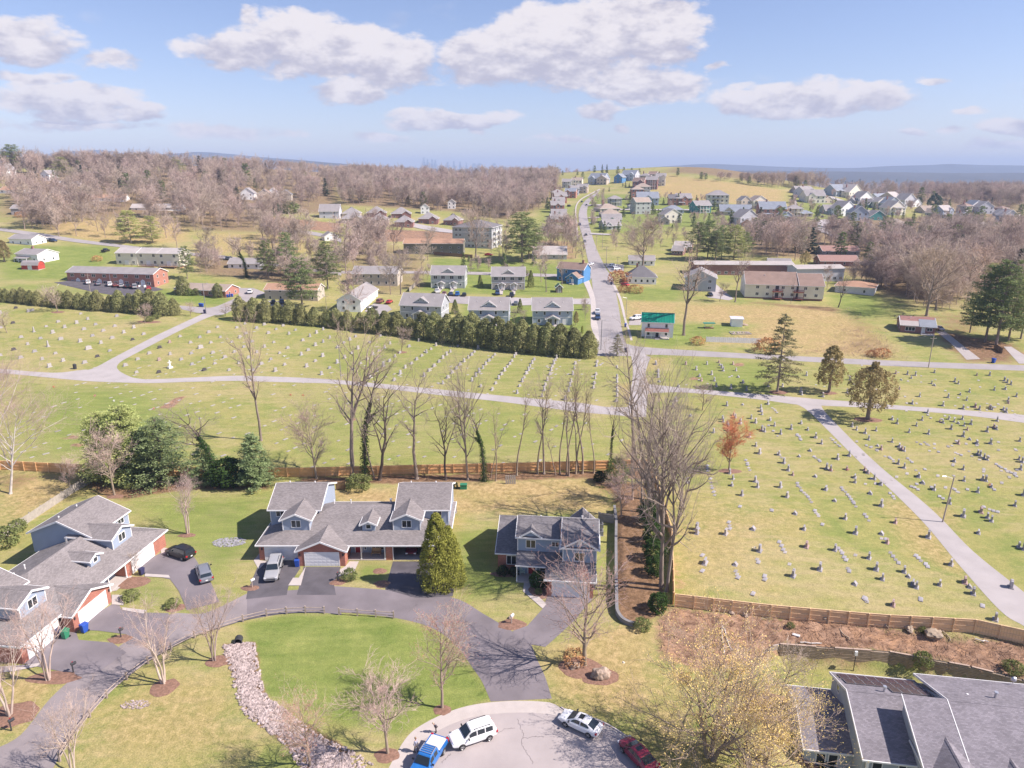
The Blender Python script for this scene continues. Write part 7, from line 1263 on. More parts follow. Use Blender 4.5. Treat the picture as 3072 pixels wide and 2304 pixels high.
R7U=[(372,35),(470,30),(627,25),(583,50),(585,70),(590,90),(523,115),(415,95),(425,110),(455,145),(345,120),(350,135),(375,155),(380,175),(378,190),(290,200),(512,230),(552,285),(575,330),(640,125),(667,160),(550,140),(590,185),(605,195),(705,210),(770,180),(832,145),(873,185),(922,232),(958,270),(888,315),(820,350),(695,340),(725,390),(752,435),(780,465),(1057,365),(1130,345),(990,425),(1015,435),(1115,430),(1225,435),(1245,450),(920,475),(985,555),(1165,480),(1165,510),(1285,490),(1325,522),(1260,580),(1040,625),(1328,655),(745,600),(703,540),(548,505),(562,540),(465,590),(795,705),(1105,735),(1415,760),(1620,850),(1760,1020),(535,800),(850,800),(1168,825),(1330,830),(1365,885),(575,935),(1042,930),(1252,980),(948,1050),(1335,1110),(1470,1065),(1497,1095),(1525,1140),(1545,1160),(1690,1145),(1845,1130),(1875,1160),(1897,1200),(1165,1140),(783,1090),(425,1020),(237,1010),(187,800),(187,825),(365,830),(1400,1270),(2035,1360),(865,910),(1297,1050),(403,530),(390,455),(410,490),
 (1148,165),(1175,185),(1228,205),(1295,190),(1395,120),(1425,145),(1500,200),(1545,160),(1580,125),(1620,210),(1615,80),(1395,260),(1250,245),(1305,285),(1327,305),(1440,290),(1455,305),(1470,315),(1433,395),(1470,420),(1560,475),(1585,515),(1655,555),(1840,500),(1925,570),(1750,640),(1945,695),(1985,730),(2010,750),(1835,720),(1930,825),(2155,655),(2180,910),(2210,925),(2210,590),(1690,135),(1710,140),(1745,120),(1778,135),(1805,145),(1840,160),(1830,120),(1883,150),(1860,185),(1760,180),(1835,225),(1875,245),(1920,270),(2005,270),(1982,195),(2025,170),(2040,180),(2045,130),(1520,25),(1710,35),(1835,55),(1910,45),(1935,60),(2000,45),(2015,60),(2085,60),(2100,75),(2115,20),(2185,255),(1805,270),(1925,335),(1940,345),(1965,360),(1985,370),(1780,380),(1835,430),(2190,430),(2180,370),(2200,385),(1955,495),(1975,500),(2010,540),(2130,1160)]
C6U=[(375,440),(213,440),(555,430),(562,445),(570,460),(578,475),(432,470),(490,440),(632,440),(648,475),(660,510),(515,495),(530,530),(540,560),(450,505),(460,530),(620,570),(685,540),(705,580),(822,560),(900,560),(1000,590),(1005,605),(1030,500),(1120,615),(1515,490),(1545,525),(1578,495),(1600,515),(1622,500),(1535,575),(1645,615),(1605,650),(1710,545),(1725,555),(1835,535),(1855,545),(1725,485),(1955,500),(2025,500),(2105,530),(2120,540),(2140,550),(2050,580),(2110,575),(1865,605),(1800,620),(1900,635),(1945,670),(1970,685),(1915,590),(2030,680),(2100,690),(2115,700),(2125,640),(2170,615),(1880,680),(1250,595),(1265,525),(225,480),(225,510),(230,535),(318,640),(305,670),(400,720),(335,560)]
C5U=[(140,80),(100,100),(60,120),(17,145),(140,155),(180,130),(93,175),(50,205),(8,232),(137,240),(93,270),(40,303),(178,312),(130,350),(335,122),(302,142),(265,160),(228,188),(350,195),(312,222),(270,250),(225,280),(420,158),(405,258),(365,285),(320,320),(440,230),(475,208),(512,190),(543,165),(485,118),(425,370),(465,330),(503,298),(540,270),(573,243),(603,220),(658,182),(568,385),(605,345),(635,310),(673,285),(703,260),(735,238),(763,218),(790,198),(820,175),(718,148),(748,360),(780,328),(810,300),(838,274),(862,252),(885,232),(907,215),(862,405),(892,370),(918,340),(942,315),(965,292),(990,272),(1015,250),(1035,233),(1052,215),(953,180),(1075,195),(1037,388),(1060,360),(1080,335),(1103,312),(1120,290),(1140,268),(1160,248),(1175,232),(1090,422),(1160,440),(1180,405),(1198,375),(1215,350),(1233,328),(1250,305),(1265,288),(1278,270),(1292,245),(1302,230),(1310,462),(1325,420),(1340,392),(1352,370),(1365,345),(1378,325),(1388,305),(1400,282),(1412,262),(1460,482),(1472,445),(1480,415),(1492,385),(1508,350),(1515,325),(1522,305),(1530,285),(1540,265),(1548,250),(1600,500),(1620,450),(1628,420),(1635,395),(1645,350),(1655,315),(1660,285),(1770,430),(1775,405),(1780,375),(1785,350),(1788,298),(1792,275),(1908,510),(1912,480),(1912,450),(1912,425),(1912,395),(1912,370),(1912,310),(2145,285),(2160,330),(2160,350)]
C4U = [(885,515),(1030,515,'dark'),(813,470),(893,430),(968,392),(1035,355,'dark'),(1100,320,'rose'),(1167,282),(1032,435,'rose'),(1103,398),(1175,432),(1240,392),(1300,355,'big'),(1295,288),(1235,322),(1353,255),(1410,222),(1318,425),(1380,388),(1367,322),(1428,287),(1245,463),(1393,458),(1458,417),(1520,382),(1325,500,'dark'),(1502,318),(1555,285),(1535,225),(1588,200),(1595,263),(1580,350),(1548,455),(1485,500),(1635,315),(1610,420),(1665,385),(1663,228),(1713,205),(1740,260),(1775,320),(1715,350),(1755,430),(1695,460),(1640,500),(1790,235),(1835,212),(1812,390),(1873,265),(1785,505),(1845,465),(1865,357),(1915,240),
 (103,98,'dark'),(185,120),(210,113),(523,135),(570,170),(378,187),(300,217),(420,223),(498,195),(620,205),(757,150),(745,215),(868,225),(220,250,'ob'),(343,258),(545,235),(670,245),(803,257),(932,267),(137,287),(263,295),(395,300,'big'),(600,278),(728,292),(860,303,'dark'),(180,333),(312,345,'ob'),(520,315),(655,325),(90,368,'dark'),(225,380),(575,362,'big'),(712,375),(632,412,'dark'),(135,420),(360,392),(275,430),(410,440),(550,452),(322,478),(0,405),(85,195,'dark'),(5,225),(2,130)]
LMARK = [('the wooden lamp pole', at('Z7',1290,1255,0)),('the orange twigged tree', at('R7',385,435)),('the board fence corner', at('R7',45,1285)),('the round olive tree', at('C6',1362,738)),('the ragged spruce', at('C6',872,590)),('the lane fork', at('C6',1050,680)),('the fence bend at the lower lane', at('R7',1900,1440)),('the small round bare tree', at('C5',612,212)),('the end of the hedge', at('C5',1780,245)),('the lane corner by the tall bare tree', at('C5',1985,560)),('the white statue', at('C4',1103,480)),('the lane gate', at('C4',1370,120)),('the pinkish tree with golden bushes', at('C4',940,195)),('the black litter bin', at('C4',487,490)),('the spreading tree at the left hedge', at('C4',375,120)),('the tall two stemmed tree', at('C4',1692,500)),('the conical olive tree', at('C6',1152,592)),('the street pole at the cross road', at('C6',1693,455)),('the right edge of the upper lane', at('C6',2180,720)),('the middle of the diagonal lane', at('R7',1100,300)),('the lower bend of the diagonal lane', at('R7',1750,1000)),('the thin leaning trunks', at('C5',1650,460)),('the middle of the long hedge', at('C5',1080,190)),('the crooked dark tree', at('C5',240,330)),('the straight thick trunked tree', at('C5',700,420)),('the huge twin trunked tree', at('R7',60,560)),('the grave of the dug brown patch', at('C4',1120,700)),('the far right cemetery lawn', at('R7',2000,560)),('the lawn left of the lower lane', at('R7',1300,950)),('the middle of the right hand lawn', at('R7',800,640))]
def autolabel(items,kind_group):
 """items: (pos, descr) -> label 'nth nearest <descr> to <landmark>' counted among all of the same look"""
 P=np.array([[q[0].x,q[0].y] for q in items]); Lp=np.array([[l[1].x,l[1].y] for l in LMARK]); D=np.hypot(P[:,None,0]-Lp[None,:,0],P[:,None,1]-Lp[None,:,1])
 near=D.argmin(1); out=[]; ds=[q[1] for q in items]
 for i in range(len(items)):
  l=near[i]; rk=1+sum(1 for j in range(len(items)) if ds[j] == ds[i] and (D[j,l] < D[i,l] or (D[j,l] == D[i,l] and j < i)))
  out.append((f"{ds[i]} " + (f"nearest {LMARK[l][0]}" if rk == 1 else f"{ordn(rk)} nearest {LMARK[l][0]}"), LMARK[l][0]))
 return out
def cemetery():
 R=random.Random(5); S=[]
 for r, lst in (('R7', R7U),('C6', C6U),('C5', C5U),('C4', C4U)):
  for q in lst:
   p = at(r, q[0], q[1]); k = q[2] if len(q) > 2 else (R.choice(('ser','ser','ser','rnd','rnd','sq','rose','low','slant')) if r in ('R7', 'C6') else R.choice(('sq','lowp','lowp','low','ser','rnd')) if r == 'C5' else R.choice(('lowp','lowp','lowp','sq','low')))
   s=R.uniform(.76,1.05)
   if r == 'R7' and q[1] > 560 and k in ('ser', 'rnd'): s *= 1.08
   S.append((p,k,s,R.gauss(0,.05)))
 S.sort(key=lambda q: depth(q[0])/(ST[q[1]][3]*q[2]))
 ind,rest=S[:295],S[295:]
 labs = autolabel([(p, CNAME[k] + ' headstone') for p, k, s, a in ind], 'h')
 for (p,k,s,a),(lab,lm) in zip(ind,labs):
  st, ba, w, h = ST[k]; o = link('headstone', st, None, p, FACE_RZ+a, s); tag(o, lab, 'headstone', 'headstones near ' + lm); link('base', ba, o)
 V=MB()
 bm_=MB()
 mats_=[M_GRAN,M_GRANP,M_GRAND,M_GRANR]
 for p,k,s,a in rest:
  for me in ST[k][:2]:
   mi=mats_.index(me.materials[0]); c,sn=math.cos(FACE_RZ+a)*s,math.sin(FACE_RZ+a)*s
   V.add([(p.x+v.co.x*c - v.co.y*sn,p.y+v.co.x*sn+v.co.y*c,p.z+v.co.z*s) for v in me.vertices],[tuple(f.vertices) for f in me.polygons],mi)
 if rest: tag(V.build('far_headstones', mats_), 'many small headstones in the farther rows of the cemetery', None, None, 'stuff')
 tag(link('statue', statue_mesh(), None, at('C4', 1103, 485), FACE_RZ), 'white statue on a block among the headstones near the lane', 'statue')
 fm = [MB().box(-.42, .42, -.24, .24, -.05, .05).mesh('grave_marker', M_BRONZE), MB().box(-.5, .5, -.26, .26, -.05, .10).box(-.36, .36, -.16, .16, .10, .125).mesh('grave_marker', M_GRAN), MB().box(-.62, .62, -.26, .26, -.05, .06).mesh('grave_marker', M_BRONZE)]
 P=[]
 for (x0,y0,x1,y1,n) in ((800,510,905,640,9),(1080,535,1180,665,9),(1215,700,1255,755,3),(695,870,740,955,4),(1060,905,1118,1002,5),(1115,1035,1132,1070,2),(1375,935,1442,1022,4),(1535,955,1622,1042,5),(1380,575,1415,615,3),(265,480,297,600,6),(125,480,130,520,3),(382,748,397,805,3),(555,980,575,1015,2),(600,1085,617,1120,2),(422,1045,447,1115,3),(480,370,520,440,5),(905,345,960,385,4),(1010,230,1080,295,5),(690,325,720,360,3),(250,400,258,445,3),(800,205,835,255,5),(1375,350,1412,387,4),(1510,530,1537,550,2),(1690,595,1720,615,2),(1770,545,1812,580,4),(220,915,222,1110,2),(1218,1220,1246,1250,3),(640,675,655,690,2),(912,678,942,726,4),(960,770,968,775,1),(1170,960,1172,962,1),(765,1015,766,1016,1),(540,1200,541,1201,1),(1570,1235,1572,1238,2),(1960,1275,1961,1276,1),(455,660,456,661,1),(620,140,700,240,3),(1320,850,1370,870,2),(1600,70,1640,120,3),(1480,360,1530,390,3),(1960,660,2060,700,4),(2030,390,2180,480,8),(1780,320,1830,345,3),(1580,250,1700,330,4),(650,45,690,80,4)):
  for i in range(n):
   t = (i+.5)/n; P.append((at('R7', x0+(x1-x0)*t + R.gauss(0, 3), y0+(y1-y0)*t + R.gauss(0, 2)), R.choice((0, 1, 1)), R.gauss(0, .06)))
 for (x0,y0,x1,y1,n) in ((1150,250,2180,560,55),(1480,20,2190,120,20)):
  for _ in range(n): P.append((at('R7', R.uniform(x0, x1), R.uniform(y0, y1)), R.choice((0, 1, 2)), R.gauss(0, .06)))
 PL=[(-110,133),(-45,129),(24,131),(26,170),(-20,182),(-60,196),(-118,200)]; e1=np.array([math.cos(FACE_RZ),math.sin(FACE_RZ)]); e2=np.array([-e1[1],e1[0]]); cand=[]
 for i in range(-60,60):
  for j in range(-40,40):
   if R.random() < .58: continue
   q=np.array([-45,160])+e1*(i*2.6+R.gauss(0,.3))+e2*(j*5.2+R.gauss(0,.35))
   if inside(q[0],q[1],PL): cand.append(q)
 for q in cand: P.append((Vector((q[0],q[1],float(H(q[0],q[1])))),R.choice((0,0,2)),R.gauss(0,.06)))
 for (r, x0, y0, x1, y1, n) in (('C5', 300, 180, 1850, 420, 40),('C4', 1250, 230, 1900, 480, 20),('C6', 300, 430, 2150, 660, 30)):
  for _ in range(n):
   q=at(r,R.uniform(x0,x1),R.uniform(y0,y1)); P.append((q,R.choice((0,2)),R.gauss(0,.06)))
 P.sort(key=lambda q: depth(q[0])); D_ = ['flat grey grave marker', 'raised grey grave marker', 'long pale grave marker']
 ind = P[:290]; labs = autolabel([(p, D_[k]) for p, k, a in ind], 'm')
 for (p, k, a),(lab, lm) in zip(ind, labs): tag(link('grave_marker', fm[k], None, p, FACE_RZ+a, (1, 1, 1)), lab, 'grave marker', 'flat markers near ' + lm)
 V=MB()
 for p,k,a in P[290:]:
  c,sn=math.cos(FACE_RZ+a),math.sin(FACE_RZ+a); V.add([(p.x+v.co.x*c - v.co.y*sn,p.y+v.co.x*sn+v.co.y*c,p.z+v.co.z) for v in fm[k].vertices],[tuple(f.vertices) for f in fm[k].polygons])
 tag(V.build('far_grave_markers', M_BRONZE), 'many flat markers set in the farther cemetery lawn', None, None, 'stuff')
 rg = np.random.default_rng(3); FM = [leaves('bouquet', rg.normal(0, .16, (40, 3))*[1, 1, .8] + [0, 0, .22], .16, mat(n_, c_, .7, .2), rg) for n_, c_ in (('red_flowers', (.55,.03,.04)),('pink_flowers', (.65,.2,.25)),('white_flowers', (.75,.73,.7)))]
 for (r, x, y, k, lab) in (('C4',1885,662,0,'red bouquet on the flat lawn graves, left of two red ones'),('C4',1965,665,0,'red bouquet on the flat lawn graves, right of two red ones'),('C4',613,668,1,'pink flowers on a flat grave left of the brown dug patch'),('C4',738,700,2,'white flowers on a flat grave near the pine tops'),('C4',995,752,1,'pink flowers beside the brown dug grave patch'),('C4',350,610,0,'red flowers near the left lane'),('R7',1018,440,0,'red flowers among the headstones left of the diagonal lane'),('R7',1245,455,0,'red flowers beside the headstones close to the diagonal lane'),('R7',1120,438,1,'pink flowers before a headstone near the diagonal lane'),('R7',2000,530,1,'pink flowers beside small stones right of the lamp pole'),('C5',325,625,1,'pink flowers on the lawn beside the crooked dark tree'),('R7',545,925,2,'pale blue white flowers beside a headstone near the board fence'),('C4',1840,410,2,'white flowers among the middle graves')):
  tag(link('bouquet', FM[k], None, at(r, x, y), 0), lab, 'flowers', 'flowers left on graves')
cemetery()
o_ = thing('litter_bin', 'black litter bin standing on the cemetery lawn beside the left lane', 'bin', at('C4', 487, 490)); MB().loft([[(r*math.cos(a), r*math.sin(a), z) for a in np.linspace(0, 2*math.pi, 13)[:-1]] for z, r in ((0,.42),(1.2,.48),(1.28,.5),(1.36,.4))]).build('body', M_DARK, o_); MB().tube((0,0,1.36),(0,0,1.5),.36,.22,10).build('lid', M_DARK, o_)
# ---------------------------------------------------------------- vehicles
def paint(n,c): return mat(n,c,.32,.03,.4,spec=.5,coat=.6)
PC = dict(white=paint('white_paint', (.80,.80,.80)), silver=paint('silver_paint', (.36,.36,.365)), black=paint('black_paint', (.018,.018,.02)), grey=paint('grey_paint', (.20,.21,.24)), blue=paint('blue_paint', (.02,.15,.45)), red=paint('dark_red_paint', (.20,.012,.035)), bright_red=paint('bright_red_paint', (.50,.03,.04)), navy=paint('navy_paint', (.03,.06,.14)), brown=paint('red_brown_paint', (.22,.07,.06)))
M_CGLASS = mat('car_glass', (.02,.028,.035), .05, .1, 1, spec=.7); M_TYRE = mat('tyre_rubber', (.035,.033,.035), .85, .1); M_RIM = mat('alloy_rim', (.55,.55,.56), .35, .05, metal=.6); M_LAMP = mat('lamp_glass', (.75,.76,.78), .15, .05, spec=.6); M_TAIL = mat('tail_lamp', (.45,.01,.02), .2, .05, spec=.6); M_PLATE = mat('number_plate', (.75,.75,.75), .5); M_SEAT = mat('bed_cover', (.62,.62,.64), .6, .05)
CT=dict(
 suv=dict(L=4.9,hull=[(-2.45,.72,.50,.80,.92),(-2.38,.90,.36,.88,1.06),(-1.6,.97,.30,.95,1.10),(0,.98,.28,.95,1.08),(1.2,.97,.30,.93,1.07),(1.9,.94,.32,.86,1.00),(2.33,.84,.36,.74,.86),(2.45,.66,.44,.66,.74)],cab=[(-2.34,.86,.80,1.10),(-2.12,.88,.72,1.66),(-1.8,.90,.74,1.74),(-.4,.90,.76,1.78),(.35,.90,.74,1.72),(1.15,.90,.84,1.09)],wx=(1.48,-1.48),wr=.37),
 sedan=dict(L=4.6,hull=[(-2.3,.68,.46,.72,.86),(-2.2,.86,.34,.82,.98),(-1.5,.90,.26,.86,1.00),(0,.91,.24,.86,.95),(1.1,.90,.26,.84,.93),(1.8,.87,.28,.76,.85),(2.2,.78,.32,.64,.72),(2.3,.60,.38,.56,.62)],cab=[(-1.95,.76,.72,1.0),(-1.0,.82,.62,1.36),(-.5,.82,.64,1.42),(.05,.82,.64,1.41),(.35,.82,.62,1.36),(1.25,.82,.76,.95)],wx=(1.36,-1.36),wr=.33),
 big=dict(L=5.5,hull=[(-2.75,.80,.52,.90,1.08),(-2.7,.96,.42,.98,1.14),(-1.6,1.0,.34,1.02,1.16),(0,1.01,.34,1.02,1.14),(1.3,1.0,.36,1.0,1.13),(2.3,.98,.38,.96,1.08),(2.66,.94,.40,.88,1.0),(2.75,.84,.46,.80,.9)],cab=[(-2.7,.92,.86,1.18),(-2.55,.92,.80,1.78),(-2.2,.92,.80,1.86),(0,.92,.80,1.90),(.35,.92,.78,1.82),(1.1,.92,.86,1.15)],wx=(1.75,-1.60),wr=.40),
 pickup=dict(L=5.4,hull=[(-2.7,.86,.56,.95,1.02),(-2.64,.94,.48,1.0,1.06),(-1.7,.96,.42,1.0,1.06),(0,.96,.40,1.0,1.06),(1.2,.96,.42,.98,1.06),(2.2,.93,.42,.92,1.0),(2.58,.88,.44,.82,.92),(2.7,.76,.5,.74,.82)],cab=[(-.82,.88,.82,1.08),(-.68,.88,.74,1.66),(-.3,.88,.74,1.74),(.35,.88,.74,1.72),(.6,.88,.72,1.64),(1.3,.88,.80,1.08)],wx=(1.72,-1.62),wr=.39))
CMESH={}
def ring(x,w,zs,zh,zd):
 h=[(w*.80,zs),(w*.97,zs+.10),(w,(zs+zh)/2),(w*.985,zh),(w*.90,zd-.015),(w*.5,zd+.012)]; return [(x,y,z) for y,z in h]+[(x,-y,z) for y,z in reversed(h)]
def cring(x,wb,wt,zr,zb):
 zr=max(zr,zb+.02); h=[(wb,zb),(wb+(wt-wb)*.5,zb+(zr-zb)*.55),(wt,zr-.05 if zr-zb > .2 else zr-.005),(wt*.86,zr),(wt*.4,zr+.015)]; return [(x,y,z) for y,z in h]+[(x,-y,z) for y,z in reversed(h)]
def wheel(r):
 t=MB(); A=np.linspace(0,2*math.pi,17)[:-1]; t.loft([[(q*math.cos(a),y,q*math.sin(a)) for a in A] for y,q in ((-.11,r*.62),(-.115,r*.9),(-.08,r),(.08,r),(.115,r*.9),(.11,r*.62))]); d=MB().loft([[(q*math.cos(a),y,q*math.sin(a)) for a in A] for y,q in ((-.12,r*.63),(-.105,r*.60),(-.06,r*.55))],caps=False)
 for i in range(5): a=2*math.pi*i/5; d.obox((r*.3*math.cos(a),-.10,r*.3*math.sin(a)),(r*.3*math.cos(a),0,r*.3*math.sin(a)),(0,.015,0),(-r*.07*math.sin(a),0,r*.07*math.cos(a)))
 d.tube((0,-.06,0),(0,-.12,0),r*.14,r*.12,8); hub=MB().tube((0,-.02,0),(0,-.07,0),r*.56,r*.56,14); d.v,d.f,d.m=d.v,d.f,d.m
 return t.mesh('tyre', M_TYRE, True), d.mesh('rim', M_RIM)
def car_meshes(kind):
 if kind in CMESH: return CMESH[kind]
 c = CT[kind]; b = MB(); b.loft([ring(*h) for h in c['hull']]); zb = [np.interp(s[0], [h[0] for h in c['hull']], [h[4] for h in c['hull']])-.01 for s in c['cab']]
 rings = [cring(*s, z) for s, z in zip(c['cab'], zb)]; b.loft(rings)
 if kind == 'pickup':
  x0,x1=-2.66,-.86; b.box(x0,x1,.86,.955,1.0,1.14); b.box(x0,x1,-.955,-.86,1.0,1.14); b.box(x0-.02,x0+.07,-.86,.86,1.0,1.14)
 parts = [('body', b.mesh('body', PC['white'], False))]
 n = len(c['cab']); P = [np.array(r) for r in rings]; k = len(P[0])
 def off(pts,d): return [tuple(np.array(p)+d) for p in pts]
 def lerp(a,bb,t): return a*(1-t)+bb*t
 fr=MB(); a,e=P[-2],P[-1]; q=[lerp(a[2],e[0],.08)*[1,.90,1],lerp(a[-3],e[-1],.08)*[1,.90,1],lerp(a[-3],e[-1],.92)*[1,.90,1],lerp(a[2],e[0],.92)*[1,.90,1]]; fr.add(off(q,np.array([.055,0,.06])),[(0,1,2,3)]);
 mid = lerp(a[4], e[4], .5); parts.append(('windshield', fr.mesh('windshield', M_CGLASS)))
 rw = MB(); a, e = P[1], P[0]; q = [lerp(a[2], e[0], .08)*[1,.90,1], lerp(a[-3], e[-1], .08)*[1,.90,1], lerp(a[-3], e[-1], .85)*[1,.90,1], lerp(a[2], e[0], .85)*[1,.90,1]]; rw.add(off(q, np.array([-.06, 0, .05])), [(0,1,2,3)]); parts.append(('rear_window', rw.mesh('rear_window', M_CGLASS)))
 xs = [s[0] for s in c['cab']]; x_f, x_r = xs[-2]+.45*(xs[-1]-xs[-2]), xs[1]+(.15 if kind != 'sedan' else -.35)
 nw=dict(suv=3,big=3,sedan=2,pickup=1 if False else 2)[kind]
 def sidept(x,f):
  wb = np.interp(x, xs, [s[1] for s in c['cab']]); wt = np.interp(x, xs, [s[2] for s in c['cab']]); zr = np.interp(x, xs, [s[3] for s in c['cab']]); z0 = np.interp(x, xs, zb); return wb+(wt-wb)*f+.012, z0+(zr-z0)*f
 for sgn in (1,-1):
  for i in range(nw):
   xa,xb2=x_r+(x_f-x_r)*i/nw+.05,x_r+(x_f-x_r)*(i+1)/nw-.05; g=MB(); cols=np.linspace(xa,xb2,5); V=[]
   for x in cols:
    zr = np.interp(x, xs, [s[3] for s in c['cab']]); z0 = np.interp(x, xs, zb); hi = .84 if zr-z0 > .3 else .6
    for f in (.12,.5,hi): y,z=sidept(x,f); V.append((x,sgn*y,z))
   g.add(V, [(j*3+m, j*3+m+1, (j+1)*3+m+1, (j+1)*3+m) for j in range(4) for m in range(2)]); parts.append(('side_window', g.mesh('side_window', M_CGLASS)))
 h0, h1 = c['hull'][-2], c['hull'][0]; hf = c['hull'][-1]
 for sgn in (1,-1):
  parts.append(('headlight', MB().obox((h0[0]-.02, sgn*h0[1]*.80, h0[3]-.02),(.14, 0, -.03),(0, .17, 0),(0, 0, .075)).mesh('headlight', M_LAMP)))
  hr = c['hull'][1]; parts.append(('tail_light', MB().obox((hr[0]+.02, sgn*hr[1]*.90, hr[3]-.02),(.09, 0, 0),(0, .13, 0),(0, 0, .11 if kind != 'pickup' else .18)).mesh('tail_light', M_TAIL)))
  xm = xs[-1]-.35; parts.append(('mirror', MB().obox((xm, sgn*(c['cab'][-1][1]+.2), zb[-1]+.12),(.06, 0, 0),(0, .12, 0),(0, 0, .08)).mesh('mirror', PC['black'])))
 parts.append(('grille', MB().obox((hf[0]+.0, 0, (hf[2]+hf[3])/2+.02),(.03, 0, 0),(0, hf[1]*.78, 0),(0, 0, .07)).mesh('grille', M_DARK)))
 parts.append(('number_plate', MB().obox((h1[0]-.015, 0, (h1[2]+h1[3])/2),(.012, 0, 0),(0, .16, 0),(0, 0, .08)).mesh('number_plate', M_PLATE)))
 if kind == 'sedan': parts.append(('sunroof', MB().obox((-.15, 0, 1.437),(.26, 0, 0),(0, .36, 0),(0, 0, .004)).mesh('sunroof', M_CGLASS)))
 if kind == 'pickup':
  parts.append(('bed_cover', MB().box(-2.58, -.92, -.85, .85, 1.06, 1.115).mesh('bed_cover', M_SEAT))); rk = MB();
  for y in (-.66,.66): rk.box(-.62,.42,y-.025,y+.025,1.76,1.83)
  for i in range(5): x=-.6+i*.25; rk.box(x-.02,x+.02,-.64,.64,1.78,1.81)
  for y in (-.66,.66):
   for x in (-.5,.3): rk.box(x-.03,x+.03,y-.03,y+.03,1.68,1.765)
  parts.append(('roof_rack', rk.mesh('roof_rack', M_METAL)))
 if kind in ('suv', 'big'):
  rr=MB()
  for y in (-.68, .68): rr.box(-1.7, .1, y-.02, y+.02, 1.80 if kind == 'suv' else 1.92, 1.84 if kind == 'suv' else 1.96); [rr.box(x-.04, x+.04, y-.02, y+.02, 1.70 if kind == 'suv' else 1.82, 1.81 if kind == 'suv' else 1.925) for x in (-1.6, -.8, 0)]
  parts.append(('roof_rail', rr.mesh('roof_rail', M_DARK)))
 CMESH[kind] = (parts, *wheel(c['wr'])); return CMESH[kind]
CARG={}
def car(kind,colr,r,x,y,dx,dy,label,group=None,detail=2,loc=None,rz=None,L=None):
 if loc is None:
  p=at(r,x,y); q=at(r,x+dx*.3,y+dy*.3); rz=math.atan2(q.y-p.y,q.x-p.x); loc=p+Vector((0,0,.03 if p.y < 150 else .07))
 o = thing('pickup_truck' if kind == 'pickup' else 'parked_car', label, 'pickup truck' if kind == 'pickup' else 'car', loc, rz, group); parts, ty, ri = car_meshes(kind)
 for nm,me in parts:
  if detail < 2 and nm in ('mirror', 'grille', 'number_plate', 'roof_rail', 'sunroof'): continue
  if detail < 1 and nm not in ('body', 'windshield', 'rear_window', 'side_window'): continue
  c=link(nm,me,o)
  if nm == 'body': c.material_slots[0].link = 'OBJECT'; c.material_slots[0].material = PC[colr]
 k = CT[kind]; hw = max(h[1] for h in k['hull'])
 for wx in k['wx']:
  for sgn in (1,-1):
   t = link('wheel', ty, o, (wx, sgn*(hw-.075), k['wr']), 0 if sgn < 0 else math.pi)
   if detail >= 1: link('rim', ri, t)
 return o
car('big', 'silver', 'R5', 290, 995, -45, 150, 'big silver SUV parked in the drive before the left garage, facing the camera', None)
car('suv', 'black', 'R4', 1285, 872, -130, -42, 'black SUV parked at the end of the left drive beside the lawn', None)
car('suv', 'grey', 'R4', 1455, 1018, -42, -125, 'grey SUV parked on the drive edge nearer the birch, hatch facing the camera', None)
car('suv', 'white', 'B2', 925, 1035, -170, 58, 'white SUV in the turning circle behind the blue pickup', None)
car('sedan', 'white', 'B2', 1640, 955, -150, -70, 'white sedan with dark sunroof parked at the right kerb of the turning circle', None)
car('pickup', 'blue', 'B2', 628, 1200, -95, 150, 'bright blue pickup with grey bed cover and roof rack, cut by the bottom edge', None)
car('sedan', 'red', 'B2', 2020, 1165, -115, -125, 'dark red car with sunroof under the yellow tree, cut by the bottom edge', None)
car('sedan', 'red', None, 0, 0, 0, 0, 'dark red car inside the open right garage of the middle house', None, loc=Vector((H2O[0]+22.6, H2O[1]+3.1, .05)), rz=math.radians(-90))
g_ = 'cars in the red row house car park'
for i, (k, c, x, y) in enumerate((('suv','white',572,932),('sedan','grey',636,940),('suv','white',712,945),('sedan','brown',748,950),('sedan','silver',785,953),('suv','black',828,957),('big','silver',873,960),('sedan','bright_red',963,970))):
 car(k, c, 'R1', x, y, -6, -14, ['white SUV alone at the left of the red row house car park', 'grey sedan between two white SUVs at the red row house', 'white SUV third from the left at the red row house', 'red brown sedan at the red row house car park', 'silver sedan fifth from the left at the red row house', 'black SUV at the red row house car park', 'large silver SUV seventh from the left at the red row house', 'bright red sedan at the right end of the red row house car park'][i], g_, 1)
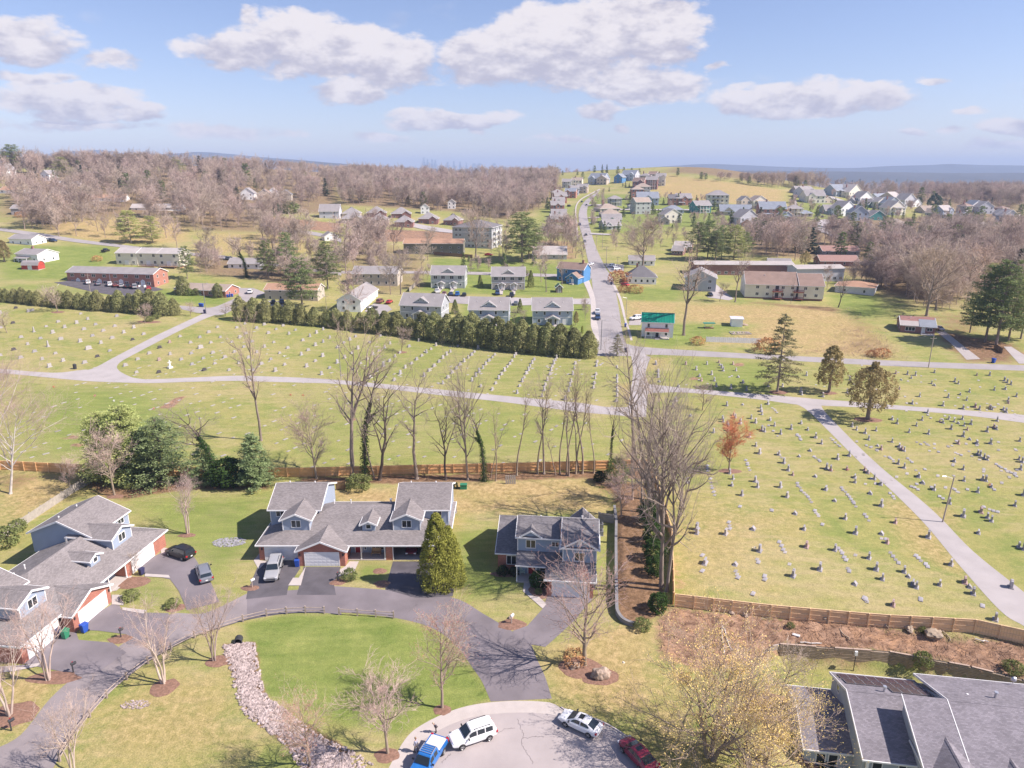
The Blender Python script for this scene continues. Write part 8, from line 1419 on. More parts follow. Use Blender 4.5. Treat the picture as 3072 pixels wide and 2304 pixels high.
for (k, c, r, x, y, dx, dy, lab) in (('suv','navy','Z6',1830,560,2,20,'dark blue SUV on the straight road facing the camera'),('pickup','white','Z6',1828,500,0,-14,'white pickup close behind the dark SUV on the straight road'),('sedan','navy','Z6',260,305,4,-20,'dark blue car in the duplex car park, left of the blue truck'),('suv','blue','Z6',330,308,4,-20,'blue SUV in the middle of the duplex car park'),('sedan','black','Z6',402,312,4,-20,'black sedan right in the duplex car park'),('sedan','brown','Z6',188,300,4,-20,'red brown car at the left of the duplex car park'),('suv','navy','Z6',757,297,2,18,'navy SUV facing down by the taupe duplex steps'),('suv','black','Z6',910,322,2,18,'black SUV right of the taupe duplex steps'),('sedan','grey','Z6',955,405,2,-18,'grey sedan behind the middle hedge side duplex'),('pickup','white','Z6',108,282,-8,-10,'white pickup below the green duplex steps'),
  ('pickup','black','R1',685,725,30,-10,'black pickup parked left of the cream row house'),('suv','white','R1',318,655,20,4,'white car at the end of the white long house'),('suv','navy','R1',345,660,20,3,'dark car beside the white one at the far left house'),('suv','white','R1',1622,993,8,-18,'white minivan on the drive behind the brick ranch'),('sedan','black','R1',1772,1058,-4,-16,'black sedan before the rust roofed house, left of two'),('suv','navy','R1',1826,1058,-4,-16,'dark SUV before the rust roofed house, right of two'),('suv','grey','R1',1490,778,20,4,'grey car on the road above the thicket, left of two'),('sedan','navy','R1',1535,783,20,4,'dark car on the road above the thicket, right of two'),('suv','grey','R1',2092,860,24,4,'grey SUV on the street behind the grey long house'),
  ('sedan','black','R2',200,1095,24,-4,'black sedan by the sideways white house'),('sedan','bright_red','R2',312,1058,16,-12,'red sedan in the lot beside the sideways white house'),('suv','brown','R2',252,1055,16,-10,'brown red car in the lot beside the sideways white house'),('sedan','white','R2',1615,812,-14,4,'white sedan turning at the crossroads'),('suv','navy','R2',1545,553,2,14,'dark car parked on the left of the hill road'),('sedan','black','R2',1585,620,4,14,'black car driving down the hill road, upper of two'),('sedan','grey','R2',1577,662,4,14,'grey car driving down the hill road, lower of two'),('suv','white','R2',1760,822,22,-4,'white SUV parked beyond the crossroads, upper of two'),('suv','white','R2',1782,843,22,-3,'white SUV parked beyond the crossroads, lower of two'),('sedan','bright_red','R2',955,750,22,2,'red car in front of the grey apartment block'),('suv','white','R2',1908,1165,-24,3,'white SUV beside the green roofed house'),('sedan','bright_red','R2',1840,945,22,6,'red car behind the brown shrubs by the white hip roofed house'),
  ('sedan','silver','R3',1662,1232,16,8,'silver car beside the small brick ranch house'),('suv','white','R3',1290,868,16,1,'white SUV among bare trees behind the cream apartments, right of two'),('sedan','white','R3',1262,868,16,1,'white sedan among bare trees behind the cream apartments, left of two'),('sedan','black','R3',178,1010,12,14,'black car on the drive left of the cream apartments'),('sedan','navy','Z4',302,400,2,-10,'tiny dark car high on the hill road'),('sedan','black','Z4',345,432,2,-10,'tiny black car on the hill road, right kerb'),('suv','navy','Z4',278,618,2,12,'dark SUV on the left kerb of the hill road'),('sedan','white','Z4',395,605,-18,2,'white car on the lawn drive right of the hill road'),('suv','black','Z4',182,442,16,4,'black SUV by the houses left of the hill road'),('suv','navy','Z5',325,390,18,8,'dark SUV at the bend of the right street, upper left'),('sedan','black','Z5',358,405,18,8,'black car at the bend of the right street, upper right'),('sedan','navy','Z5',435,490,18,4,'dark car below the bend of the right street'),('suv','white','Z5',330,442,12,-8,'white SUV on the right street at the bend')):
 car(k, c, r, x, y, dx, dy, lab, 'distant parked and driving cars', 0)
# ---------------------------------------------------------------- people
def skin_chain(name,pts,edges,rad,m,parent=None):
 me=bpy.data.meshes.new(name); me.from_pydata(pts,edges,[]); o=link(name,me,parent); me.materials.append(m)
 md = o.modifiers.new('skin', 'SKIN'); lay = me.skin_vertices[0].data if me.skin_vertices else None
 if lay is None:
  bm=bmesh.new(); bm.from_mesh(me); bm.verts.layers.skin.verify(); bm.to_mesh(me); bm.free(); lay=me.skin_vertices[0].data
 for i,r_ in enumerate(rad): lay[i].radius=(r_,r_) if not isinstance(r_,tuple) else r_
 lay[0].use_root=True; md.use_smooth_shade=True
 s = o.modifiers.new('sub', 'SUBSURF'); s.levels = 1; s.render_levels = 1
 return o
def person(label,loc,rz,shirt,trousers,hair,lean=.0,step=.18,bend=.0):
 skin_m = mat('skin', (.52,.32,.24), .6, .05); root = thing('person', label, 'person', loc, rz)
 f=lambda x,y,z: (x+lean*max(0,z-.9)*.0,y - bend*max(0,z-.9),z - bend*bend*max(0,z-.9)*.3)
 J=dict(pel=(0,0,.93),sp=(0,.01,1.15),ch=(0,.0,1.36),nk=(0,-.01,1.5),hd0=(0,-.02,1.58),hd1=(0,-.025,1.68),hd2=(0,-.01,1.76),sl=(.17,0,1.42),el=(.24,.05,1.14),wl=(.25,-.12,.95),hl=(.25,-.17,.88),sr=(-.17,0,1.42),er=(-.25,.03,1.14),wr=(-.24,-.08,.92),hr=(-.235,-.12,.85),hpl=(.09,0,.9),kl=(.10,-step,.5),al=(.10,-step*.7,.09),tl=(.12,-step*.7-.16,.04),hpr=(-.09,0,.9),kr=(-.10,step*.35,.5),ar=(-.10,step*1.1,.10),tr=(-.12,step*1.1-.15,.04))
 names=list(J); P=[f(*J[n]) for n in names]; ix={n: i for i,n in enumerate(names)}
 E = [('pel','sp'),('sp','ch'),('ch','nk'),('nk','hd0'),('hd0','hd1'),('hd1','hd2'),('ch','sl'),('sl','el'),('el','wl'),('wl','hl'),('ch','sr'),('sr','er'),('er','wr'),('wr','hr'),('pel','hpl'),('hpl','kl'),('kl','al'),('al','tl'),('pel','hpr'),('hpr','kr'),('kr','ar'),('ar','tr')]
 Rd=dict(pel=(.15,.11),sp=(.13,.10),ch=(.15,.11),nk=.055,hd0=.075,hd1=(.08,.095),hd2=.06,sl=.06,el=.042,wl=.03,hl=(.04,.02),sr=.06,er=.042,wr=.03,hr=(.04,.02),hpl=.09,kl=.06,al=.042,tl=.035,hpr=.09,kr=.06,ar=.042,tr=.035)
 skin_chain('body', P, [(ix[a], ix[b]) for a, b in E], [Rd[n] for n in names], skin_m, root)
 def sub(nm,ns,es,k,m): ii={n: i for i,n in enumerate(ns)}; skin_chain(nm,[P[ix[n]] for n in ns],[(ii[a],ii[b]) for a,b in es],[tuple(q*k for q in Rd[n]) if isinstance(Rd[n],tuple) else Rd[n]*k for n in ns],m,root)
 sub('jacket', ['pel','sp','ch','sl','el','wl','sr','er','wr'], [('pel','sp'),('sp','ch'),('ch','sl'),('sl','el'),('el','wl'),('ch','sr'),('sr','er'),('er','wr')], 1.28, shirt)
 sub('trousers', ['pel','hpl','kl','al','hpr','kr','ar'], [('pel','hpl'),('hpl','kl'),('kl','al'),('pel','hpr'),('hpr','kr'),('kr','ar')], 1.24, trousers)
 hx = f(0, .0, 1.72); hb = MB(); hb.loft([[(hx[0] + r_*math.cos(a), hx[1]+.025 + r_*1.1*math.sin(a), hx[2] + z) for a in np.linspace(0, 2*math.pi, 11)[:-1]] for z, r_ in ((-.06,.098),(.0,.102),(.06,.085),(.10,.045),(.112,.01))]); hb.build('hair', hair, root, True)
 fc = f(0, -.12, 1.67); MB().obox((fc[0], fc[1]+.005, fc[2]),(.016, 0, 0),(0, .02, 0),(0, 0, .03)).build('nose', skin_m, root)
 for s in (-1, 1): MB().obox((fc[0]+s*.032, fc[1]+.02, fc[2]+.03),(.012, 0, 0),(0, .01, 0),(0, 0, .008)).build('eye', M_DARK, root)
 for s in (-1,1):
  b = f(*J['al' if s > 0 else 'ar']); MB().loft([[(b[0]-.05, b[1]+.07, 0),(b[0]+.05, b[1]+.07, 0),(b[0]+.05, b[1]+.06, .11),(b[0]-.05, b[1]+.06, .11)], [(b[0]-.055, b[1]-.06, 0),(b[0]+.055, b[1]-.06, 0),(b[0]+.045, b[1]-.04, .12),(b[0]-.045, b[1]-.04, .12)], [(b[0]-.045, b[1]-.2, 0),(b[0]+.045, b[1]-.2, 0),(b[0]+.04, b[1]-.19, .05),(b[0]-.04, b[1]-.19, .05)]]).build('shoe', M_DARK, root)
 return root
person('person in a grey top standing on the pavement beside the blue pickup, cast shadow left', at('B2', 550, 1120) + Vector((0, 0, .03)), math.radians(60), mat('grey_cloth', (.36,.36,.44), .9, .1), mat('dark_cloth', (.10,.09,.10), .9, .1), mat('brown_hair', (.30,.19,.12), .8, .1))
person('person in a dark coat bending on the pavement ahead of the white SUV', at('B2', 682, 990) + Vector((0, 0, .03)), math.radians(-60), mat('black_cloth', (.05,.045,.06), .9, .1), mat('dark_cloth', (.10,.09,.10)), mat('fair_hair', (.55,.42,.3), .8, .1), bend=.5, step=.08).scale = (.8, .8, .8)
# ---------------------------------------------------------------- fences,walls,poles and yard things
M_FENCE = mat('orange_cedar', (.80,.46,.21), .85, .14, .8, rand=0, kind='boards'); M_FENCE2 = mat('tan_board_fence', (.80,.53,.31), .85, .12, .8, kind='boards'); M_PICKET = mat('grey_weathered_wood', (.40,.36,.32), .9, .15, 2); M_RAIL = mat('split_rail_wood', (.36,.29,.25), .9, .2, 3); M_TIMB = mat('brown_timber', (.33,.26,.195), .9, .22, 1.5); M_WALLC = mat('pale_wall_block', (.22,.215,.22), .9, .12, 2)
def resample(P,step):
 out=[np.array(P[0],float)]
 for a,b in zip(P[:-1],P[1:]):
  a,b=np.array(a,float),np.array(b,float); L=np.linalg.norm(b-a); n=max(1,round(L/step)); out += [a+(b-a)*(i+1)/n for i in range(n)]
 return out
def board_fence(name,label,P,h,m,mp,post_side=-1,step=2.44,bw=.15,cap=True,rails=True):
 Q = resample(P, step); c = Vector((*Q[0], float(H(*Q[0])))); root = thing(name, label, 'fence', c)
 bd,rl=MB(),MB(); R=random.Random(len(Q))
 for a,b in zip(Q[:-1],Q[1:]):
  d=(b-a); L=np.linalg.norm(d); d /= L; nn=np.array([d[1],-d[0]])*post_side; n=int(L/bw)
  for i in range(n):
   p=a+d*((i+.5)*L/n); z=float(H(*p)); hh=h+R.uniform(-.02,.02); bd.obox((p[0]-c.x,p[1]-c.y,z+hh/2-.05-c.z),(*(d*(L/n*.47)),0),(*(nn*.012),0),(0,0,hh/2+.05))
  za,zb=float(H(*a)),float(H(*b));
  for k in ((.3,.95,1.6) if rails else (.95,)):
   pa,pb=a+nn*.04,b+nn*.04; rl.tube((pa[0]-c.x,pa[1]-c.y,za+k*h/1.8-c.z),(pb[0]-c.x,pb[1]-c.y,zb+k*h/1.8-c.z),.055,.055,4)
  if cap: rl.tube((a[0]-c.x,a[1]-c.y,za+h+.02-c.z),(b[0]-c.x,b[1]-c.y,zb+h+.02-c.z),.07,.07,4)
 bd.build('boards', m, root); rl.build('rails', mp, root)
 pm = MB().box(-.06, .06, -.06, .06, -.3, h+.06).box(-.08, .08, -.08, .08, h+.06, h+.1).mesh('post', mp)
 for q,qn in zip(Q,Q[1:]+[2*Q[-1]-Q[-2]]):
  d = (qn-q)/np.linalg.norm(qn-q); nn = np.array([d[1], -d[0]])*post_side; link('post', pm, root, (q[0]+nn[0]*.10-c.x, q[1]+nn[1]*.10-c.y, float(H(*q))-c.z), math.atan2(d[1], d[0]))
M_FPOST = mat('cedar_post', (.80,.50,.25), .85, .12, 1)
board_fence('board_fence', 'long orange cedar board fence behind the houses and the row of bare trees', [(-150,131.5),(-97.4,127.9),(-82,126.2),(-62,125.2),(-40.5,124.9),(-18.5,126.2),(.7,127.2),(18.9,128.4),(26.8,128.6)], 1.85, M_FENCE, M_FPOST, 1)
board_fence('board_fence', 'board fence running down beside the bank from the back fence to its corner', [(26.9,128.3),(24.9,99.5),(21.75,83.1)], 1.85, M_FENCE, M_FPOST, 1)
board_fence('board_fence', 'tan board fence above the red bank along the lower edge of the cemetery', [(21.8,82.75),(34,80.9),(46,79.2),(58.6,77.35),(63.4,75.1),(76,68),(92,58)], 1.9, M_FENCE2, mat('tan_post', (.80,.56,.34), .85, .12, 1), 1)
board_fence('picket_fence', 'grey weathered picket fence running toward the left house', [(-78.8,125.0),(-79.8,118),(-80.6,107.5),(-81.0,101)], 1.5, M_PICKET, M_PICKET, 1, 2.4, .13, False)
board_fence('panel_fence', 'long white panel fence beside the road below the rough field', [tuple(at('C6', 485, 318).to_2d()), tuple(at('C6', 780, 327).to_2d())], 1.7, mat('white_panels', (.88,.88,.90), .7, .08, 1), mat('white_panel_post', (.7,.7,.72), .7), -1, 2.4, .5, False, False)
board_fence('wooden_fence', 'short grey wooden fence behind the blue house beside the concrete wall', [tuple(atz('R6', 938, 615, .3).to_2d()), tuple(atz('R6', 1045, 632, .3).to_2d())], 1.7, M_PICKET, M_PICKET, 1, 2.4, .15, False)
board_fence('wooden_fence', 'weathered board fence slanting left of the green duplex', [tuple(at('R2', 440, 985).to_2d()), tuple(at('R2', 492, 935).to_2d())], 1.8, M_PICKET, M_PICKET, 1, 2.4, .3, False)
board_fence('wooden_fence', 'dark board fence in front of the long olive building', [tuple(at('R2', 600, 745).to_2d()), tuple(at('R2', 850, 765).to_2d())], 1.8, M_WOOD, M_WOOD, 1, 3, .4, False)
board_fence('wooden_fence', 'dark brown gate fence beside the drive under the giant pines', [tuple(at('R3', 2020, 1350).to_2d()), tuple(at('R3', 2070, 1385).to_2d())], 1.6, M_WOOD, M_WOOD, 1, 2, .2, False)
def split_rail(label,pts):
 W = [np.array(at(*q)) for q in pts]; root = thing('split_rail_fence', label, 'fence', W[0]); c = W[0]; pm = MB().box(-.09, .09, -.09, .09, -.3, 1.1).mesh('post', M_RAIL)
 for w in W: link('post', pm, root, Vector(w-c), rnd.uniform(0, .3))
 for a,b in zip(W[:-1],W[1:]):
  for z in (.42, .86): rr = MB(); rr.tube(Vector(a-c)+Vector((0, 0, z)), Vector(b-c)+Vector((0, 0, z+rnd.uniform(-.04, .04))), .065, .05, 6); rr.build('rail', M_RAIL, root)
split_rail('split rail fence along the top of the green oval, right section', [('R5', x, y) for x, y in ((752,1290),(882,1297),(1013,1305),(1140,1315))])
W_ = [at('B1', *p) for p in ((390,1262),(480,1110),(590,970),(700,845),(830,728),(1000,604),(1250,468),(1470,390),(1600,350))]; C_ = catmull([(p.x, p.y) for p in W_], 20); S_ = [C_[0]];
for q in C_:
 if np.linalg.norm(q-S_[-1]) > 2.9: S_.append(q)
def rail_left():
 W = [np.array((q[0], q[1], float(H(*q)))) for q in S_] + [np.array(at('R5', x, y)) for x, y in ((97,1330),(238,1300),(378,1285),(513,1278),(648,1280))][1:]
 root = thing('split_rail_fence', 'long split rail fence curving down the inner edge of the left drive', 'fence', W[0]); c = W[0]; pm = MB().box(-.09, .09, -.09, .09, -.3, 1.1).mesh('post', M_RAIL)
 for w in W: link('post', pm, root, Vector(w-c), rnd.uniform(0, .3))
 for a,b in zip(W[:-1],W[1:]):
  for z in (.42, .86): MB().tube(Vector(a-c)+Vector((0, 0, z)), Vector(b-c)+Vector((0, 0, z)), .065, .05, 6).build('rail', M_RAIL, root)
rail_left()
def conc_wall():
 P = catmull([(17.6,111.0),(17.2,106),(16.2,99),(15.1,91),(14.0,82.6),(13.9,80.9),(14.35,79.6),(15.2,78.9),(16.3,78.6)], 5); root = thing('retaining_wall', 'low pale block wall curving at its end between the blue house and the bank', 'wall', (*P[0], 0)); c = P[0]
 b,t=MB(),MB(); rw,rc=[],[]
 for i,p in enumerate(P):
  d=P[min(i+1,len(P)-1)]-P[max(i-1,0)]; d /= np.linalg.norm(d); n=np.array([-d[1],d[0]]); k=i/(len(P)-1); z=1.12 if p[1] > 84 else max(.45,1.12-(84-p[1])*.12); a0,a1=p-c-n*.16,p-c+n*.16; c0,c1=p-c-n*.21,p-c+n*.21
  rw.append([(*a0,-.3),(*a1,-.3),(*a1,z),(*a0,z)]); rc.append([(*c0,z+.003),(*c1,z+.003),(*c1,z+.1),(*c0,z+.1)])
 b.loft(rw).build('wall', mat('dark_wall_block', (.24,.235,.24), .9, .15, 2), root); t.loft(rc).build('capstones', M_WALLC, root)
conc_wall()
def timber_wall():
 P = resample(LOWLINE, 2.2); root = thing('retaining_wall', 'tall stacked brown timber retaining wall below the red bank', 'wall', (*P[0], -3.6)); c = np.array([*P[0], -3.6]); R = random.Random(4)
 tm,cp=MB(),MB(); n=13; hh=.205
 for k in range(n):
  for i,(a,b) in enumerate(zip(P[:-1],P[1:])):
   d=(b-a)/np.linalg.norm(b-a); nn=np.array([d[1],-d[0]]); off_=.12+(n-k)*.022+R.uniform(-.012,.012); m_=(a+b)/2+nn*off_; tm.obox((m_[0]-c[0],m_[1]-c[1],k*hh+hh/2-.1),(*(d*(np.linalg.norm(b-a)/2-.006)),0),(*(nn*.10),0),(0,0,hh/2-.016))
 for i,(a,b) in enumerate(zip(P[:-1],P[1:])):
  if i % 3 == 2: continue
  d=(b-a)/np.linalg.norm(b-a); nn=np.array([d[1],-d[0]]); m_=(a+b)/2+nn*.1; cp.obox((m_[0]-c[0],m_[1]-c[1],n*hh),(*(d*1.08),0),(*(nn*.12),0),(0,0,.05))
 bk=MB()
 for a,b in zip(P[:-1],P[1:]):
  d=(b-a)/np.linalg.norm(b-a); nn=np.array([d[1],-d[0]]); m_=(a+b)/2+nn*.03; bk.obox((m_[0]-c[0],m_[1]-c[1],1.25),(*(d*(np.linalg.norm(b-a)/2+.05)),0),(*(nn*.04),0),(0,0,1.35))
 tm.build('timbers', M_TIMB, root); cp.build('cap_boards', mat('pale_cap_board', (.45,.34,.27), .9, .15, 2), root); bk.build('backing', M_DARK, root)
 w=MB()
 for k in range(n): L=4.6*(1-k/n*.86); w.box(-L-.05,-.02,-.12,.12,k*hh-.1,k*hh+hh-.13)
 w.build('wing', mat('lit_timber', (.42,.35,.30), .9, .15, 2), root, rz=math.radians(15))  # wing coloured lighter than the other timbers for the light on its face
timber_wall()
def blob(seed,r,sq=(1,1,.7),sub=2,rough=.35):
 bm=bmesh.new(); bmesh.ops.create_icosphere(bm,subdivisions=sub,radius=r)
 for v in bm.verts: k=1+rough*mnoise.noise(v.co*(1.4/r)+Vector((seed*3.1,seed,0)))+rough*.4*mnoise.noise(v.co*(4/r)); v.co=Vector((v.co.x*sq[0],v.co.y*sq[1],v.co.z*sq[2]))*k
 me = bpy.data.meshes.new('rock'); bm.to_mesh(me); bm.free(); return me
M_ROCK = mat('pale_stone', (.34,.265,.24), .9, .45, 3.2, c2=(.40,.33,.31)); M_BOULD = mat('tan_boulder', (.34,.26,.205), .9, .5, 3.0, .8, 5, stretch=(1, 1, .15))
def swale():
 Lf = catmull([np.array(at('B1', *p))[:2] for p in ((1460,510),(1470,580),(1510,690),(1540,830),(1600,950),(1700,1030),(1850,1150),(1960,1305),(1990,1400))], 10); Rt = catmull([np.array(at('B1', *p))[:2] for p in ((1640,490),(1650,580),(1680,700),(1720,840),(1800,900),(1900,980),(2060,1100),(2240,1190),(2400,1290))], 10)
 R=random.Random(9); protos=[blob(i,1,(1,R.uniform(.6,.9),R.uniform(.45,.7)),1,.5) for i in range(6)]; V=[]; F=[]; base=0
 pv=[np.array([v.co[:] for v in p.vertices]) for p in protos]; pf=[np.array([f.vertices[:] for f in p.polygons]) for p in protos]
 for _ in range(5200):
  i=R.randrange(len(Lf)-1); t,s=R.random(),min(1.04,max(-.04,R.gauss(.5,.25))); p=(Lf[i]*(1-t)+Lf[i+1]*t)*(1-s)+(Rt[i]*(1-t)+Rt[i+1]*t)*s; k=R.randrange(6); r=R.uniform(.10,.27); a=R.uniform(0,6.28); c,sn=math.cos(a)*r,math.sin(a)*r; q=pv[k]; V.append(np.stack([q[:,0]*c-q[:,1]*sn+p[0],q[:,0]*sn+q[:,1]*c+p[1],q[:,2]*r+.04],-1)); F.append(pf[k]+base); base += len(q)
 tag(link('riprap', fastmesh('riprap', np.concatenate(V), np.concatenate(F), M_ROCK)), 'pale broken stones filling the winding swale', None, None, 'stuff')
 o = thing('culvert_pipe', 'black culvert pipe mouth at the top of the stony swale', 'pipe', at('B1', 1545, 500), math.radians(-80)); A = np.linspace(0, 2*math.pi, 19)[:-1]
 MB().loft([[(x, r*math.cos(a), .35 + r*math.sin(a)) for a in A] for x, r in ((-.7,.48),(.1,.48),(.16,.53),(.2,.48),(.2,.40),(-.6,.40))], caps=False).build('pipe', M_DARK, o, True); MB().tube((-.6,0,.35),(-.58,0,.35),.4,.4,14).build('pipe_shade_disc', mat('pipe_shade', (.01,.01,.01), .9), o)  # near-black disc closes the pipe, its colour stands for the shade inside
 rp=R.random
 for (x, y, s_, lab) in ((700,505,.9,''),): pass
 P_ = at('R4', 1630, 775); W2 = []; F2 = []; base = 0
 for _ in range(420):
  a,d=R.uniform(0,6.28),math.sqrt(R.random()); q=pv[R.randrange(6)]; k=R.randrange(6); q=pv[k]; r=R.uniform(.08,.2); W2.append(q*r+[P_.x+math.cos(a)*d*2.6,P_.y+math.sin(a)*d*1.5,.04]); F2.append(pf[k]+base); base += len(q)
 tag(link('stone_patch', fastmesh('stone_patch', np.concatenate(W2), np.concatenate(F2), mat('grey_stone', (.33,.32,.34), .9, .25, 1))), 'small patch of grey stones in the house shadow', None, None, 'stuff')
 W2 = []; F2 = []; base = 0; P_ = at('B1', 880, 895)
 for _ in range(160):
  a,d=R.uniform(0,6.28),math.sqrt(R.random()); k=R.randrange(6); q=pv[k]; r=R.uniform(.06,.16); W2.append(q*r+[P_.x+math.cos(a)*d*1.6,P_.y+math.sin(a)*d*.7,.03]); F2.append(pf[k]+base); base += len(q)
 tag(link('stone_patch', fastmesh('stone_patch', np.concatenate(W2), np.concatenate(F2), M_ROCK)), 'small patch of pale stones on the left lawn', None, None, 'stuff')
swale()
for i, (r, x, y, s, sq, lab) in enumerate((('B2',1775,625,1.0,(1.2,.75,.9),'large ribbed tan boulder in the mulch bed right of the broad maple'),('B2',1600,560,.6,(1.1,.8,.8),'pale boulder at the foot of the broad maple, left'),('B2',1565,535,.5,(1,.9,.7),'smaller boulder left of the pale one under the maple'),('B3',1065,195,.8,(1.3,.8,.7),'brown boulder under the board fence on the bank'),('B3',1420,235,.7,(1.2,.8,.7),'rough brown lump on the bank, right of the boulder'),('B3',1700,300,.95,(1.2,.9,.8),'largest dark earth lump on the bank below the fence'),('B3',1560,250,.7,(1.5,.8,.6),'dark root clump on the bank left of the largest lump'),('B3',630,180,.45,(1.2,.8,.7),'small stone on the bank under the fence left part'),('B3',555,170,.4,(1.2,.8,.7),'smallest stone on the bank under the fence'),('C6',690,228,.9,(1.6,.8,.5),'pile of pale rubble beside the small white shed'),('R6',315,1315,.35,(1.2,.8,.7),'grey rock in the mulch point of the blue house lawn'))):
 o = link('boulder', blob(i+20, s, sq, 3, .45), None, at(r, x, y) + Vector((0, 0, s*sq[2]*.35)), i*.7); o.data.materials.append(M_BOULD if 'brown' not in lab and 'dark' not in lab else M_TIMB); tag(o, lab, 'rock')
for i, (a, b, m_, lab) in enumerate((((500,245),(520,410),'bleached branch lying down the red bank, left of two'),((510,265),(560,390),'bleached branch lying down the red bank, right of two'),((930,338),(1070,343),'pale plank lying above the timber wall'),((1170,268),(1222,330),'thin brown log lying on the bank'),((1240,200),(1240,250),'short dark post leaning below the board fence'),((1745,265),(1790,330),'dark log on the bank below the board fence'),((1935,315),(2000,335),'pale boards on the bank at the right')) if False else [((500,245),(520,410),0,'bleached branch lying down the red bank, left of two'),((510,265),(560,390),0,'bleached branch lying down the red bank, right of two'),((930,338),(1070,343),0,'pale plank lying above the timber wall'),((1170,268),(1222,330),1,'thin brown log lying on the bank'),((1745,265),(1790,330),1,'dark log on the bank below the board fence'),((1935,315),(2000,335),0,'pale boards on the bank at the right')]):
 p, q = at('B3', *a), at('B3', *b); R = random.Random(i); P = [p.lerp(q, t) + Vector((R.gauss(0, .12), R.gauss(0, .12), .16)) for t in np.linspace(0, 1, 5)]; b_ = MB()
 for u,v in zip(P[:-1],P[1:]): b_.tube(u-p,v-p,.09,.07,6)
 if 'branch' in lab: b_.tube(P[2]-p, P[2]-p+Vector((.8, -.5, .1)), .05, .02, 5); b_.tube(P[3]-p, P[3]-p+Vector((-.7, -.4, .1)), .05, .02, 5)
 tag(b_.build('fallen_branch' if 'branch' in lab else 'log' if 'log' in lab else 'plank', BARK_WHITE if not m_ else M_TIMB, None, loc=p), lab, 'branch' if 'branch' in lab else 'log' if 'log' in lab else 'plank')
def brush():
 R=random.Random(31); segs=[]
 for _ in range(3200):
  x,y=R.uniform(150,2300),R.uniform(150,540);
  if not inside(x,y,[(215,150),(1000,195),(2300,360),(2300,560),(1900,460),(1450,380),(830,340),(650,470),(380,490),(150,420),(150,210)]): continue
  u = ray('B3', x, y); t = (-.7-CAMZ)/u[2]; px_, py_ = u[0]*t, u[1]*t; z = float(H(px_, py_)); a = R.uniform(0, 6.28); L = R.uniform(.25, 1.1); e = R.uniform(-.1, .6); segs.append((px_, py_, z+.05, px_+math.cos(a)*L, py_+math.sin(a)*L, z+.1+e*L*.5, .028, .012))
 tag(link('brushwood', tubes('brushwood', segs, 3, mat('dead_brush', (.30,.19,.13), .9, .35, 1))), 'dead brush and roots littering the red bank', None, None, 'stuff')
 segs=[]
 for _ in range(2600):
  x,y=R.uniform(960,1560),R.uniform(110,420)
  if not inside(x,y,[(1000,395),(1180,310),(1250,130),(1380,220),(1520,350),(1520,405)]): continue
  p = at('C6', x, y) if len(segs) % 7 == 0 else p + Vector((R.gauss(0, .9), R.gauss(0, .9), 0)); a = R.uniform(0, 6.28); L = R.uniform(.4, 1.4); segs.append((p.x, p.y, p.z, p.x+math.cos(a)*L*.6, p.y+math.sin(a)*L*.6, p.z+L*.7, .035, .015))
 tag(link('brushwood', tubes('brushwood', segs, 3, mat('pale_dead_brush', (.42,.31,.24), .9, .3, 1))), 'dry brush on the rough slope above the cross road', None, None, 'stuff')
brush()
M_MULCH = mat('brown_mulch', (.24,.14,.10), .95, .3, 4, .4, 10)
def bed(r,x,y,rx,ry,seed):
 c=at(r,x,y); R=random.Random(seed); P=[(c.x+math.cos(a)*rx*R.uniform(.85,1.12),c.y+math.sin(a)*ry*R.uniform(.85,1.12)) for a in np.linspace(0,2*math.pi,15)[:-1]]; W=catmull(P,3,True); b=MB(); n=len(W)
 b.add([(q[0], q[1], float(H(q[0], q[1]))+.012) for q in W] + [(c.x+(q[0]-c.x)*.7, c.y+(q[1]-c.y)*.7, float(H(q[0], q[1]))+.10) for q in W] + [(c.x, c.y, c.z+.13)], [(i, (i+1) % n, n+(i+1) % n, n+i) for i in range(n)] + [(n+i, n+(i+1) % n, 2*n) for i in range(n)]); tag(b.build('mulch_bed', M_MULCH, None, True), kind='structure')
for i, q in enumerate((('B1',1420,612,1.5,1.1),('B1',1065,785,1.6,1.5),('B1',350,720,3.0,1.2),('B1',90,960,2.6,2.0),('R4',1330,725,1.5,.7),('R4',815,450,1.5,.9),('B2',1640,560,2.6,1.9),('B2',1770,620,2.3,1.6),('B2',722,840,1.1,.8),('B2',358,1140,1.3,1.0),('R5',120,1100,1.3,.7),('R5',745,1060,1.2,.9),('R5',1040,980,1.1,.8),('R5',1060,1070,1.2,1.0),('B1',785,470,1.6,.9),('R6',320,1360,1.8,1.2),('R6',300,1000,2.6,.9),('R6',520,1115,1.8,2.2),('R4',930,1060,3.0,1.6),('R4',1240,1240,1.4,1.0),('C6',878,592,2.5,1.6),('C6',1155,596,2.0,1.3),('C6',1362,740,3.0,1.8),('R7',388,440,2.2,1.3),('C5',615,215,1.6,1.2),('C4',375,122,2.2,1.5),('C4',970,185,4.0,1.6),('B3',820,670,2.2,1.3),('B3',1090,1030,4.0,1.0))): bed(*q, i)
M_POLE = mat('weathered_pole', (.42,.35,.30), .9, .15, 2); M_SIGNW = mat('white_sign', (.75,.75,.75), .6)
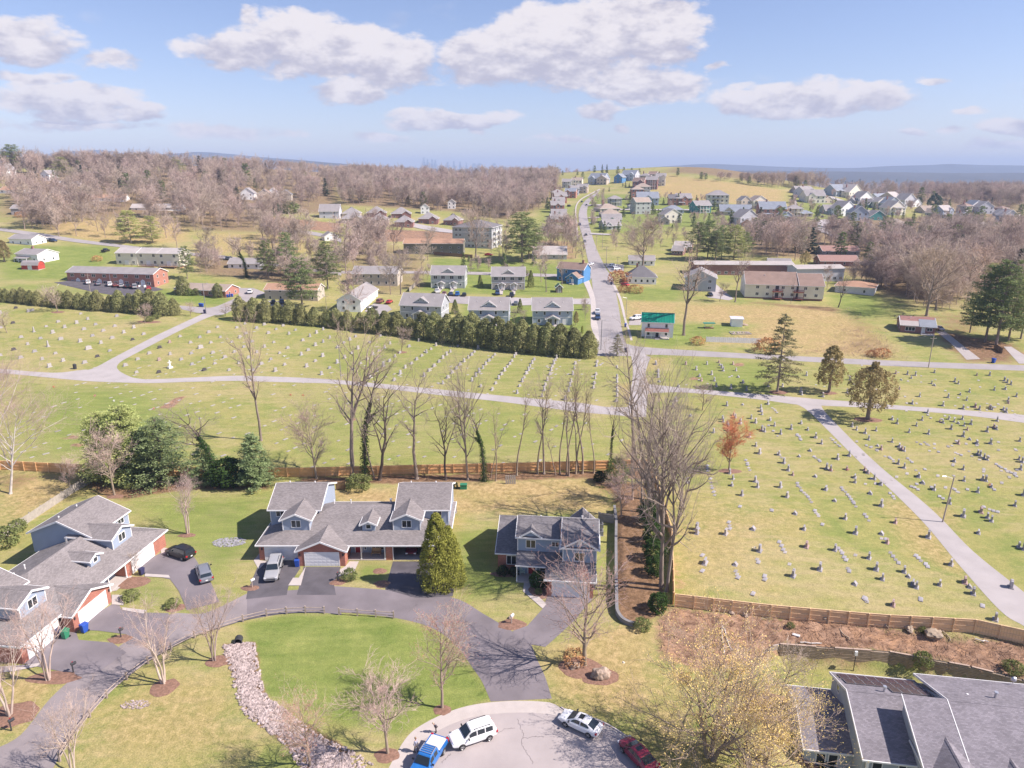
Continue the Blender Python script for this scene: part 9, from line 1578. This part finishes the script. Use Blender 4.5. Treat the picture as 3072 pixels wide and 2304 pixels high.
def pole(label,r,x,y,xt,yt,arm=0,r0=.14,m=None,wires=False):
 p, hh = hpx(r, x, y, yt); o = thing('lamp_pole' if arm else 'utility_pole', label, 'lamp post' if arm else 'utility pole', p); MB().tube((0,0,-.3),(0,0,hh),r0,r0*.7,8).build('pole', m or M_POLE, o)
 if arm: MB().tube((0,0,hh-.3),(arm*1.4,-.2,hh+.15),.035,.03,6).build('arm', M_METAL, o); MB().loft([[(arm*1.4-.1,-.32,hh+.1),(arm*1.4-.1,-.08,hh+.1),(arm*1.4-.1,-.2,hh+.22)],[(arm*2.1,-.28,hh+.12),(arm*2.1,-.12,hh+.12),(arm*2.1,-.2,hh+.2)]]).build('lamp_head', M_METAL, o)
 else: MB().box(-.9,.9,-.05,.05,hh-.8,hh-.68).build('crossarm', m or M_POLE, o); [MB().tube((q,0,hh-.68),(q,0,hh-.5),.05,.03,6).build('insulator', M_METAL, o) for q in (-.8,0,.8)]
 return o
pole('wooden lamp pole beside the diagonal cemetery lane, shadow across the lane', 'Z7', 1290, 1255, 1385, 848, -1, .13).rotation_euler = (0, math.radians(3.5), 0)
pole('wooden utility pole beside the cross road at the right', 'C6', 1693, 457, 1720, 285); pole('pale pole before the red row house car park', 'R1', 585, 985, 577, 865, 0, .1); pole('tall lamp pole with curved arm at the cemetery gate', 'R1', 1337, 1128, 1335, 930, 1, .14, M_WALLC); pole('lamp pole with long arm near the bottom of the straight road', 'R2', 1682, 1360, 1692, 1168, 1, .13, M_WALLC); pole('lamp pole right of the straight road by the rough field', 'R2', 1845, 1150, 1848, 1020, -1, .12); pole('pale pole right of the big grey green pine', 'R1', 2117, 1112, 2115, 1000, 0, .1); pole('utility pole at the crossroads by the parked white cars', 'R2', 1716, 812, 1718, 690); pole('lamp pole at the crossroads', 'R2', 1790, 805, 1790, 752, 0, .1); pole('tall utility pole left of two by the hill road junction', 'Z4', 437, 865, 437, 715); pole('tall utility pole right of two by the hill road junction', 'Z4', 497, 835, 503, 700); pole('pole in the middle rows of the cemetery by the lane', 'C5', 248, 385, 240, 170, 0, .1, M_WALLC)
M_BINB = mat('blue_bin_plastic', (.03,.09,.42), .5, .06); M_BING = mat('green_bin_plastic', (.04,.22,.12), .5, .06); M_BINK = mat('navy_bin_plastic', (.04,.04,.10), .5)
def bin_(label,loc,m,rz=0,s=1,group=None):
 k = 'bin' + m.name
 o = thing('wheelie_bin', label, 'bin', loc, rz, group); o.scale = (s, s, s)
 MB().loft([[(-.24,-.28,.08),(.24,-.28,.08),(.24,.24,.08),(-.24,.24,.08)],[(-.31,-.36,.98),(.31,-.36,.98),(.31,.34,.98),(-.31,.34,.98)]]).build('body', m, o); MB().loft([[(-.33,-.38,.98),(.33,-.38,.98),(.33,.38,.98),(-.33,.38,.98)],[(-.30,-.34,1.08),(.30,-.34,1.08),(.30,.36,1.08),(-.30,.36,1.08)]]).build('lid', m, o); MB().tube((-.28,.42,.95),(.28,.42,.95),.025,.025,6).build('handle', m, o)
 for sx in (-.26, .26): MB().tube((sx-.03,.27,.12),(sx+.03,.27,.12),.12,.12,10).build('wheel', M_TYRE, o)
g_ = 'wheelie bins'
for (r, x, y, m, lab, s) in (('R5',457,945,M_BINB,'bright blue wheelie bin at the corner beside the projecting brick garage',1.1),('R4',605,1412,M_BINB,'blue wheelie bin at the brick corner by the left drive',1.15),('R4',470,1455,M_BING,'green wheelie bin before the left garage door',1.15),('R4',412,1448,M_BINK,'dark blue wheelie bin left of the green one',1.1),('R4',1010,1005,M_BINK,'purple blue bin behind the bare shrub at the left porch',1.0),('R2',1840,1212,M_BINB,'blue bin on the right pavement of the straight road',1.2),('Z6',1976,195,M_BINK,'dark teal bin at the right kerb near the crossroads',1.2),('C6',2045,432,M_BINB,'blue bin beside the cross road at the far right',1.3),('C4',1298,86,M_BINB,'blue bin by the lane gate, left of two',1.2),('C4',1313,88,M_BINB,'blue bin by the lane gate, right of two',1.2),('C4',1328,130,M_BINK,'dark bin at the lamp pole foot by the lane gate',1.3),('R1',1475,1020,M_BINB,'blue bin at the ranch house corner, left of three',1.1),('R1',1490,1018,M_BINB,'blue bin at the ranch house corner, middle of three',1.1),('R1',1505,1016,M_BINB,'blue bin at the ranch house corner, right of three',1.1),('C5',1965,215,M_BINK,'dark bin at the street corner by the brownish conifer',1.3)):
 bin_(lab,at(r,x,y),m,rnd.uniform(-.5,.5),s,g_)
def mailbox(label,r,x,y,m,rz=0):
 o = thing('mailbox', label, 'mailbox', at(r, x, y), rz); MB().box(-.06,.06,-.06,.06,-.2,1.15).box(-.05,.05,-.35,.06,1.0,1.08).build('post', m[1], o); MB().extr([(-.13,1.1),(.13,1.1),(.13,1.26),(.08,1.36),(-.08,1.36),(-.13,1.26)], 'y', -.45, .12).build('box', m[0], o); MB().box(.135,.15,-.2,-.05,1.2,1.42).build('flag', M_RED, o)
mk,mw=(M_DARK,M_DARK),(M_SIGNW,M_RAIL)
for (r, x, y, m, lab) in (('R5',135,1098,mw,'white mailbox on a wooden post beside the silver SUV drive'),('R5',745,1052,mk,'dark mailbox in the mulch between the middle drives'),('B1',785,462,mk,'black mailbox in the mulch strip between two left drives'),('B1',477,688,mk,'black mailbox at the corner of the lower left drive'),('B1',75,1062,mk,'black mailbox at the left edge near the bottom'),('R6',318,1355,mw,'mailbox in the mulch point before the blue house')): mailbox(lab, r, x, y, m, 2.5)
def acunit(label,p,rz=0):
 o = thing('air_conditioner', label, 'air conditioner', p, rz); MB().box(-.45,.45,-.45,.45,.05,.85).build('cabinet', M_WALLC, o); MB().box(-.5,.5,-.5,.5,-.05,.045).build('pad', M_CONC, o); MB().tube((0,0,.852),(0,0,.9),.36,.36,14).build('fan_grille', M_DARK, o)
acunit('grey air conditioner beside the right end wall of the middle house', at('R5', 1568, 560)); acunit('air conditioner beside the blue house, rear of two', at('R6', 950, 672)); acunit('air conditioner beside the blue house, front of two', at('R6', 950, 722))
o_ = thing('utility_box', 'green metal utility box behind the middle house', 'utility box', at('R5', 1638, 392)); MB().box(-.6,.6,-.5,.5,0,.8).build('body', M_BING, o_); MB().extr([(-.55,.8),(.55,.8),(.55,.86),(-.55,.95)], 'x', -.65, .65).build('lid', M_BING, o_)
o_ = thing('wooden_pallet', 'grey wooden pallet standing upright on the back lawn', 'pallet', at('R6', 312, 360)); b_ = MB(); [b_.box(-.95+i*.4, -.65+i*.4, -.04, .04, 0, 1.75) for i in range(5)]; b_.build('slats', M_PICKET, o_); MB().box(-.95,.95,.045,.12,.3,.42).box(-.95,.95,.045,.12,1.3,1.42).build('braces', M_PICKET, o_)
o_ = thing('fence_section', 'old wooden fence panel leaning among the shrubs behind the house gap', 'panel', at('R5', 765, 402)); b_ = MB(); [b_.box(-.9+i*.3, -.63+i*.3, -.03, .03, 0, 1.6) for i in range(6)]; b_.build('boards', M_WOOD, o_); MB().box(-.9,.9,.035,.1,.4,.5).build('brace', M_WOOD, o_)
def bench(label,p,rz,w=1.4,m=None):
 m = m or mat('wicker', (.42,.27,.15), .85, .15, 4); o = thing('porch_bench' if w > 1 else 'porch_chair', label, 'bench' if w > 1 else 'chair', p, rz); MB().box(-w/2,w/2,-.28,.25,.38,.46).build('seat', m, o); MB().obox((0,.29,.72),(w/2,0,0),(0,.03,.01),(0,.06,.27)).build('backrest', m, o)
 for x in (-w/2+.04,w/2-.04):
  for y in (-.24, .22): MB().box(x-.03,x+.03,y-.03,y+.03,0,.38).build('leg', m, o)
  MB().box(x-.04,x+.04,-.28,.22,.62,.67).build('armrest', m, o)
bench('wicker bench under the window on the middle house porch', Vector((H2O[0]+17.3, H2O[1]+1.3, .165)), 0)
bench('pale green rocking chair on the blue house porch', atz('R6', 395, 1000, .205), math.radians(10), .7, mat('pale_green_wood', (.45,.55,.48), .7, .1))
o_ = thing('flood_light', 'white flood light box on a stake in front of the timber wall', 'lamp', at('B3', 1245, 500)); MB().tube((0,0,-.2),(0,0,2.4),.05,.05,6).build('stake', M_DARK, o_); MB().box(-.16,.16,-.12,.12,2.4,2.95).build('lamp_box', M_SIGNW, o_)
tag(MB().box(-.45,.45,-.2,.2,0,.12).build('litter_board', M_SIGNW, None, loc=at('B3', 922, 295), rz=-.5), 'small white board lying on the red bank', 'board'); tag(link('litter', blob(3, .16), None, at('B3', 390, 362)), 'white scrap of litter on the brown bank', 'litter').data.materials.append(M_SIGNW); tag(link('litter', blob(4, .16), None, at('B2', 1925, 525)), 'white scrap of litter on the right lawn', 'litter').data.materials.append(M_SIGNW)
o_ = thing('play_stand', 'little green roofed sandbox stand on the lawn by the green roofed house', 'playground', at('C6', 500, 243)); MB().box(-1.5,1.5,-1,1,0,.3).build('sandbox', M_WOOD, o_); [MB().box(x-.06,x+.06,-.06,.06,.3,1.7).build('post', M_SIGNW, o_) for x in (-1.4,1.4)]; MB().box(-2,2,-.9,.9,1.7,1.85).build('roof', R_GREEN, o_)
o_ = thing('timber_pit', 'rectangular pit edged with timbers and stones on the lawn by the white fence', 'garden bed', at('C6', 672, 272)); [MB().tube(Vector(a), Vector(b), .18, .16, 7).build('timber', M_PICKET, o_) for a, b in (((-3.2,-1.6,.1),(3.2,-1.4,.1)),((-3.2,1.8,.1),(3.0,1.8,.1)),((-3.3,-1.5,.1),(-3.3,1.7,.1)),((3.3,-1.3,.1),(3.1,1.7,.1)))]; [link('stone', blob(40+i, .35), o_, (rnd.uniform(-2.8, 2.8), rnd.uniform(-1.3, 1.5), .1)).data.materials.append(M_ROCK) for i in range(14)]
for i,(x,y,xb,yb) in enumerate(((478,920,540,940),)): pass
ln=MB()
for i in range(11):
 a, b = at('R1', 395+i*56, 921+i*3.6), at('R1', 372+i*56+0, 944+i*3.9); ln.add([(a.x-.07,a.y,a.z+.075),(a.x+.07,a.y,a.z+.075),(b.x+.07,b.y,b.z+.075),(b.x-.07,b.y,b.z+.075)], [(0,1,2,3)])
tag(ln.build('road_marking', M_PAINT), kind='structure')
def cracks():
 R=random.Random(12); b=MB()
 for (r, pts, z) in (('B2',[(1225,900),(1235,950),(1260,1010),(1250,1060),(1285,1130),(1330,1200)],.016),('B2',[(1265,1030),(1330,1018),(1400,1022)],.016),('B2',[(1080,1000),(1150,965),(1200,960)],.016),('B2',[(720,1190),(760,1150),(780,1130)],.016),('B2',[(480,210),(540,150),(560,140)],.028),('B2',[(640,240),(690,190)],.028),('B2',[(1010,300),(1090,380)],.028)):
  P=catmull([np.array(atz(r,*p,0))[:2] for p in pts],8); P=[p+np.array([R.gauss(0,.06),R.gauss(0,.06)]) for p in P]
  for p,q in zip(P[:-1],P[1:]): d=(q-p)/max(np.linalg.norm(q-p),1e-6); n=np.array([-d[1],d[0]])*.022; b.add([(*(p+n),z),(*(p-n),z),(*(q-n),z),(*(q+n),z)],[(0,1,2,3)])
 tag(b.build('tar_crack', mat('crack_dark', (.17,.15,.15), .9, .2)), kind='structure')
cracks()
# ---------------------------------------------------------------- far wooded ridges
def ridge(name,y0,prof,depth_,m):
 """prof: list of (image x, image y of crest); a real ridge with slopes on both sides"""
 P=[]
 for px,py in prof:
  u=(px-512)/710; v=(py-384)/710; d=(u,CP-v*SP,-SP-v*CP); t=y0/d[1]; P.append((d[0]*t,y0,CAMZ+d[2]*t))
 W=catmull(P,14); rows=[]
 R=np.random.default_rng(len(prof)); prof2=[(-1.0,.0),(-.75,.18),(-.5,.42),(-.25,.75),(-.08,.96),(0,1),(.3,.8),(1,.0)]
 for (f,k) in prof2:
  rows.append([(p[0]+R.normal(0,6),p[1]+f*depth_+R.normal(0,8),-25+(p[2]+25)*k*(1+(R.normal(0,.008) if 0 < k < 1 else 0))) for p in W])
 V=[q for r in rows for q in r]; n=len(W); F=[(i*n+j,i*n+j+1,(i+1)*n+j+1,(i+1)*n+j) for i in range(len(rows)-1) for j in range(n-1)]
 tag(link(name, fastmesh(name, V, F, m, True)), kind='structure')
M_HILL = mat('wooded_hillside', (.07,.065,.06), .95, .25, .003, detail=8)
ridge('mountain_ridge', 7200, [(60,152),(100,150),(125,153),(165,154),(200,152),(230,154),(260,157),(300,160),(335,163),(380,166),(460,170)], 1500, M_HILL)
ridge('mountain_ridge', 5200, [(150,158),(200,157),(240,159),(290,160),(330,163),(370,167),(420,171)], 900, M_HILL)
ridge('mountain_ridge', 7600, [(560,172),(620,169),(670,166),(705,164),(740,165),(790,167),(850,168),(890,166),(930,165),(950,164),(985,165),(1040,166),(1120,170)], 1600, M_HILL)
ridge('mountain_ridge', 4300, [(640,174),(720,171),(800,171),(880,172),(950,173),(1040,173),(1120,176)], 1100, M_HILL)
# ---------------------------------------------------------------- air: one closed box of thin even haze
def haze():
 b = MB().box(-12500, 12500, -120, 14600, -45, 300); m = bpy.data.materials.new('haze_air'); m.use_nodes = True; nt = m.node_tree; nt.nodes.clear()
 out = nt.nodes.new('ShaderNodeOutputMaterial'); pv = nt.nodes.new('ShaderNodeVolumePrincipled'); pv.inputs['Color'].default_value = (.56, .71, 1.0, 1); pv.inputs['Density'].default_value = HAZE; pv.inputs['Anisotropy'].default_value = .0
 nt.links.new(pv.outputs[0], out.inputs['Volume']); tag(b.build('haze', m), kind='stuff')
HAZE=.00014
haze()
